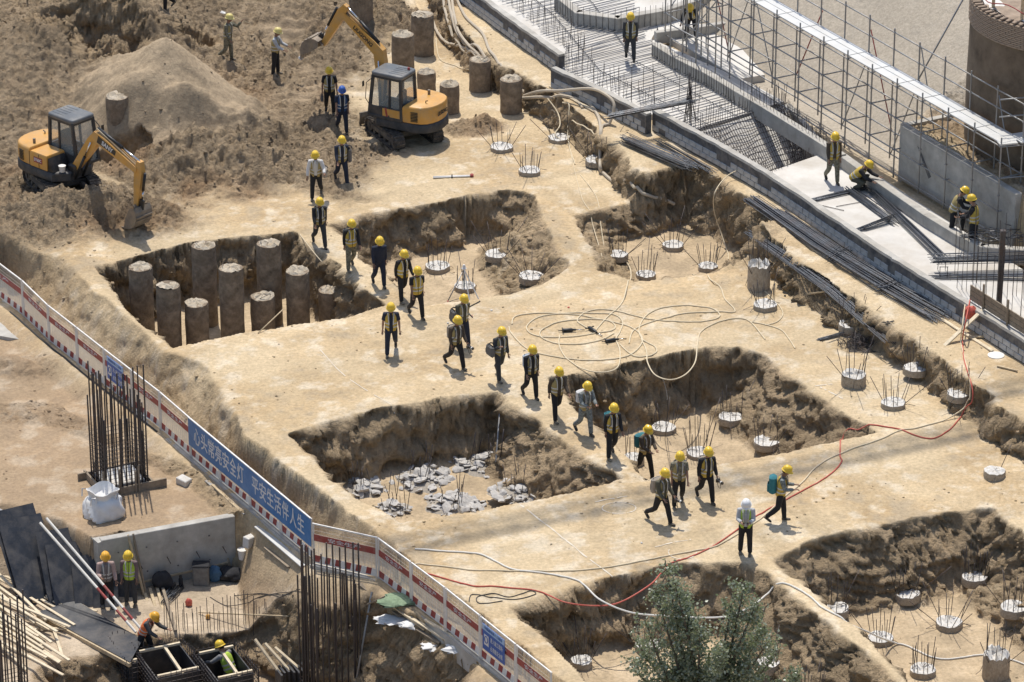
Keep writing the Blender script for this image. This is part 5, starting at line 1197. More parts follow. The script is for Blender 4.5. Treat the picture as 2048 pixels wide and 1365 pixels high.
# demolished pile heads: heaps of broken concrete with bars
def chunk_mesh(key):
    r = random.Random(1000 + key); bm = bmesh.new(); bmesh.ops.create_icosphere(bm, subdivisions=1, radius=.5)
    for v in bm.verts: v.co = V((v.co.x * r.uniform(.7, 1.2), v.co.y * r.uniform(.6, 1.1), v.co.z * r.uniform(.35, .7)))
    me = bpy.data.meshes.new('chunk'); bm.to_mesh(me); bm.free(); return me
CH = [chunk_mesh(k) for k in range(8)]
for c_ in CH: c_.materials.append(M['rubble'])
def rubble(px_, py_, R_, n, nb, label, seed):
    r = random.Random(seed); p = G(px_, py_); root = thing('rubble_heap', label, 'rubble', p, 0, 'heaps of broken concrete in the rubble bay')
    m = MB(); random.seed(seed); m.lathe((0, 0, 0), [(R_, -.05), (R_ * .8, .03), (R_ * .5, .10), (R_ * .2, .15), (.01, .16)], 20, .2, .9); m.build('heap_core', M['gravel'], root, True)
    for k in range(int(n * 1.9)):
        rr = R_ * 1.05 * r.random() ** .62; th = r.uniform(0, 6.28); s_ = (.06 + .40 * r.random() ** 2.2) * (1.25 - .4 * rr / R_)
        zz = max(0, .2 * (1 - rr / R_)) + s_ * .10
        link('chunk', CH[r.randrange(8)], root, (math.cos(th) * rr, math.sin(th) * rr * .9, zz), (r.uniform(-.6, .6), r.uniform(-.6, .6), r.uniform(0, 6)), (s_ * r.uniform(.8, 1.5), s_, s_ * r.uniform(.3, .7)))
    for k in range(nb):
        th = r.uniform(0, 6.28); q = V((math.cos(th), math.sin(th), 0)) * .38 * r.uniform(.6, 1.3); rod(q, q + V((r.uniform(-.22, .22), r.uniform(-.22, .22), r.uniform(.5, 1.15))), .0105, M['rebar'], 'rebar', root, 5)
    return root
for i, (a, b, rr, n, nb, lb) in enumerate(((845, 958, .95, 70, 10, 'broken concrete heap with rebar under the back face of the rubble bay'), (968, 928, 1.05, 80, 11, 'largest broken concrete heap with rebar, pole standing in it'), (722, 978, .75, 45, 9, 'broken concrete heap with rebar at the narrow corner of the rubble bay'), (905, 1010, .9, 60, 10, 'broken concrete heap close to the near rim of the rubble bay'), (1042, 985, .9, 60, 9, 'broken concrete heap below the berm slope in the rubble bay'), (788, 1020, .55, 28, 10, 'low rubble heap with bent bars below the sandy edge of the rubble bay'))): rubble(a, b, rr, n, nb, lb, 500 + i)

# ---------------- bundles of bar ----------------
def bundle(pts, n, w, h, label, seed, mt='rebar_blue', r_=.012, fan=.12, name='rebar_bundle', group=None, ties=True):
    r = random.Random(seed); o = V(pts[0]); root = thing(name, label, 'rebar', o, 0, group); P = [V(p) - o for p in pts]
    ax = (P[-1] - P[0]).normalized(); sd_ = V((0, 0, 1)).cross(ax).normalized()
    for k in range(n):
        u, v = r.uniform(-.5, .5), r.random() ** 1.4; e0, e1 = r.uniform(-.25, .25), r.uniform(-.35, .25); q = []
        for i, p in enumerate(P):
            f = 1 + fan * (i / (len(P) - 1)) * 2
            q.append(p + sd_ * (u * w * f + r.uniform(-.02, .02)) + V((0, 0, r_ + v * h)) + ax * (e0 if i == 0 else (e1 if i == len(P) - 1 else 0)))
        if len(q) == 2: rod(q[0], q[1], r_, M[mt], 'bar', root, 5)
        else:
            m = MB(); m.tube(q, r_, 5); m.build('bar', M[mt], root, True)
    if ties:
        for k in (.15, .5, .85):
            c_ = P[0].lerp(P[-1], k) if len(P) == 2 else P[min(int(k * len(P)), len(P) - 1)]
            m = MB(); lp = [c_ + sd_ * (math.cos(t_) * w * .52) + V((0, 0, h * .5 + math.sin(t_) * h * .58)) for t_ in np.linspace(0, 6.28, 10)]; m.tube(lp, .006, 4); m.build('tie_wire', M['rebar'], root, True)
    return root
B1 = lambda a, b: U(a, b, BZ + .03); S1_ = lambda a, b, dz=0: U(a, b, SZ + .015) + V((0, 0, dz))
bundle([B1(1252, 285), B1(1320, 315), B1(1385, 342)], 40, .42, .32, 'thick black rebar bundle on the bench beside the soil block', 601, fan=.05)
bundle([B1(1318, 285), B1(1425, 345)], 16, .3, .08, 'thin spread rebar bundle between the thick bundle and the block wall', 602)
bundle([U(1218, 238, 1.75), U(1300, 222, 1.95), U(1388, 206, 2.0)], 18, .24, .14, 'rebar bundle lying across the top of the block wall', 603)
bundle([B1(1505, 402), B1(1640, 495), B1(1780, 580), B1(1885, 640)], 46, .55, .14, 'long flat rebar bundle running along the bench by the block wall', 604, fan=.3)
bundle([B1(1560, 425), B1(1700, 520), B1(1850, 605)], 22, .3, .08, 'long rebar bundle tight against the foot of the block wall', 605)
g0 = lambda a, b, dz=.03: G(a, b) + V((0, 0, dz))
bundle([g0(1502, 478, .1), g0(1590, 535), g0(1665, 588), g0(1785, 688)], 40, .34, .16, 'long dark rebar bundle lying on the ground below the bench', 606, fan=.35)
bundle([g0(1645, 683), g0(1700, 668), g0(1775, 655, .12)], 14, .14, .08, 'short rebar bundle crossing the end of the long dark one', 607)
bundle([B1(1662, 522), B1(1692, 506)], 16, .3, .2, 'short stack of stirrups on the bench beside the long bundle', 608, ties=False)
bundle([B1(1762, 583), B1(1802, 572)], 16, .3, .16, 'short stack of bent bars on the bench beyond the long bundle', 609, ties=False)
bundle([S1_(1627, 402), S1_(1728, 378)], 16, .25, .06, 'rebar bundle on the pale slab nearest the walking worker', 610)
bundle([S1_(1702, 384, .07), S1_(1790, 447, .04)], 20, .3, .06, 'rebar bundle on the pale slab running from the crouching worker', 611)
bundle([S1_(1737, 378, .02), S1_(1885, 520, .02)], 26, .28, .07, 'long fanned rebar bundle crossing the pale slab', 612, fan=.2)
bundle([S1_(1717, 463), S1_(1785, 442, .1)], 16, .22, .1, 'short thick rebar bundle on the pale slab under the fanned one', 613)
bundle([S1_(1868, 545, .35), S1_(2075, 540, .35)], 34, .45, .22, 'stack of long bars on trestles on the pale slab', 614)
bundle([S1_(1868, 556, .0), S1_(2080, 560, .0)], 14, .3, .1, 'bars lying on the slab beneath the trestle stack', 615)
tr1 = thing('bar_trestle', 'small rebar trestle carrying the long bar stack', 'trestle', S1_(1885, 548)); 
for dx in (-.12, .12):
    for dy in (-.35, .35): rod(V((dx, dy, 0)), V((dx, dy * .8, .38)), .012, M['rebar'], 'leg', tr1, 5)
for dy in (-.3, .3): rod(V((-.14, dy, .37)), V((.14, dy, .37)), .012, M['rebar'], 'top_bar', tr1, 5)
for i, (a, b, lb) in enumerate((((1640, 411), (1688, 422), 'single short bar on the slab by the block wall'), ((1672, 414), (1722, 405), 'single bar lying on the slab between two bundles'), ((1752, 395), (1848, 447), 'single long bar on the slab beside the kerb'))):
    rt = thing('loose_bar', lb, 'rebar', S1_(*a)); rod(V((0, 0, .01)), S1_(*b) - S1_(*a) + V((0, 0, .01)), .012, M['rebar'], 'bar', rt, 5)
# tangle of tie wire on a sheet
tg = thing('wire_tangle', 'black tangle of binding wire on a small dark sheet', 'wire', G(1715, 690)); r = random.Random(77)
m = MB(); m.box((.18, -.15, .012), (1.0, .9, .02)); m.build('sheet', M['rubber'], tg)
m = MB()
for k in range(70):
    c_ = V((r.gauss(0, .22), r.gauss(0, .2), r.uniform(.05, .22))); a0 = r.uniform(0, 6.28); rr = r.uniform(.12, .3); tl = r.uniform(-.6, .6)
    m.tube([c_ + V((math.cos(a0 + t_) * rr, math.sin(a0 + t_) * rr * .9, .12 * math.sin(t_ * 2 + tl) + tl * .2 * math.cos(t_))) for t_ in np.linspace(0, r.uniform(2, 5), 9)], .008, 4)
o = m.build('wire', M['rebar'], tg, True); o['kind'] = 'stuff'
# A-shaped bar chair by the sump
for i, (a, b, lb) in enumerate(((1380, 246, 'sheaf of upright bars beside the sump'),)):
    rt = thing('bar_sheaf', lb, 'rebar', S1_(a, b)); r = random.Random(9)
    for k in range(14): rod(V((r.uniform(-.25, .25), r.uniform(-.25, .25), 0)), V((r.uniform(-.08, .08), r.uniform(-.08, .08), r.uniform(1.3, 1.9))), .011, M['rebar'], 'bar', rt, 5)
# tangle of bars at the scaffold corner
rt = thing('bar_heap', 'untidy heap of short bars at the scaffold corner', 'rebar', U(1995, 478, SZ + .42)); r = random.Random(5)
for k in range(46): c_ = V((r.uniform(-1.0, 1.2), r.uniform(-.4, .4), r.uniform(0, .3))); d_ = V((r.uniform(-1, 1), r.uniform(-.5, .5), r.uniform(-.05, .12))).normalized() * r.uniform(.4, .9); rod(c_ - d_ / 2, c_ + d_ / 2, .013, M['rebar_blue' if k % 3 else 'galv'], 'bar', rt, 5)
# column of bars and steel post at the right edge
rt = thing('wall_rebar_screen', 'screen of upright wall bars on the slab edge beyond the timber shutter', 'rebar', U(2030, 640, SZ)); r = random.Random(15)
for k in range(44): q = V((r.uniform(-1.6, 1.4), 0, 0)); q.y = -q.x * .9 + r.choice((0, .5, 1.0, 2.0)); rod(q, q + V((r.uniform(-.03, .03), r.uniform(-.03, .03), r.uniform(1.2, 3.0))), .01, M['rebar'], 'bar', rt, 5)
m = MB(); q = U(1997, 625, SZ); m.beam(q, q + V((0, 0, 2.8)), .16, .16); o = m.build('steel_post', M['rebar']); tag(o, 'dark steel post among the wall bars by the slab edge', 'post')
sh_ = thing('timber_shutter', 'timber shutter board on edge along the slab by the steel post', 'shutter', U(1940, 600, WT + .05)); e_ = U(2080, 690, WT + .05) - sh_.location
for k in range(3): m = MB(); m.beam(V((0, 0, .1 + k * .17)), e_ + V((0, 0, .1 + k * .17)), .04, .16, bev=.005); m.build('board', M['greywood'], sh_)
for k in (.2, .55, .9): m = MB(); m.beam(e_ * k + V((-.04, -.05, -.1)), e_ * k + V((-.04, -.05, .85)), .06, .06); m.build('stud', M['greywood'], sh_)
# leaning plank and red hydrant hose heap
plank(G(1852, 728) + V((0, 0, .03)), U(1966, 620, WT) + V((0, -.1, .06)), .14, .05, 'long_plank', 'long pale plank leaning from the ground up to the block wall', M['palewood'])
lumpy('red_sack', M['redcloth'] if 'redcloth' in M else M['hosered'], 'crumpled red sack on the block wall by the leaning plank', 'sack', U(1942, 640, WT - .3) + V((0, .1, .0)), .2, .15, .42, 8, .16)
ground_plank((1936, 678), (1975, 676), .10, .06, 'batten', 'short batten on the bench near the leaning plank', M['wood'], .02)
for i, (a, b, w_, lb, mt) in enumerate((((1612, 592), (1655, 585), .06, 'short batten on the ground left of the dark rebar bundle', 'wood'), ((1648, 640), (1706, 628), .07, 'batten lying across to the bundle end pile head', 'greywood'), ((1538, 532), (1578, 540), .05, 'short batten beside the tall stump pile head', 'wood'), ((1994, 435 + 300), (2035, 745), .06, 'batten on the bench by the white plate', 'wood'), ((1700, 500), (1750, 545), .06, 'timber laid on the bench beside the long bundle', 'greywood'))):
    ground_plank(a, b, w_, .05, 'batten', lb, M[mt], .02)
ground_plank((1850, 590 + 30), (1985, 705), .12, .05, 'edge_board', 'long edging board on the bench along the foot of the block wall', M['palewood'], .02)
ground_plank((1590, 412), (1640, 450), .12, .05, 'edge_board', 'short edging board on the bench below the block wall', M['palewood'], .02)
ground_plank((1100, 175), (1190, 226), .12, .05, 'edge_board', 'edging board along the wall foot beside the arching hoses', M['palewood'], .02)
p = G(1992, 712); m = MB(); m.lathe((0, 0, 0), [(.26, 0), (.26, .03), (.05, .04)], 20); o = m.build('white_plate', M['whitepaint'], None, True); o.location = p; tag(o, 'round white plate lying on the bench', 'plate')

# ---------------- hoses and cables ----------------
def catmull(P, n=10):
    out = []; Q = [P[0]] + P + [P[-1]]
    for i in range(1, len(Q) - 2):
        p0, p1, p2, p3 = Q[i - 1], Q[i], Q[i + 1], Q[i + 2]
        for k in range(n):
            t_ = k / n; out.append(.5 * ((2 * p1) + (p2 - p0) * t_ + (2 * p0 - 5 * p1 + 4 * p2 - p3) * t_ * t_ + (3 * p1 - p0 - 3 * p2 + p3) * t_ ** 3))
    return out + [P[-1]]
def hose(pts, r_, mt, name, label, cat='hose', n=8, sides=7, group=None):
    """pts: (px, py) on the ground, or (px, py, z) in the air"""
    P = []
    for q in pts:
        if len(q) == 2: g_ = G(*q); P.append(V((g_.x, g_.y, g_.z)))
        else: P.append(U(q[0], q[1], q[2]))
    C = catmull(P, n)
    air = any(len(q) == 3 for q in pts)
    C2 = []
    for c_ in C:
        g_ = zt(c_.x, c_.y) + r_; C2.append(V((c_.x, c_.y, max(c_.z, g_) if (air or True) else g_)))
    m = MB(); o0 = C2[0].copy(); m.tube([c_ - o0 for c_ in C2], r_, sides); o = m.build(name, M[mt], None, True); o.location = o0; tag(o, label, cat, group); return o
# fat pump hoses by the wall
FH_ = [[(884, -12), (892, 30), (905, 75), (935, 110), (985, 150), (1000, 165), (1040, 190)], [(895, -12), (905, 40), (928, 90), (985, 140), (1003, 160), (1030, 175)], [(903, -8), (913, 55), (950, 105), (1000, 148), (1045, 185)], [(908, -12), (930, 35), (965, 70), (980, 105), (1010, 150), (1050, 190)], [(866, 45), (880, 75), (905, 92), (930, 100), (960, 130), (1000, 158)]]
for i, q in enumerate(FH_): hose(q, .055, 'pipe', 'pump_hose', ('fat pale hose hugging the trench in the hose bunch by the wall', 'fat pale hose in the middle of the hose bunch by the wall', 'fat pale hose on the wall side of the hose bunch', 'fat pale hose bowing out from the bunch towards the block wall', 'fat pale hose bowing out from the bunch towards the pile stumps')[i])
hose([(1048, 192, .4), (1080, 183, .9), (1120, 182, 1.3), (1180, 178, 1.7), (1212, 190, 1.9), (1228, 210, 1.7), (1222, 240, 1.2), (1205, 275, .6), (1202, 300, .35), (1200, 330, .3), (1205, 347)], .055, 'pipe', 'pump_hose', 'fat pale hose arching over the wall end and down to the pile head')
hose([(1046, 197, .4), (1090, 195, .8), (1150, 205, .9), (1175, 230, .6), (1190, 262, .3), (1200, 290, .25), (1200, 335, .15), (1207, 350), (1235, 370), (1280, 385), (1320, 400), (1348, 412)], .06, 'pipe', 'pump_hose', 'long fat pale hose curving across the upper level into the bench bay')
hose([(1046, 195, .35), (1100, 190, .8), (1150, 212, .8), (1165, 218)], .045, 'pipe', 'pump_hose', 'short fat hose ending at the trench face under the arching ones')
for i, (a, lb) in enumerate((([(1095, 197, .9), (1115, 225, .6), (1120, 250, .4), (1110, 270, .25), (1130, 285)], 'thin pale hose dangling over the hose fed pile head'), ([(1125, 205, .9), (1138, 235, .5), (1135, 262, .3), (1140, 300), (1150, 330)], 'thin pale hose looping down beside the dangling one'), ([(1024, 230), (1050, 228), (1085, 222), (1120, 235), (1170, 255), (1190, 270)], 'thin hose crossing the upper level below the trench face'))): hose(a, .022, 'hosebeige', 'thin_hose', lb)
hose([(1140, 300), (1150, 345), (1165, 400), (1185, 450), (1200, 500), (1208, 530)], .014, 'hosebeige', 'thin_hose', 'thin pale hose dropping from the upper level into the bench bay')
hose([(1160, 350), (1190, 390), (1200, 440), (1210, 500), (1225, 520)], .014, 'hosebeige', 'thin_hose', 'second thin hose dropping beside the first into the bench bay')
hose([(1490, 335, 1.3), (1455, 352, 1.2), (1430, 385, 1.1), (1428, 420, .3), (1440, 460, -.5), (1455, 505), (1457, 520)], .018, 'hosebeige', 'thin_hose', 'thin pale hose hanging from the wall down the bench face')
hose([(872, 78), (880, 120), (915, 135), (940, 140)], .018, 'hosebeige', 'thin_hose', 'thin hose looping on the ground between the pile stumps')
# coiled air hoses on the plateau
AH = [[(1120, 672), (1118, 690), (1130, 715), (1165, 738, .05), (1205, 745, .09), (1235, 735, .06), (1240, 705), (1232, 680), (1240, 665), (1245, 645), (1225, 630), (1180, 628), (1130, 628), (1080, 635), (1053, 655), (1070, 672), (1120, 676), (1190, 668), (1228, 660), (1222, 645), (1180, 640), (1120, 645), (1085, 660), (1082, 675), (1110, 688), (1150, 690), (1200, 682), (1228, 668)],
      [(1190, 664), (1215, 635), (1243, 608), (1255, 570), (1262, 555), (1256, 530), (1240, 515)],
      [(1240, 690), (1255, 705), (1275, 715), (1310, 708), (1310, 695), (1285, 680), (1278, 660), (1290, 635), (1320, 618), (1370, 612), (1420, 617), (1440, 632), (1420, 642), (1370, 645), (1300, 640), (1230, 623), (1180, 623), (1155, 640), (1165, 652), (1188, 662)],
      [(1282, 678), (1293, 705), (1295, 725, .06), (1310, 750, .12), (1340, 760, .14), (1370, 750, .12), (1390, 725, .08), (1395, 690), (1402, 665), (1430, 648), (1475, 638), (1500, 645), (1530, 680)],
      [(1258, 688), (1270, 660), (1320, 640), (1370, 628), (1430, 625), (1470, 625), (1450, 600), (1440, 575), (1420, 560), (1385, 550)],
      [(1024, 650), (1030, 635), (1070, 628), (1140, 630), (1200, 640), (1260, 655), (1285, 680), (1262, 710), (1200, 722), (1130, 718), (1060, 702), (1024, 670), (1018, 655)]]
for i, q in enumerate(AH): hose(q, .021, 'hosebeige', 'air_hose', ('coiled pale air hose round the hand tools on the plateau', 'pale air hose running from the hand tool back to the bench bay', 'pale air hose in a wide figure of eight on the plateau', 'pale air hose hanging in a loop over the back face of the middle bay', 'pale air hose curling towards the soil mound', 'outermost ring of pale air hose on the plateau')[i], n=7)
hose([(1500, 645), (1560, 660), (1590, 698)], .02, 'hosebeige', 'thin_hose', 'thin hose end lying toward the middle bay slope')
hose([(1500, 560), (1560, 615), (1560, 640), (1530, 652)], .018, 'hosebeige', 'thin_hose', 'thin hose looping in front of the tall stump pile head')
# red and white lines
hose([(1940, 600, 1.8), (1932, 640, 1.8), (1925, 680), (1928, 720), (1940, 760), (1945, 800), (1925, 830), (1900, 860), (1868, 878), (1830, 872), (1800, 860), (1760, 853), (1720, 860), (1685, 880), (1680, 910), (1683, 925), (1660, 950), (1610, 980), (1555, 1010), (1510, 1035), (1440, 1085), (1380, 1115), (1330, 1140), (1300, 1170, -.05), (1240, 1205, -.2), (1190, 1212, -.18), (1130, 1205, .03), (1080, 1185), (1000, 1175), (940, 1172), (850, 1163)], .021, 'hosered', 'red_hose', 'long red hose winding over the plateau and across the tree side bay', n=9)
hose([(1930, 610, 1.8), (1925, 650, 1.6), (1922, 690), (1935, 740), (1940, 790), (1930, 815), (1880, 845), (1830, 858), (1800, 862), (1760, 880), (1690, 905), (1640, 930), (1600, 970), (1560, 1003), (1520, 1040), (1440, 1090), (1380, 1105), (1300, 1120), (1200, 1138), (1080, 1143), (950, 1142), (830, 1130)], .021, 'hosebeige', 'air_hose', 'long pale hose running beside the red hose across the plateau', n=9)
hose([(830, 1100), (900, 1105), (960, 1110), (1024, 1140), (1100, 1150), (1160, 1165), (1200, 1200, -.05), (1260, 1225, -.3), (1330, 1232, -.5), (1440, 1235, -.5), (1500, 1215, -.3), (1540, 1185), (1580, 1172), (1620, 1195), (1650, 1220), (1700, 1249, -.1), (1735, 1264, -.6), (1762, 1276, -1.3), (1800, 1290), (1860, 1315), (1900, 1320), (1960, 1312), (2010, 1318), (2060, 1335)], .026, 'hosewhite', 'white_hose', 'thick white hose dipping through the tree side bay and over the berm', n=9)
hose([(1005, 1203), (960, 1208), (955, 1195), (985, 1188), (1020, 1195), (1060, 1183), (1070, 1190), (1030, 1200), (980, 1196), (945, 1190), (938, 1205)], .014, 'cable', 'black_cable', 'loose loops of dark cable on the ground beside the barrier', 'cable')
hose([(1330, 880), (1335, 800, .3), (1325, 755)], .01, 'cable', 'black_cable', 'dark cable hanging down the back face of the middle bay', 'cable')
hose([(600, 470), (640, 520, .2), (655, 530)], .014, 'hosebeige', 'thin_hose', 'thin hose end over the pile bay rim')

# poles standing or leaning in the pits
def pole(a, b, r_, mt, name, label, cat='pole'):
    rt = rod(a, b, r_, M[mt], name, None, 8); tag(rt, label, cat); return rt
pole(G(992, 925), U(1003, 778, .05), .03, 'galv', 'standing_pole', 'grey pole standing in the largest rubble heap against the bay face')
pole(G(1001, 915), G(1001, 915) + V((.1, .1, .9)), .02, 'rebar', 'standing_bar', 'short rusty bar standing by the grey pole')
pole(G(516, 668) + V((0, 0, .02)), G(516, 668) + V((.75, 1.1, .35)), .018, 'wood', 'leaning_stick', 'thin stick leaning from the near rim onto a short pile stump')
pole(U(1929, -6, 6.2), U(1832, 168, 3.2), .03, 'galv', 'inclined_tube', 'long inclined tube between the scaffold and the round shaft', 'tube')
# surveying staff and tripod
st_ = thing('levelling_staff', 'folded white tripod lying on the upper level', 'tripod', G(866, 357)); e_ = G(942, 354) - st_.location
for k in range(3): rod(V((0, .05 * (k - 1), .04 + .02 * (k == 1))), e_ + V((0, .04 * (k - 1), .04)), .022, M['whitepaint'], 'leg', st_, 8)
m = MB(); m.box(e_ + V((.03, 0, .05)), (.12, .16, .1), bev=.02); m.build('head', M['redpaint'], st_); m = MB(); m.box(e_ * .5 + V((0, 0, .04)), (.04, .2, .08)); m.build('strap', M['darkcloth'], st_)
tp = thing('survey_tripod', 'survey tripod with orange feet straddling the pile bay edge', 'tripod', G(928, 590)); tb = G(928, 585); hd_ = UY(928, 537, tb.y) - tp.location
for a, b in ((894, 606), (960, 604), (945, 636)):
    q = G(a, b) - tp.location; rod(q, hd_ - V((0, 0, .03)), .02, M['galv'], 'leg', tp, 8); rod(q - V((0, 0, .01)), q + (hd_ - q) * .06, .026, M['redpaint'], 'foot', tp, 8)
    rod(q + V((0, 0, .02)), (G(930, 620) - tp.location) + V((0, 0, .03)), .015, M['blacksteel'], 'spreader', tp, 6)
m = MB(); m.lathe(hd_, [(.07, -.04), (.09, 0), (.06, .03), (.05, .1), (.03, .13)], 12); m.build('head', M['whitepaint'], tp, True)
rod(hd_, V((hd_.x, hd_.y, .2)), .025, M['bluecloth'], 'centre_column', tp, 8)
# hand breakers on the plateau
def breaker(px_, py_, ang, label):
    rt = thing('hand_breaker', label, 'power tool', G(px_, py_), ang)
    m = MB(); m.lathe((0, 0, 0), [(.05, -.22), (.06, -.2), (.06, .08), (.035, .14), (.035, .22)], 12); m.v = [(p[2], p[1], .06 + p[0]) for p in m.v]; m.build('body', M['blacksteel'], rt, True)
    rod(V((.2, 0, .06)), V((.5, .02, .03)), .016, M['chrome'], 'chisel', rt, 8); rod(V((-.2, -.16, .07)), V((-.2, .16, .07)), .02, M['rubber'], 'handle', rt, 8); rod(V((-.22, 0, .06)), V((-.34, .03, .05)), .018, M['bucket'], 'hose_coupling', rt, 8)
breaker(1138, 664, 0.1, 'dark hand breaker lying inside the air hose coil'); breaker(1186, 664, -1.0, 'silver hand breaker lying beside the coil ring'); breaker(1224, 684, .35, 'dark hand breaker lying where the hose rings cross')
# litter
for i, (a, b, s_, mt, nm, lb) in enumerate(((896, 648, .10, 'cap', 'tin', 'small grey tin on the plateau beside the walking pair'), (983, 622, .10, 'bagwhite', 'paper_scrap', 'white scrap on the plateau by the tripod'), (1137, 616, .09, 'hosered', 'brick_piece', 'red brick piece on the plateau above the coil'), (1570, 593, .1, 'darkcloth', 'dark_scrap', 'dark scrap on the ground by the rebar bundle'), (1283, 1087, .08, 'bagwhite', 'white_scrap', 'white splash of mortar on the plateau'))):
    o = link(nm, CH[i % 8].copy(), None, G(a, b) + V((0, 0, s_ * .2)), (0, 0, i), (s_, s_, s_ * 1.2)); o.data.materials.clear(); o.data.materials.append(M[mt]); tag(o, lb, 'litter')

# ---------------- lower left: timber, plywood, cages ----------------
LW = LOW
# plywood stack leaning on the bank
ply = [((25, 1115), (95, 1040), (215, 1095), (150, 1185)), ((70, 1130), (150, 1075), (235, 1130), (160, 1205)), ((105, 1140), (160, 1115), (250, 1150), (200, 1215))]
def sheet(c_, w_, l_, rz, tilt, zz, label, i):
    m = MB(); m.box((0, 0, 0), (w_, l_, .02)); o = m.build('plywood_sheet', M['formply']); o.location = c_; o.rotation_euler = (tilt, 0, rz); return tag(o, label, 'plywood', 'dark plywood sheets against the bank')
bk = G(110, 1120)
for i, (px_, py_, w_, l_, rz, tl, lb) in enumerate(((80, 1200, 1.35, 2.9, .50, .86, 'large dark plywood sheet at the back of the leaning stack'), (88, 1206, 1.35, 2.7, .46, .82, 'dark plywood sheet second in the leaning stack'), (140, 1208, 1.25, 2.3, .32, .84, 'dark plywood sheet in the middle of the leaning stack'), (150, 1215, 1.15, 2.0, .28, .80, 'dark plywood sheet slid sideways in the leaning stack'), (185, 1216, 1.0, 1.6, .18, .86, 'small dark plywood sheet before the leaning stack'), (212, 1217, .75, 1.1, .10, .9, 'smallest dark plywood sheet beside the posts'), (238, 1196, 1.0, 1.6, .05, 1.05, 'dark plywood sheet propped against the retaining wall end'))):
    p = U(px_, py_, LW + .02); d_ = Matrix.Rotation(rz, 3, 'Z') @ V((0, math.cos(tl), math.sin(tl))); sheet(p + d_ * l_ / 2, w_, l_, rz, tl, 0, lb, i)
# flat plywood platform in front
pa = thing('plywood_platform', 'dusty dark plywood platform on timber joists before the two workers', 'platform', G(150, 1265)); 
q = [U(75, 1225, LW + .15), U(150, 1200, LW + .15), U(285, 1280, LW + .15), U(260, 1325, LW + .15)]; m = MB(); m.prism([((p_ - pa.location).x, (p_ - pa.location).y) for p_ in q], LW + .13 - pa.location.z, LW + .155 - pa.location.z); m.build('deck_sheet', M['formply2'] if 'formply2' in M else M['formply'], pa)
m = MB(); m.beam(q[0] - pa.location - V((0, .02, .08)), q[3] - pa.location - V((0, .02, .08)), .09, .12); m.build('edge_joist', M['wood'], pa)
m = MB(); m.beam(q[1] - pa.location - V((0, .02, .08)), q[2] - pa.location - V((0, .02, .08)), .09, .12); m.build('edge_joist', M['wood'], pa)
# pile of pale battens at the left
r = random.Random(21)
for k in range(26):
    ax_, ay_ = r.uniform(-60, 0), r.uniform(1120, 1265); a = U(ax_, ay_, LW + .05 + k * .016); b = U(ax_ + r.uniform(95, 165), ay_ + r.uniform(62, 105), LW + .05 + k * .012)
    plank(a, b, .09, .045, 'batten', 'pale batten in the loose heap behind the slim rebar column', M['palewood'], 'batten', group='loose heap of pale battens')
for i, (a, b, lb) in enumerate((((50, 1282), (145, 1200), 'pale batten lying across the batten heap'), ((80, 1262), (160, 1264), 'pale batten lying flat in front of the plywood platform'), ((108, 1265), (128, 1328), 'pale batten pointing toward the dug hole'), ((55, 1305), (84, 1295), 'short batten offcut on the yard ground'), ((68, 1210), (90, 1192), 'short batten offcut by the plywood stack'), ((160, 1215), (175, 1200), 'small batten offcut beside the platform'), ((165, 1222), (195, 1228), 'thin batten lying on the platform edge'))):
    ground_plank(a, b, .09, .05, 'batten', lb, M['palewood'], .06)
# red white posts leaning
for i, (a, b, lb) in enumerate((((80, 1046), (272, 1265), 'upper red and white post leaning down the plywood stack'), ((93, 1037), (285, 1262), 'lower red and white post leaning down the plywood stack'))):
    A = UY(a[0], a[1], U(a[0], 1200, LW).y + .55); Bp = U(b[0], b[1], LW + .2); rt = thing('striped_post', lb, 'post', Bp, 0, None); d_ = A - Bp
    for k in range(10): m = MB(); m.tube([d_ * (k / 10), d_ * ((k + 1) / 10)], .04, 10); m.build('band', M['redpaint'] if k in (1, 3) else M['hosewhite'], rt, True)
for i, (a, b, lb) in enumerate((((285, 1180), (332, 1320), 'timber leaning toward the cage worker, outer one'), ((300, 1185), (338, 1310), 'timber leaning toward the cage worker, second one'), ((313, 1178), (345, 1300), 'timber leaning toward the cage worker, third one'), ((326, 1185), (352, 1270), 'grey pole leaning beside the timbers'))):
    ground_plank(a, b, .09, .06, 'leaning_timber', lb, M['wood'] if i < 3 else M['greywood'], .10)
plank(U(256, 1070, LW + 1.85), U(288, 1190, LW + .05), .07, .05, 'leaning_batten', 'thin batten leaning on the low retaining wall behind the lime vest worker', M['wood'])
plank(U(266, 1068, LW + 1.86), U(292, 1188, LW + .05), .06, .05, 'leaning_batten', 'grey batten leaning on the wall next to the thin one', M['greywood'])
bundle([g0(333, 1205), g0(355, 1180)], 24, .3, .12, 'short pile of black bars in the yard beside the leaning timbers', 631, ties=False)
lumpy('red_canister', M['hosered'], 'small red canister lying in the yard', 'canister', G(378, 1212), .10, .09, .24, 9, .1)
lumpy('yellow_tool', M['yellow'], 'small yellow tape measure on the pole in the yard', 'tool', G(416, 1238), .07, .07, .15, 10, .1)
ground_plank((397, 1228), (578, 1236), .035, .035, 'bamboo_pole', 'thin wooden pole lying along the top of the dug hole', M['wood'], .03, 'pole')
hose([(420, 1195), (450, 1212), (500, 1205), (540, 1190), (580, 1185), (620, 1188)], .012, 'cable', 'black_cable', 'thin dark cable trailing over the yard', 'cable')
hose([(470, 1192), (520, 1188), (560, 1196), (600, 1180)], .012, 'cable', 'black_cable', 'second thin dark cable trailing over the yard', 'cable')
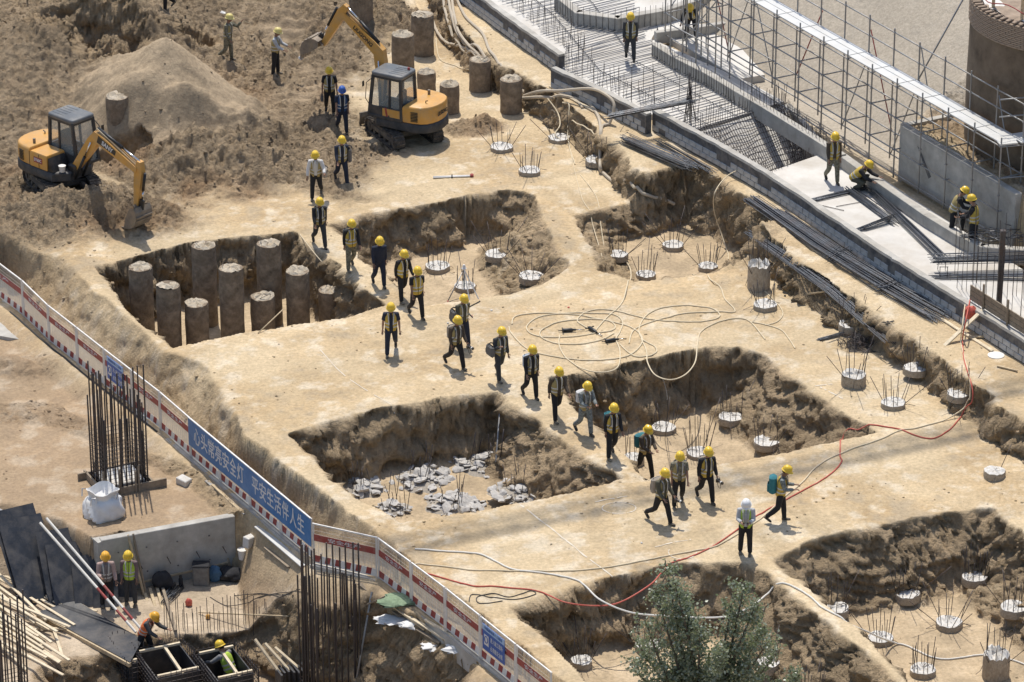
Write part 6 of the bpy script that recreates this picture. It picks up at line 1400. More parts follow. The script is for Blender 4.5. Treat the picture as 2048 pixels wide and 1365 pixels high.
# dowels round the hole
dw = thing('dowel_row', 'row of thin upright bars along the back of the dug hole', 'rebar', G(480, 1280)); r = random.Random(33)
for k in range(44):
    px_ = 330 + (600 - 330) * k / 43; q = U(px_ + r.uniform(-3, 3), 1316 + r.uniform(-6, 6) - (px_ - 330) * .05, LW - .9) - dw.location; rod(q, q + V((r.uniform(-.05, .05), r.uniform(-.05, .05), 1.9 * r.uniform(.75, 1.1))), .011, M['rebar'], 'bar', dw, 5)
# cages with timber inner forms
def cage(px_, py_, w_, l_, h_, rz, zb, label, seed):
    r = random.Random(seed); rt = thing('rebar_cage', label, 'rebar cage', U(px_, py_, zb), rz)
    for s_ in (-1, 1):
        for k in range(int(w_ / .16) + 1): u = -w_ / 2 + k * .16; rod(V((u, s_ * l_ / 2, 0)), V((u, s_ * l_ / 2, h_ + r.uniform(0, .16))), .011, M['rebar'], 'upright_bar', rt, 5)
        for k in range(int(l_ / .16) + 1): v = -l_ / 2 + k * .16; rod(V((s_ * w_ / 2, v, 0)), V((s_ * w_ / 2, v, h_ + r.uniform(0, .16))), .011, M['rebar'], 'upright_bar', rt, 5)
    for k in range(int(h_ / .15)):
        zz = .1 + k * .15
        for s_ in (-1, 1): rod(V((-w_ / 2, s_ * (l_ / 2 + .02), zz)), V((w_ / 2, s_ * (l_ / 2 + .02), zz)), .010, M['rebar'], 'hoop_bar', rt, 5); rod(V((s_ * (w_ / 2 + .02), -l_ / 2, zz)), V((s_ * (w_ / 2 + .02), l_ / 2, zz)), .010, M['rebar'], 'hoop_bar', rt, 5)
    for s_ in (-1, 1):
        m = MB(); m.box((0, s_ * (l_ / 2 - .12), h_ * .48), (w_ - .22, .03, h_ * .92)); m.build('form_panel', M['formply'], rt); m = MB(); m.box((s_ * (w_ / 2 - .12), 0, h_ * .47), (.03, l_ - .26, h_ * .9)); m.build('form_panel', M['formply'], rt)
        m = MB(); m.box((0, s_ * (l_ / 2 - .17), h_ * .97), (w_ - .26, .07, .07)); m.build('waling', M['palewood'], rt)
    m = MB(); m.beam(V((w_ * .1, -l_ / 2 + .2, h_ * .9)), V((w_ * .1, l_ / 2 - .2, h_ * .95)), .08, .08); m.build('spreader', M['palewood'], rt)
    return rt
cage(342, 1425, 1.5, 1.9, 1.8, .42, -5.2, 'rebar cage with dark plywood inner forms beside the orange vest worker', 41)
cage(455, 1430, 1.3, 1.9, 1.8, .42, -5.2, 'rebar cage round the lime vest worker in the hole', 42)
cage(255, 1405, .5, 1.7, 1.8, .42, -5.2, 'narrow rebar cage at the hole edge below the plywood platform', 43)
sf = thing('wall_form', 'stacked dark form panels with loose timbers beside the tall rebar column', 'formwork', U(590, 1440, -5.2), .42)
for k in range(8): m = MB(); m.box((-.45 + k * .13, .12 * math.sin(k), .85), (.06, .5, 1.7)); m.build('panel', M['formply'], sf)
for k in range(3): m = MB(); m.beam(V((-.4 + k * .3, .1, 1.6)), V((-.9 + k * .3, .7, 2.5 - .2 * k)), .09, .05); m.build('loose_timber', M['palewood'], sf)
# boards and torn sacks along the barrier
r = random.Random(55)
for i, (a, b, w_, mt, lb) in enumerate((((718, 1170), (800, 1235), .12, 'greywood', 'grey board lying in the strip below the barrier'), ((735, 1213), (772, 1196), .1, 'greywood', 'short grey board across the boards below the barrier'), ((770, 1205), (850, 1265), .10, 'wood', 'timber lying toward the torn sacks below the barrier'), ((800, 1225), (905, 1290), .12, 'palewood', 'pale board among the torn sacks'), ((830, 1260), (880, 1290), .12, 'greywood', 'grey board end among the torn sacks'), ((850, 1245), (920, 1285), .10, 'palewood', 'pale batten next to the barrier footing'), ((895, 1265), (930, 1278), .1, 'greywood', 'short board next to the barrier footing'))): ground_plank(a, b, w_, .045, 'scrap_board', lb, M[mt], .02 + .02 * (i % 3))
for i, (a, b, s_, lb) in enumerate(((790, 1245, .45, 'torn white sack on the boards below the barrier'), (822, 1255, .3, 'small torn white sack beside the larger one'), (870, 1298, .35, 'torn grey white sack near the board ends'), (915, 1302, .35, 'flattened white sack at the bank edge'))): lumpy('torn_sack', M['bagwhite'], lb, 'sack', G(a, b), s_, s_ * .6, .16, 60 + i, .28)
lumpy('green_net', mat('green_net', (.20, .27, .17), .9, .3, 9, .5, 30), 'crumpled green netting on the boards below the barrier', 'netting', G(798, 1205), .5, .35, .14, 70, .25)
pole(G(744, 1188) + V((0, 0, .06)), G(712, 1372) + V((0, 0, .1)), .035, 'galv', 'scaffold_tube', 'long grey tube lying down the bank beside the tall rebar column', 'tube')
for i, (dx, lb) in enumerate(((0, 'red and white pole leaning behind the tall rebar column'), (12, 'second red and white pole leaning behind the tall rebar column'))):
    a, b = U(655 + dx, 1120, -1.3), U(565 + dx, 1330, -4.2); rt = thing('striped_pole', lb, 'pole', b); d_ = a - b
    for k in range(9): m = MB(); m.tube([d_ * (k / 9), d_ * ((k + 1) / 9)], .025, 8); m.build('band', M['hosered'] if k % 3 else M['hosewhite'], rt, True)
# stacked frames at the far left edge
for k in range(6):
    a = G(-25, 1010 + k * 9) + V((0, 0, .05 + .05 * k)); b = G(22, 1035 + k * 6) + V((0, 0, .05 + .05 * k)); plank(a, b, .08, .05, 'steel_prop', 'grey steel prop in the stack at the yard bank', M['galv'], 'prop', group='stack of steel props')
# pipes lying along fence foot and small things by wall
for i in range(2): hose([(20 + i * 4, 625 + i * 3), (100 + i * 4, 695 + i * 3), (200 + i * 4, 775 + i * 3), (310 + i * 4, 862 + i * 3)], .025, 'cable', 'fence_cable', 'dark cable lying along the foot of the barrier' if i == 0 else 'second dark cable along the foot of the barrier', 'cable')
# ---------------- people ----------------
def cmat(name, c, rough=.85, **k): return mat(name, c, rough, k.pop('var', .18), k.pop('scale', 7), k.pop('bump', .3), 25, **k)
CL = {'black': cmat('cloth_black', (.018, .018, .02)), 'navy': cmat('cloth_navy', (.020, .026, .045)), 'char': cmat('cloth_charcoal', (.045, .047, .05)), 'grey': cmat('cloth_grey', (.19, .19, .19)), 'brown': cmat('cloth_brown', (.075, .058, .042)),
      'olive': cmat('cloth_olive', (.085, .08, .055)), 'camo': cmat('cloth_camouflage', (.05, .055, .035), c2=(.24, .22, .16), scale=16, var=.3), 'camoblue': cmat('cloth_blue_camouflage', (.07, .085, .09), c2=(.24, .26, .25), scale=16, var=.3), 'white': cmat('cloth_white', (.62, .61, .59)),
      'pink': cmat('cloth_faded_pink', (.40, .29, .26)), 'plaid': cmat('cloth_plaid', (.17, .12, .12), scale=14), 'maroon': cmat('cloth_maroon', (.13, .03, .035)), 'pale': cmat('cloth_pale_grey', (.42, .43, .44)),
      'yel': cmat('vest_yellow', (.52, .37, .07)), 'khaki': cmat('vest_shaded_yellow', (.36, .285, .12)), 'lime': cmat('vest_lime', (.42, .58, .07)), 'orange': cmat('vest_orange', (.72, .17, .05)), 'bluev': cmat('vest_blue', (.03, .075, .19)), 'greyv': cmat('vest_grey', (.20, .18, .17)),  # khaki is the yellow vest with shade mixed into its colour
      'teal': cmat('bag_teal', (.035, .17, .20)), 'beige': cmat('bag_beige', (.33, .29, .24)), 'palebl': cmat('bag_pale_blue', (.50, .56, .63)), 'dgrey': cmat('bag_grey', (.13, .125, .12))}
refl = mat('reflective_strip', (.50, .50, .47), .4, .1, 5, 0)
SKIN = mat('skin', (.33, .19, .125), .6, .12, 6, .05); SKIN2 = mat('skin_tanned', (.25, .14, .09), .6, .12, 6, .05); HAIR = mat('hair', (.012, .011, .010), .7, .2, 9, .2); BOOT = mat('boot', (.035, .03, .026), .75, .3, 8, .2, dirt=DUST, dirt_scale=5, dirt_amt=.7)
HEL = {k: mat('helmet_' + k, c, .38, .06, 3, .0, coat=.3, dirt=d_, dirt_scale=5, dirt_amt=.35) for k, c, d_ in (('yellow', (.78, .52, .035), (.6, .42, .12)), ('pale', (.72, .60, .20), (.6, .5, .3)), ('orange', (.78, .40, .03), (.6, .36, .1)), ('blue', (.03, .10, .38), (.1, .16, .35)), ('white', (.80, .80, .79), (.6, .58, .54)))}
JOBS = []
def remesh(o, vox, it=3):
    m = o.modifiers.new('r', 'REMESH'); m.mode = 'VOXEL'; m.voxel_size = vox; m.use_smooth_shade = True
    s_ = o.modifiers.new('s', 'SMOOTH'); s_.iterations = it; s_.factor = .5; JOBS.append(o)
_hm = {}
def helmet_mesh(kind):
    if kind in _hm: return _hm[kind]
    m = MB(); prof = [(.150, -.012), (.148, .0), (.132, .012), (.130, .05), (.118, .10), (.088, .142), (.045, .163), (.001, .168)]
    n = 22; vs = []
    for i, (r_, zz) in enumerate(prof):
        for k in range(n):
            th = 2 * math.pi * k / n; f = 1.12 + (.20 * max(0, math.cos(th)) ** 2 if i < 2 else 0); vs.append((math.cos(th) * r_ * f, math.sin(th) * r_ * (.98 if i > 1 else 1.02), zz - (.012 * max(0, math.cos(th)) if i < 2 else 0)))
    m.add(vs, [(i * n + k, i * n + (k + 1) % n, (i + 1) * n + (k + 1) % n, (i + 1) * n + k) for i in range(len(prof) - 1) for k in range(n)] + [tuple(range(n - 1, -1, -1))])
    m.tube([(.13, 0, .07), (.10, 0, .13), (.0, 0, .168), (-.1, 0, .135), (-.135, 0, .06)], .016, 6)
    me = m.mesh('helmet'); me.materials.append(HEL[kind]); smooth_mesh(me, 50); _hm[kind] = me; return me
_e = MB(); _e.lathe((0, 0, 0), [(.004, -.012), (.012, -.004), (.012, .004), (.004, .012)], 8); EYE = _e.mesh('eye'); EYE.materials.append(HAIR)
_e = MB(); _e.box((0, 0, 0), (.012, .05, .009), bev=.003); MOUTH = _e.mesh('mouth'); MOUTH.materials.append(mat('lips', (.22, .09, .075), .6, .1, 5, 0))
def rotY(a): return Matrix.Rotation(a, 3, 'Y')
def person(px_, py_, hd, label, pose='walk', ph=1.0, helmet='yellow', top='black', vest='khaki', legs='black', sleeves='long', H=1.72, z=None, arms=None, look=.25, lean=.06, group=None, fit=.0, p3=None, vclosed=False):
    r = random.Random(int(px_ * 7 + py_)); k = H / 1.72
    base = p3.copy() if p3 is not None else (G(px_, py_) if z is None else U(px_, py_, z)); root = thing('person', label, 'person', base, R(hd), group)
    rel = lambda L, a: V((math.sin(a) * L, 0, -math.cos(a) * L))
    if pose == 'walk': hipA = (.33 * ph, -.27 * ph); knee = (.12 if ph > 0 else .55, .62 if ph > 0 else .10)
    elif pose == 'stand': hipA = (.06, -.05); knee = (.04, .06)
    elif pose == 'crouch': hipA = (1.75, 1.45); knee = (2.45, 2.35)
    elif pose == 'bend': hipA = (.25, -.15); knee = (.3, .25)
    elif pose == 'step': hipA = (.85, -.1); knee = (.95, .12)
    pel = V((0, 0, .95)); J = {}
    for i, s_ in enumerate((1, -1)):
        hp = pel + V((0, .092 * s_, -.03)); splay = V((0, .05 * s_ if pose in ('stand', 'walk') else .13 * s_, 0)); kn = hp + rel(.44, hipA[i]) + splay * .6; an = kn + rel(.42, hipA[i] - knee[i]) + splay * .3; J[s_] = (hp, kn, an, hipA[i] - knee[i])
    low = min(J[s_][2].z - .085 - (.06 if abs(J[s_][3]) > .5 and pose == 'walk' else 0) * 0 for s_ in (1, -1)); off = V((0, 0, -low)); 
    pel = pel + off
    Rl = rotY(lean); sp = lambda zz, x_=0.0, y_=0.0: pel + Rl @ V((x_, y_, zz - .95))
    for s_ in J: J[s_] = tuple(q + off if isinstance(q, Vector) else q for q in J[s_])
    neck = sp(1.47); Hd = rotY(lean + look); hc = neck + Rl @ V((.02, 0, .06)) + Hd @ V((.02, 0, .115))
    # arms
    AR = {}
    for i, s_ in enumerate((1, -1)):
        sh_ = sp(1.40, 0, .185 * s_); a = arms[i] if arms else ((-.45 * (1 if i == 0 else -1) * ph if pose == 'walk' else 0) + r.uniform(-.08, .08), .25 + r.uniform(0, .15), .10)
        up_a, el_a, out = a[:3]; inn = a[3] if len(a) > 3 else 0.0
        dU = V((math.sin(up_a) * math.cos(out), s_ * math.sin(out), -math.cos(up_a) * math.cos(out))); eb = sh_ + dU * .29
        fa = up_a + el_a; dF = V((math.sin(fa) * math.cos(inn), s_ * (math.sin(out) * .35 - math.sin(inn)), -math.cos(fa) * math.cos(inn))).normalized(); wr = eb + dF * .25; AR[s_] = (sh_, eb, wr, dF)
    # body: one mesh
    m = MB(); X_ = (1, 0, 0)
    m.tube([sp(.86), sp(.95), sp(1.05), sp(1.2), sp(1.33), sp(1.41), sp(1.47), neck + Rl @ V((.01, 0, .07))], [.10, .105, .095, .11, .11, .08, .056, .052], 14, True, [.15, .155, .135, .155, .17, .15, .06, .055], X_)
    hp_ = [Hd @ V((0, 0, q)) + hc for q in (-.125, -.10, -.05, 0, .05, .09, .115)]; hp_[0] += Hd @ V((.03, 0, 0)); hp_[1] += Hd @ V((.022, 0, 0))
    m.tube(hp_, [.045, .07, .092, .100, .098, .08, .04], 14, True, [.035, .052, .068, .077, .076, .062, .03], Hd @ V(X_))
    m.tube([hc + Hd @ V((.085, 0, .015)), hc + Hd @ V((.108, 0, -.02)), hc + Hd @ V((.09, 0, -.035))], [.010, .018, .014], 6)
    for s_ in (1, -1): m.tube([hc + Hd @ V((-.005, .07 * s_, .02)), hc + Hd @ V((-.01, .085 * s_, -.005)), hc + Hd @ V((-.005, .074 * s_, -.035))], [.016, .02, .014], 6)
    for s_ in (1, -1):
        hp, kn, an, sa = J[s_]; m.tube([hp + V((0, 0, .06)), hp, hp.lerp(kn, .5), kn, kn.lerp(an, .35), an, an - V((0, 0, .04))], [.07, .085, .075, .055, .058, .04, .04], 10)
        sh_, eb, wr, dF = AR[s_]; m.tube([sp(1.39, 0, .1 * s_), sh_, sh_.lerp(eb, .5), eb, eb.lerp(wr, .35), wr, wr + dF * .03], [.05, .058, .05, .042, .042, .028, .026], 9)
        sd2 = dF.cross(V((1, 0, 0)) if abs(dF.x) < .8 else V((0, 0, 1))).normalized(); pn = dF.cross(sd2).normalized()
        m.tube([wr + dF * .01, wr + dF * .05, wr + dF * .10], [.026, .034, .034], 8, True, [.02, .022, .022], sd2)
    bo = m.build('body', SKIN if r.random() < .6 else SKIN2, root, True); remesh(bo, .020, 2); bo['_f'] = 1
    fm = MB()
    for s_ in (1, -1):
        sh_, eb, wr, dF = AR[s_]; sd2 = dF.cross(V((1, 0, 0)) if abs(dF.x) < .8 else V((0, 0, 1))).normalized(); pn = dF.cross(sd2).normalized(); pn = pn if pn.dot(V((1, 0, 0))) > 0 else -pn
        for f_ in range(4):
            L_ = (.066, .078, .074, .058)[f_]; q = wr + dF * .09 + sd2 * (-.026 + .0175 * f_); fm.tube([q, q + dF * L_ * .5, q + dF * L_ * .85 + pn * L_ * .35, q + dF * L_ * .9 + pn * L_ * .7], [.0092, .009, .008, .006], 5)
        q = wr + dF * .03 - sd2 * .028; fm.tube([q, q - sd2 * .03 + dF * .03 + pn * .01, q - sd2 * .032 + dF * .062 + pn * .025], [.011, .010, .007], 5)
    FING.append((bo, fm))
    # trousers
    m = MB(); m.tube([sp(1.05), sp(.98), sp(.9), sp(.84)], [.118, .128, .13, .09], 14, True, [.155, .17, .175, .14], X_)
    for s_ in (1, -1):
        hp, kn, an, sa = J[s_]; m.tube([hp + V((0, 0, .07)), hp - V((0, 0, .02)), hp.lerp(kn, .5), kn, kn.lerp(an, .4), an + V((0, 0, .04)), an + V((0, 0, -.012))], [.09, .112, .100, .082, .080, .070, .072], 11)
    o = m.build('trousers', CL[legs], root, True); remesh(o, .021, 2)
    # boots
    for s_ in (1, -1):
        hp, kn, an, sa = J[s_]; tl = max(-.2, min(1.0, -sa)) if pose in ('walk', 'step') else 0; F = rotY(tl * .8) if s_ else None
        m = MB(); m.tube([an + F @ V((-.07, 0, -.05)), an + F @ V((-.02, 0, -.045)), an + F @ V((.06, 0, -.052)), an + F @ V((.14, 0, -.058)), an + F @ V((.185, 0, -.062))], [.033, .042, .038, .032, .022], 10, True, [.038, .046, .048, .05, .032], (0, 0, 1)); m.tube([an + V((0, 0, .06)), an, an + F @ V((0, 0, -.05))], [.05, .052, .045], 9); m.build('boot', BOOT, root, True)
    # top
    m = MB(); m.tube([sp(.885), sp(.95), sp(1.05), sp(1.2), sp(1.33), sp(1.415), sp(1.465)], [.128, .132, .128, .136, .134, .105, .07], 16, True, [.165, .172, .168, .182, .192, .175, .085], X_)
    for s_ in (1, -1):
        sh_, eb, wr, dF = AR[s_]
        if sleeves == 'long': m.tube([sp(1.40, 0, .11 * s_), sh_, sh_.lerp(eb, .5), eb, eb.lerp(wr, .5), wr - dF * .01], [.07, .082, .072, .064, .058, .048], 10)
        else: m.tube([sp(1.40, 0, .11 * s_), sh_, sh_.lerp(eb, .4), sh_.lerp(eb, .75)], [.07, .082, .075, .075], 10)
    o = m.build('shirt' if vest else 'jacket', CL[top], root, True); remesh(o, .021, 2)
    # vest: open-fronted shell
    if vest:
        n = 26; rows = [(.86, .148, .186), (.93, .152, .194), (1.05, .150, .190), (1.2, .156, .200), (1.32, .152, .198), (1.41, .118, .165), (1.455, .088, .105)]; vs = []; gap = .05 if vclosed else .32
        for (zz, rx, ry) in rows:
            for i in range(n + 1):
                th = gap + (2 * math.pi - 2 * gap) * i / n; vs.append(sp(zz, math.cos(th) * rx + (.0 if zz > .9 else 0), math.sin(th) * ry))
        arm_h = lambda row, i: False
        fs = []
        for q in range(len(rows) - 1):
            for i in range(n):
                th = gap + (2 * math.pi - 2 * gap) * (i + .5) / n
                if q == 4 and abs(math.sin(th)) > .90: continue
                fs.append((q * (n + 1) + i, q * (n + 1) + i + 1, (q + 1) * (n + 1) + i + 1, (q + 1) * (n + 1) + i))
        m = MB(); m.add(vs, fs); vo = m.build('vest', CL[vest], root, True)
        so = vo.modifiers.new('t', 'SOLIDIFY'); so.thickness = .012; JOBS.append(vo)
        for zz in (1.0, 1.12):
            m = MB(); vs = []; rx, ry = (.158, .200) 
            for i in range(n + 1):
                th = gap + (2 * math.pi - 2 * gap) * i / n
                for dz in (-.022, .022): vs.append(sp(zz + dz, math.cos(th) * rx, math.sin(th) * ry))
            m.add(vs, [(2 * i, 2 * i + 2, 2 * i + 3, 2 * i + 1) for i in range(n)]); m.build('reflective_band', refl, vo)
        for s_ in (1, -1):
            pts = [(sp(1.08, .151, .085 * s_), sp(1.08, .151, .05 * s_)), (sp(1.25, .158, .092 * s_), sp(1.25, .158, .058 * s_)), (sp(1.38, .138, .10 * s_), sp(1.38, .140, .066 * s_)), (sp(1.455, .06, .11 * s_), sp(1.46, .06, .075 * s_))]
            m = MB(); m.add([q for pr in pts for q in pr], [(2 * i, 2 * i + 1, 2 * i + 3, 2 * i + 2) for i in range(3)]); m.build('reflective_band', refl, vo)
    # head wear and face
    ho = link('helmet', helmet_mesh(helmet), root); Mx = (rotY(lean + look - .08)).to_4x4(); Mx.translation = hc + Hd @ V((-.005, 0, .035)); ho.matrix_local = Mx
    m = MB(); m.tube([hc + Hd @ V((-.012, 0, q)) for q in (-.055, -.02, .03, .06)], [.085, .098, .105, .10], 12, True, [.066, .078, .082, .08], Hd @ V(X_)); ha = m.build('hair', HAIR, root, True)
    ha.location = Hd @ V((-.022, 0, 0))
    for s_ in (1, -1): link('eye', EYE, root, hc + Hd @ V((.092, .03 * s_, .008)))
    o = link('mouth', MOUTH, root, hc + Hd @ V((.088, 0, -.06)))
    root.scale = (k, k, k)
    Mw = Matrix.Translation(base) @ Matrix.Rotation(R(hd), 4, 'Z') @ Matrix.Scale(k, 4)
    return dict(root=root, M=Mw, sp=sp, AR=AR, hc=hc, hd=hd, k=k)
FING = []
def at_(P, v): return P['M'] @ V(v)
def backpack(P, mt, label, w=.32, h=.46, d=.17, side=0.0, drop=0.0, cat='backpack', name='backpack'):
    c_ = P['sp'](1.16 - drop, -.15 - d / 2 if abs(side) < .1 else -.03, side); rt = thing(name, label, cat, at_(P, c_), R(P['hd']))
    m = MB(); m.box((0, 0, 0), (d, w, h), bev=.05); m.build('body', CL[mt], rt, True)
    m = MB(); m.box((-d / 2 - .02, 0, -h * .16), (.06, w * .75, h * .45), bev=.025); m.build('pocket', CL[mt], rt, True)
    for s_ in (1, -1):
        if abs(side) < .1: pts = [(d / 2, s_ * .1, -h * .4), (d / 2 + .04, s_ * .13, -h * .1), (d / 2 + .06, s_ * .12, h * .35), (d / 2 + .14, s_ * .10, h * .56), (d / 2 + .30, s_ * .10, h * .42), (d / 2 + .325, s_ * .11, .0), (d / 2 + .22, s_ * .165, -h * .3)]
        else: pts = [(0, s_ * .1, h * .45), (0, s_ * .08, h * .62), (0, 0, h * .7)]
        m = MB(); m.tube(pts, .012, 5, True, .022); m.build('strap', CL['dgrey'], rt, True)
    return rt
def camera_(P, label, hand=-1):
    wr, dF = P['AR'][hand][2], P['AR'][hand][3]; rt = thing('hand_camera', label, 'camera', at_(P, wr + dF * .1 + V((.03, 0, -.04))), R(P['hd'] + 20))
    m = MB(); m.box((0, 0, 0), (.07, .14, .11), bev=.015); m.build('body', M['blacksteel'], rt); m = MB(); m.tube([(.03, 0, -.005), (.10, 0, -.01), (.2, 0, -.02)], [.04, .042, .048], 12); m.build('lens', M['blacksteel'], rt, True); m = MB(); m.tube([(.13, 0, -.013), (.16, 0, -.015)], .05, 12); m.build('lens_ring', M['whitepaint'], rt, True)
    m = MB(); m.tube([(0, .07, .05), (-.02, .12, -.1), (.02, .08, -.28), (.03, 0, -.2), (0, -.06, .05)], .008, 5); m.build('strap', CL['black'], rt, True)
def shovel(a, b, label, blade_at_b=True):
    rt = thing('shovel', label, 'shovel', a); d_ = b - a; rod(V((0, 0, 0)), d_ * .85, .017, M['wood'], 'handle', rt, 8); x_ = d_.normalized(); s_ = x_.cross(V((0, 0, 1))).normalized(); u_ = s_.cross(x_)
    vs = []
    for i, (t_, w_) in enumerate(((.83, .06), (.86, .11), (.95, .115), (1.0, .08))):
        for j in range(5): v_ = (j - 2) / 2; vs.append(d_ * t_ + s_ * w_ * v_ + u_ * (.03 * v_ * v_))
    m = MB(); m.add(vs, [(i * 5 + j, i * 5 + j + 1, (i + 1) * 5 + j + 1, (i + 1) * 5 + j) for i in range(3) for j in range(4)]); o = m.build('blade', M['galv'], rt, True); q = o.modifiers.new('t', 'SOLIDIFY'); q.thickness = .006; JOBS.append(o)
pA = (.15, .35, .1)
gq = 'workers filing along the berm'
person(333, 20, -150, 'worker in dark trousers standing on the spoil behind the shovel carriers', 'walk', .6, top='char', vest=None)
P = person(457, 122, -20, 'pale helmet worker with a shovel over the shoulder on the spoil', 'walk', .4, 'pale', 'camo', 'khaki', 'camo', arms=((1.15, 1.3, .15), (.1, .5, .2)), look=.1)
shovel(at_(P, P['AR'][1][2] + V((.35, .05, -.05))), at_(P, P['AR'][1][2] + V((-.85, .05, .25))), 'shovel carried over the shoulder on the spoil')
P = person(552, 150, -15, 'pale helmet worker holding a shovel low beside the excavator bucket', 'stand', 1, 'pale', 'pale', 'khaki', 'black', arms=((.55, .6, .1), (.5, .7, .12)))
shovel(at_(P, P['AR'][1][2] + V((-.2, 0, .1))), at_(P, P['AR'][1][2] + V((.55, -.1, -.45))), 'shovel held low on the spoil by the excavator bucket')
P = person(660, 228, -88, 'worker in dull khaki vest with bare arms walking behind the blue helmet worker', 'walk', .35, 'yellow', 'black', 'khaki', 'black', 'short', arms=((.1, .3, .22), (-.1, .35, .2)))
rt = thing('flask', 'dark flask in the hand of the worker behind the blue helmet', 'flask', at_(P, P['AR'][-1][2] + P['AR'][-1][3] * .12 + V((0, 0, -.26)))); m = MB(); m.lathe((0, 0, 0), [(.05, 0), (.055, .02), (.055, .2), (.04, .23), (.03, .27)], 12); m.build('body', CL['dgrey'], rt, True)
person(685, 267, -80, 'worker with a blue helmet and blue vest walking beside the excavator track', 'walk', .5, 'blue', 'navy', 'bluev', 'navy', 'short')
P = person(684, 368, -75, 'worker in dark clothes following the bag carrier away from the excavator', 'walk', .9, 'yellow', 'navy', 'khaki', 'navy'); backpack(P, 'dgrey', 'grey bag under the arm of the dark clothed worker', .14, .5, .3, .28, .12, 'bag', 'shoulder_bag')
P = person(633, 398, -92, 'worker with white sleeves carrying a beige bag at the hip', 'walk', -.7, 'yellow', 'white', 'khaki', 'black', arms=((.2, 1.1, .35), (.2, .2, .25)), lean=.12); backpack(P, 'beige', 'beige shoulder bag carried at the hip of the white sleeved worker', .16, .34, .36, .30, .2, 'bag', 'shoulder_bag')
P = person(640, 494, -75, 'worker in dark sleeves stepping off the plateau onto the berm by the pile bay', 'walk', .9, 'yellow', 'black', 'khaki', 'char', group=gq); backpack(P, 'dgrey', 'dark backpack of the worker stepping onto the berm', .3, .42, .15)
P = person(703, 540, -70, 'worker in bright yellow vest and camouflage trousers on the berm', 'walk', -.6, 'yellow', 'black', 'yel', 'camo', group=gq, vclosed=True); backpack(P, 'dgrey', 'grey pack on the back of the camouflage trousered worker', .4, .45, .16, 0)
person(759, 574, -75, 'worker in plain navy overalls without a vest on the berm', 'walk', .5, 'yellow', 'navy', None, 'navy', group=gq, look=.4)
person(806, 602, -60, 'worker with open yellow vest and dark sleeves at the lower end of the berm', 'walk', -.8, 'yellow', 'black', 'yel', 'black', group=gq)
person(834, 636, -70, 'worker in yellow vest and short dark sleeves leaving the berm', 'walk', .7, 'yellow', 'black', 'yel', 'black', 'short', vclosed=True)
person(783, 709, -88, 'worker with a yellow jacket hanging open over a dark shirt', 'walk', -.9, 'yellow', 'navy', 'yel', 'navy', 'short', look=.3, arms=((.05, .25, .22), (-.05, .2, .22)))
P = person(925, 692, -62, 'worker half hidden behind another, grey bag on the hip and strap', 'walk', .7, 'yellow', 'olive', 'khaki', 'navy', look=.35); backpack(P, 'dgrey', 'grey bag of the half hidden worker', .15, .45, .34, -.30, .1, 'bag', 'shoulder_bag')
P = person(912, 736, -58, 'worker in brown sleeves with a beige pack walking in front of the half hidden one', 'walk', .95, 'yellow', 'brown', 'khaki', 'black', arms=((.25, .45, .12), (-.05, .4, .1))); backpack(P, 'beige', 'beige backpack of the brown sleeved worker', .34, .46, .17); camera_(P, 'camera with long lens hanging beside the brown sleeved worker', 1)
P = person(1000, 759, -60, 'worker in dark blue sleeves gripping a bag strap on the plateau', 'walk', -.95, 'yellow', 'char', 'khaki', 'char', arms=((.0, .3, .12), (.25, 1.9, .15, .2))); backpack(P, 'dgrey', 'grey shoulder bag gripped by its strap on the plateau', .16, .38, .38, -.32, .12, 'bag', 'shoulder_bag')
P = person(1062, 797, -68, 'worker with black sleeves and pale blue pack at the start of the second berm', 'walk', .5, 'yellow', 'black', 'khaki', 'black'); backpack(P, 'palebl', 'pale blue backpack at the start of the second berm', .36, .44, .17)
person(1114, 840, -65, 'worker in brown shirt on the second berm before the bay face', 'walk', -.9, 'yellow', 'brown', 'khaki', 'black', look=.35)
P = person(1170, 870, -62, 'worker in blue camouflage with a white bag on the second berm', 'walk', .6, 'yellow', 'camoblue', 'khaki', 'camoblue', arms=((.5, 1.0, .1, .3), (.5, 1.0, .1, .3)), look=.4); backpack(P, 'white', 'crumpled white bag on the back of the camouflaged worker', .34, .42, .2)
P = person(1224, 916, -70, 'worker in yellow vest with a teal pack, third from the end of the second berm', 'walk', -.5, 'yellow', 'black', 'yel', 'black'); backpack(P, 'teal', 'teal backpack on the vested worker on the second berm', .34, .46, .18)
P = person(1289, 955, -52, 'worker in brown shirt with clasped hands and teal pack leaving the second berm', 'walk', .9, 'yellow', 'brown', 'khaki', 'black', arms=((.45, .75, .08, .35), (.45, .75, .08, .35)), look=.35); backpack(P, 'teal', 'square teal backpack of the worker leaving the second berm', .36, .46, .2)
P = person(1322, 1047, -48, 'worker in olive sleeves striding with a camera below a beige pack', 'walk', 1.05, 'yellow', 'olive', 'khaki', 'black', arms=((.25, .5, .1), (.3, .7, .1)), look=.3); backpack(P, 'beige', 'beige backpack of the striding olive sleeved worker', .36, .48, .18); camera_(P, 'camera with long lens held by the striding worker', 1)
P = person(1357, 1014, -85, 'worker in patterned shirt walking behind the striding photographer', 'walk', -.5, 'yellow', 'camo', 'khaki', 'black', 'short'); backpack(P, 'dgrey', 'grey bag on the back of the worker in patterned shirt', .38, .46, .16, .04)
P = person(1412, 1004, -72, 'worker holding a camera at the hip beside the near rim of the middle bay', 'walk', .8, 'yellow', 'black', 'yel', 'black', arms=((.1, .5, .15), (-.1, .3, .2))); camera_(P, 'camera held at the hip by the worker near the middle bay rim', 1); backpack(P, 'beige', 'beige backpack of the camera carrier near the bay rim', .36, .46, .17, .0)
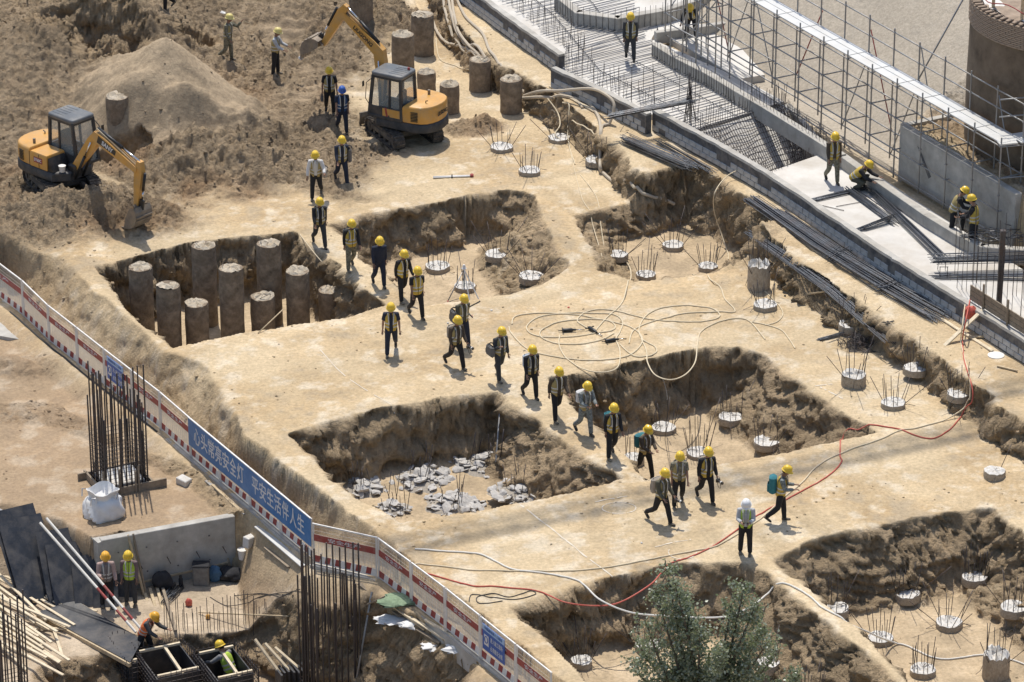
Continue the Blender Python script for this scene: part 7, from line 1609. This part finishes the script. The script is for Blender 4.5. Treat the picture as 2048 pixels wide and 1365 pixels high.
P = person(1560, 1044, -8, 'worker seen from the side with a teal rucksack beside the hoses', 'walk', .55, 'yellow', 'camoblue', 'yel', 'black', arms=((.3, 1.3, .08, .2), (.3, 1.3, .08, .2)), look=.35, lean=.1); backpack(P, 'teal', 'long teal rucksack on the worker seen from the side', .32, .56, .22)
P = person(1490, 1108, -95, 'person with a white helmet and lime vest looking at a phone on the berm head', 'stand', 1, 'white', 'pale', 'lime', 'black', arms=((.35, 1.35, .12, .45), (.35, 1.35, .12, .45)), look=.55)
rt = thing('phone', 'phone held by the white helmet person', 'phone', at_(P, (P['AR'][1][2] + P['AR'][-1][2]) / 2 + V((.09, 0, .03))), R(-95)); m = MB(); m.box((0, 0, 0), (.08, .16, .012), Matrix.Rotation(-.6, 3, 'Y'), bev=.004); m.build('body', M['blacksteel'], rt)
person(215, 1214, -80, 'worker in grey apron vest and face cloth in the yard, blue gloves', 'stand', 1, 'orange', 'pink', 'greyv', 'black', arms=((.15, .4, .2), (.3, 1.25, .15, .35)), look=.25, H=1.76, vclosed=True)
person(262, 1209, -95, 'worker in plaid shirt and lime vest standing by the retaining wall', 'stand', 1, 'yellow', 'plaid', 'lime', 'char', look=.35, H=1.72, vclosed=True)
person(290, 1322, -30, 'worker in an orange vest leaning over the rebar cage', 'bend', 1, 'orange', 'char', 'orange', 'black', z=LOW - .6, arms=((.9, .5, .1), (.7, .6, .1)), lean=.5, look=.2)
person(462, 1398, 140, 'worker in a lime vest working inside the rebar cage, back turned', 'bend', 1, 'yellow', 'grey', 'lime', 'char', z=-4.95, arms=((.8, .5, .5), (.8, .5, .5)), lean=.45, look=.1, H=1.76)
person(1260, 122, -92, 'lone worker walking down the rebar mat', 'walk', .4, 'yellow', 'char', 'khaki', 'char', z=SZ + .12, look=.3, H=1.78)
person(1382, 82, -100, 'worker in black bending over behind the scaffold tubes', 'bend', 1, 'yellow', 'black', 'yel', 'black', z=SZ + .05, lean=.7, arms=((.6, .2, .3), (.6, .2, .3)), look=.1)
person(1553, -4, -110, 'worker seen only in part on the scaffold walkway at the very top', 'bend', 1, 'yellow', 'navy', None, 'navy', p3=b0 + T(6.2, .5, DK + .03), lean=.5) if False else None
P = person(1665, 367, -78, 'worker in camouflage trousers walking on the pale slab by the kerb', 'walk', .45, 'yellow', 'brown', 'yel', 'camo', z=SZ, look=.3, H=1.78)
person(1708, 378, -30, 'crouching worker in a bright yellow vest over the rebar bundles', 'crouch', 1, 'yellow', 'black', 'yel', 'olive', z=SZ, lean=.75, arms=((.9, .4, .1), (.8, .5, .1)), look=-.2, vclosed=True, H=1.76)
P = person(1905, 474, -5, 'worker in black stepping onto the kerb with a steel bar', 'step', 1, 'yellow', 'black', 'khaki', 'black', z=SZ, lean=.35, arms=((.7, .5, .1), (.5, .9, .1)), H=1.74)
pole(at_(P, P['AR'][-1][2] + V((.1, 0, .3))), U(1893, 472, SZ), .02, 'galv', 'steel_bar', 'steel bar in the hands of the worker stepping onto the kerb', 'bar')
P = person(1945, 499, 160, 'worker in a bright yellow vest with back turned beside the kerb', 'stand', 1, 'yellow', 'black', 'yel', 'black', z=SZ, arms=((.5, .9, .15), (.4, .8, .15)), look=.2, H=1.78, vclosed=True)
pole(at_(P, P['AR'][1][2] + V((.08, 0, .25))), U(1928, 492, SZ), .018, 'galv', 'steel_bar', 'steel bar held upright by the worker with back turned', 'bar')
# bake the sewn and remeshed pieces
bpy.context.view_layer.update(); dg = bpy.context.evaluated_depsgraph_get(); done = []
for o in JOBS: done.append((o, bpy.data.meshes.new_from_object(o.evaluated_get(dg))))
for o, me in done:
    o.modifiers.clear(); o.data = me; me.polygons.foreach_set('use_smooth', [True] * len(me.polygons))
for o, fm in FING:                                             # fingers rooted in the palms
    bm = bmesh.new(); bm.from_mesh(o.data); f2 = fm.mesh('f'); bm.from_mesh(f2); bm.to_mesh(o.data); bm.free(); bpy.data.meshes.remove(f2); o.data.polygons.foreach_set('use_smooth', [True] * len(o.data.polygons))
    if '_f' in o: del o['_f']
# ---------------- tree ----------------
LEAF = mat('leaf', (.16, .19, .12), .36, .25, 3, 0, spec=.8, c2=(.24, .275, .185)); LEAF2 = mat('leaf_pale', (.38, .41, .32), .4, .2, 3, 0, spec=.6); BARK = mat('bark', (.14, .115, .085), .95, .3, 10, .5)
for lm in (LEAF, LEAF2):
    nt = lm.node_tree; b_ = nt.nodes['Principled BSDF']; o_ = nt.nodes['Material Output']; tr_ = nt.nodes.new('ShaderNodeBsdfTranslucent'); tr_.inputs[0].default_value = (.30, .36, .17, 1); mx_ = nt.nodes.new('ShaderNodeMixShader'); mx_.inputs[0].default_value = .35
    nt.links.new(b_.outputs[0], mx_.inputs[1]); nt.links.new(tr_.outputs[0], mx_.inputs[2]); nt.links.new(mx_.outputs[0], o_.inputs[0])
tb = U(1405, 1600, -1.2); tree = thing('poplar_tree', 'leafy grey green poplar rising in front of the pile bay', 'tree', tb); r = random.Random(3)
limbs = []; leaders = [((1330, 1120), .5), ((1345, 1150), -.1), ((1490, 1165), .0), ((1400, 1250), -.5), ((1290, 1240), -.3), ((1530, 1250), .3), ((1450, 1300), -.7), ((1260, 1330), -.4), ((1350, 1300), .6), ((1560, 1300), .4), ((1500, 1330), -.6), ((1300, 1380), .3), ((1420, 1380), -.9), ((1250, 1385), 0), ((1600, 1350), .2), ((1310, 1180), .2), ((1375, 1200), .3), ((1465, 1200), .3), ((1515, 1200), -.2), ((1270, 1280), .4), ((1545, 1270), -.3), ((1430, 1330), .5)]
m = MB(); m.tube([(0, 0, -.3), (.05, 0, 1.0), (.0, .05, 2.2), (-.1, .05, 3.2)], [.17, .15, .12, .09], 10); m.build('trunk', BARK, tree, True)
tips = []
for (px_, py_), dy in leaders:
    tip = UY(px_, py_, tb.y + dy) - tb; st = V((0, .02, r.uniform(1.0, 2.6) if tip.z > 4 else r.uniform(.7, 1.6))); mid = st.lerp(tip, .45) + V((r.uniform(-.15, .15), r.uniform(-.15, .15), -.15))
    P_ = catmull([st, mid, tip], 6); m = MB(); m.tube(P_, [.06 * (1 - i / len(P_)) + .008 for i in range(len(P_))], 6); m.build('limb', BARK, tree, True)
    n_ = int(48 * max(.6, (tip - st).length / 3))
    for k in range(n_):
        t_ = .18 + .82 * r.random() ** .8; p_ = P_[min(int(t_ * (len(P_) - 1)), len(P_) - 1)]; wd = (.16 + .75 * (1 - t_) ** .6) * r.uniform(.2, 1.1); a_ = r.uniform(0, 6.28)
        q = p_ + V((math.cos(a_) * wd, math.sin(a_) * wd, r.uniform(.0, .5) * wd + .1)); tips.append((p_, q))
m = MB()
for p_, q in tips: m.tube([p_, p_.lerp(q, .5) + V((0, 0, .05)), q], [.009, .006, .003], 4, False)
o = m.build('twigs', BARK, tree); o['kind'] = 'stuff'
lv = MB(); lv2 = MB()
for p_, q in tips:
    for k in range(r.randint(16, 26)):
        t_ = r.random() ** .6; c_ = p_.lerp(q, .25 + .8 * t_) + V((r.gauss(0, .075), r.gauss(0, .075), r.gauss(0, .085))); L_ = r.uniform(.055, .10); d_ = V((r.uniform(-1, 1), r.uniform(-1, 1), r.uniform(-1.0, .5))).normalized(); s_ = d_.cross(V((r.uniform(-1, 1), r.uniform(-1, 1), r.uniform(-.3, 1)))).normalized(); n2_ = d_.cross(s_)
        (lv if r.random() < .66 else lv2).add([c_, c_ + d_ * L_ * .45 + s_ * L_ * .42, c_ + d_ * L_ * 1.1 + n2_ * L_ * .1, c_ + d_ * L_ * .45 - s_ * L_ * .42], [(0, 1, 2), (0, 2, 3)])
for mb_, mt in ((lv, LEAF), (lv2, LEAF2)): me = mb_.mesh('crown'); me.materials.append(mt); o = link('crown', me, tree); o['kind'] = 'stuff'
# ---------------- loose clods and stones ----------------
def scatter(name, label, n, wfun, smin, smax, mt, seed, kind='stuff'):
    g = np.random.default_rng(seed); N_ = n * 14
    X_ = g.uniform(-20, 20, N_); Y_ = g.uniform(92, 150, N_)
    ii = np.clip(np.searchsorted(xs, X_), 0, len(xs) - 1); jj = np.clip(np.searchsorted(ys, Y_), 0, len(ys) - 1); flat_ = jj * len(xs) + ii
    w_ = wfun[flat_]; keep = np.nonzero(g.random(N_) < w_)[0][:n]
    ico = bmesh.new(); bmesh.ops.create_icosphere(ico, subdivisions=1, radius=.5); bv_ = np.array([v.co[:] for v in ico.verts]); bf = np.array([[v.index for v in f.verts] for f in ico.faces]); ico.free()
    K = len(keep); s_ = smin + (smax - smin) * g.random(K) ** 5.0; fl_ = flat_[keep]
    pos = np.stack([x[fl_], y[fl_], z[fl_] + s_ * .02], 1)
    vv = bv_[None] * (s_[:, None, None] * g.uniform(.65, 1.25, (K, len(bv_), 1))) * np.stack([g.uniform(.8, 1.3, K), g.uniform(.8, 1.2, K), g.uniform(.4, .7, K)], 1)[:, None, :]
    a_ = g.uniform(0, 6.28, K); ca, sa = np.cos(a_)[:, None], np.sin(a_)[:, None]; vx = vv[..., 0] * ca - vv[..., 1] * sa; vy = vv[..., 0] * sa + vv[..., 1] * ca
    vv = np.stack([vx, vy, vv[..., 2]], 2) + pos[:, None, :]; ff = (bf[None] + (np.arange(K) * len(bv_))[:, None, None]).reshape(-1, 3)
    me = bpy.data.meshes.new(name); me.vertices.add(K * len(bv_)); me.vertices.foreach_set('co', vv.astype(np.float32).ravel()); me.loops.add(ff.size); me.loops.foreach_set('vertex_index', ff.astype(np.int32).ravel()); me.polygons.add(len(ff)); me.polygons.foreach_set('loop_start', np.arange(0, ff.size, 3, dtype=np.int32)); me.polygons.foreach_set('use_smooth', np.ones(len(ff), bool)); me.update(calc_edges=True)
    cc = np.repeat(np.concatenate([c[fl_] * g.uniform(.75, 1.2, (K, 1)), np.ones((K, 1))], 1), len(bv_), 0); at2 = me.color_attributes.new('soil', 'FLOAT_COLOR', 'POINT'); at2.data.foreach_set('color', cc.astype(np.float32).ravel())
    me.materials.append(mt); o = link(name, me); tag(o, label, 'soil', kind='stuff'); return o
slab_area = (sdpoly(x, y, [tuple(U(*p_, SZ)[:2]) for p_ in ((860, -130), (905, -48), (1124, 108), (1108, 136), (1296, 226), (1790, 530), (2500, 980), (2500, -400), (1200, -400))]) > -.3)
free = np.where(slab_area, 0, 1.0)
scatter('soil_clods', 'loose clods of dug soil on the heaps', 7000, np.clip(rough, 0, 1) * free * np.clip(fbm(x, y, .5, 3, 201) + .55, .05, 1), .025, .15, gm, 1)
scatter('slump_clods', 'fallen clods along the cut faces', 7000, np.clip(wall, 0, 1) * free * np.clip(fbm(x, y, .6, 3, 203) + .35, .02, 1), .03, .22, gm, 2)
scatter('pebbles', 'small stones scattered over the compacted ground', 5000, free * .25 * np.clip(fbm(x, y, .4, 3, 205) + .2, .03, 1), .02, .11, gm, 3)
# ---------------- set-out chalk lines ----------------
def chalk(pts, w_, label, close=False, seed=0):
    P_ = catmull([G(*q) for q in pts], 8) if len(pts) > 2 else [G(*pts[0]).lerp(G(*pts[1]), i / 12) for i in range(13)]; r_ = random.Random(seed); m = MB()
    vs = []
    for i, p_ in enumerate(P_):
        t_ = (P_[min(i + 1, len(P_) - 1)] - P_[max(i - 1, 0)]); n_ = V((-t_.y, t_.x, 0)).normalized(); ww = w_ * r_.uniform(.5, 1.3)
        for s_ in (-1, 1): q = p_ + n_ * ww * s_ / 2; vs.append(V((q.x, q.y, zt(q.x, q.y) + .012)))
    m.add(vs, [(2 * i, 2 * i + 1, 2 * i + 3, 2 * i + 2) for i in range(len(P_) - 1) if r_.random() > .12]); o = m.build('chalk_line', M['chalk']); tag(o, label, 'marking')
circ = lambda cx, cy, rx, ry, a0=0, a1=360: [(cx + rx * math.cos(R(a0 + (a1 - a0) * i / 16)), cy + ry * math.sin(R(a0 + (a1 - a0) * i / 16))) for i in range(17)]
chalk([(1040, 1010), (1085, 1045), (1130, 1080), (1180, 1120), (1225, 1155)], .045, 'long faint chalk line crossing the plateau toward the tree side bay', seed=1)
chalk(circ(1238, 1017, 34, 11), .035, 'chalk circle on the plateau behind the striding photographer', seed=2)
chalk(circ(1365, 1105, 28, 14, 0, 200), .035, 'chalk arc on the plateau beside the pale hose', seed=3)
chalk([(1310, 1095), (1345, 1086), (1382, 1080)], .035, 'short chalk dash near the chalk arc', seed=4); chalk([(1190, 1005), (1225, 998), (1255, 993)], .035, 'short chalk dash above the chalk circle', seed=5)
chalk([(640, 700), (700, 760), (790, 830)], .03, 'thin chalk line on the plateau beside the open jacket worker', seed=6)
chalk([(1630, 773), (1665, 769)], .05, 'chalk stroke at the edge of the middle bay', seed=7); chalk([(1640, 775), (1690, 800)], .05, 'second chalk stroke at the edge of the middle bay', seed=8)
# ---------------- tower crane standing outside the view; its jib throws the shade band ----------------
def shade_pt(px_, py_, Hc): q = U(px_, py_, 0); s_ = Hc / SUNV.z; return q + SUNV * s_
HC = 58.0; ja, jb = shade_pt(840, 1085, HC), shade_pt(1720, 910, HC); jd = (jb - ja).normalized()
ja2, jb2 = ja - jd * 9.0, jb + jd * 26.0
tc = thing('tower_crane', 'tower crane whose jib passes high above the site', 'crane', V((jb2.x, jb2.y, 0)) - V((0, 0, 1))); to = tc.location.copy(); n_ = V((-jd.y, jd.x, 0))
a, b = ja2 - to, jb2 - to
def lattice(a, b, w_, nseg, name):
    d_ = (b - a) / nseg; u_ = V((0, 0, 1)) if abs((b - a).normalized().z) < .5 else V((1, 0, 0)); s_ = (b - a).cross(u_).normalized(); u_ = s_.cross((b - a).normalized())
    cs = [s_ * w_ / 2, -s_ * w_ / 2, u_ * w_ * .9] if abs(u_.z) > .5 else [s_ * w_ / 2 + u_ * w_ / 2, -s_ * w_ / 2 + u_ * w_ / 2, s_ * w_ / 2 - u_ * w_ / 2, -s_ * w_ / 2 - u_ * w_ / 2]
    m = MB()
    for q in cs: m.beam(a + q, b + q, .12, .12)
    for i in range(nseg):
        for j in range(len(cs)): m.beam(a + d_ * i + cs[j], a + d_ * (i + 1) + cs[(j + 1) % len(cs)], .07, .07)
    m.build(name, M['yellow'], tc)
lattice(a, b, .8, 60, 'jib'); lattice(V((0, 0, 0)), b, 1.6, 24, 'mast')
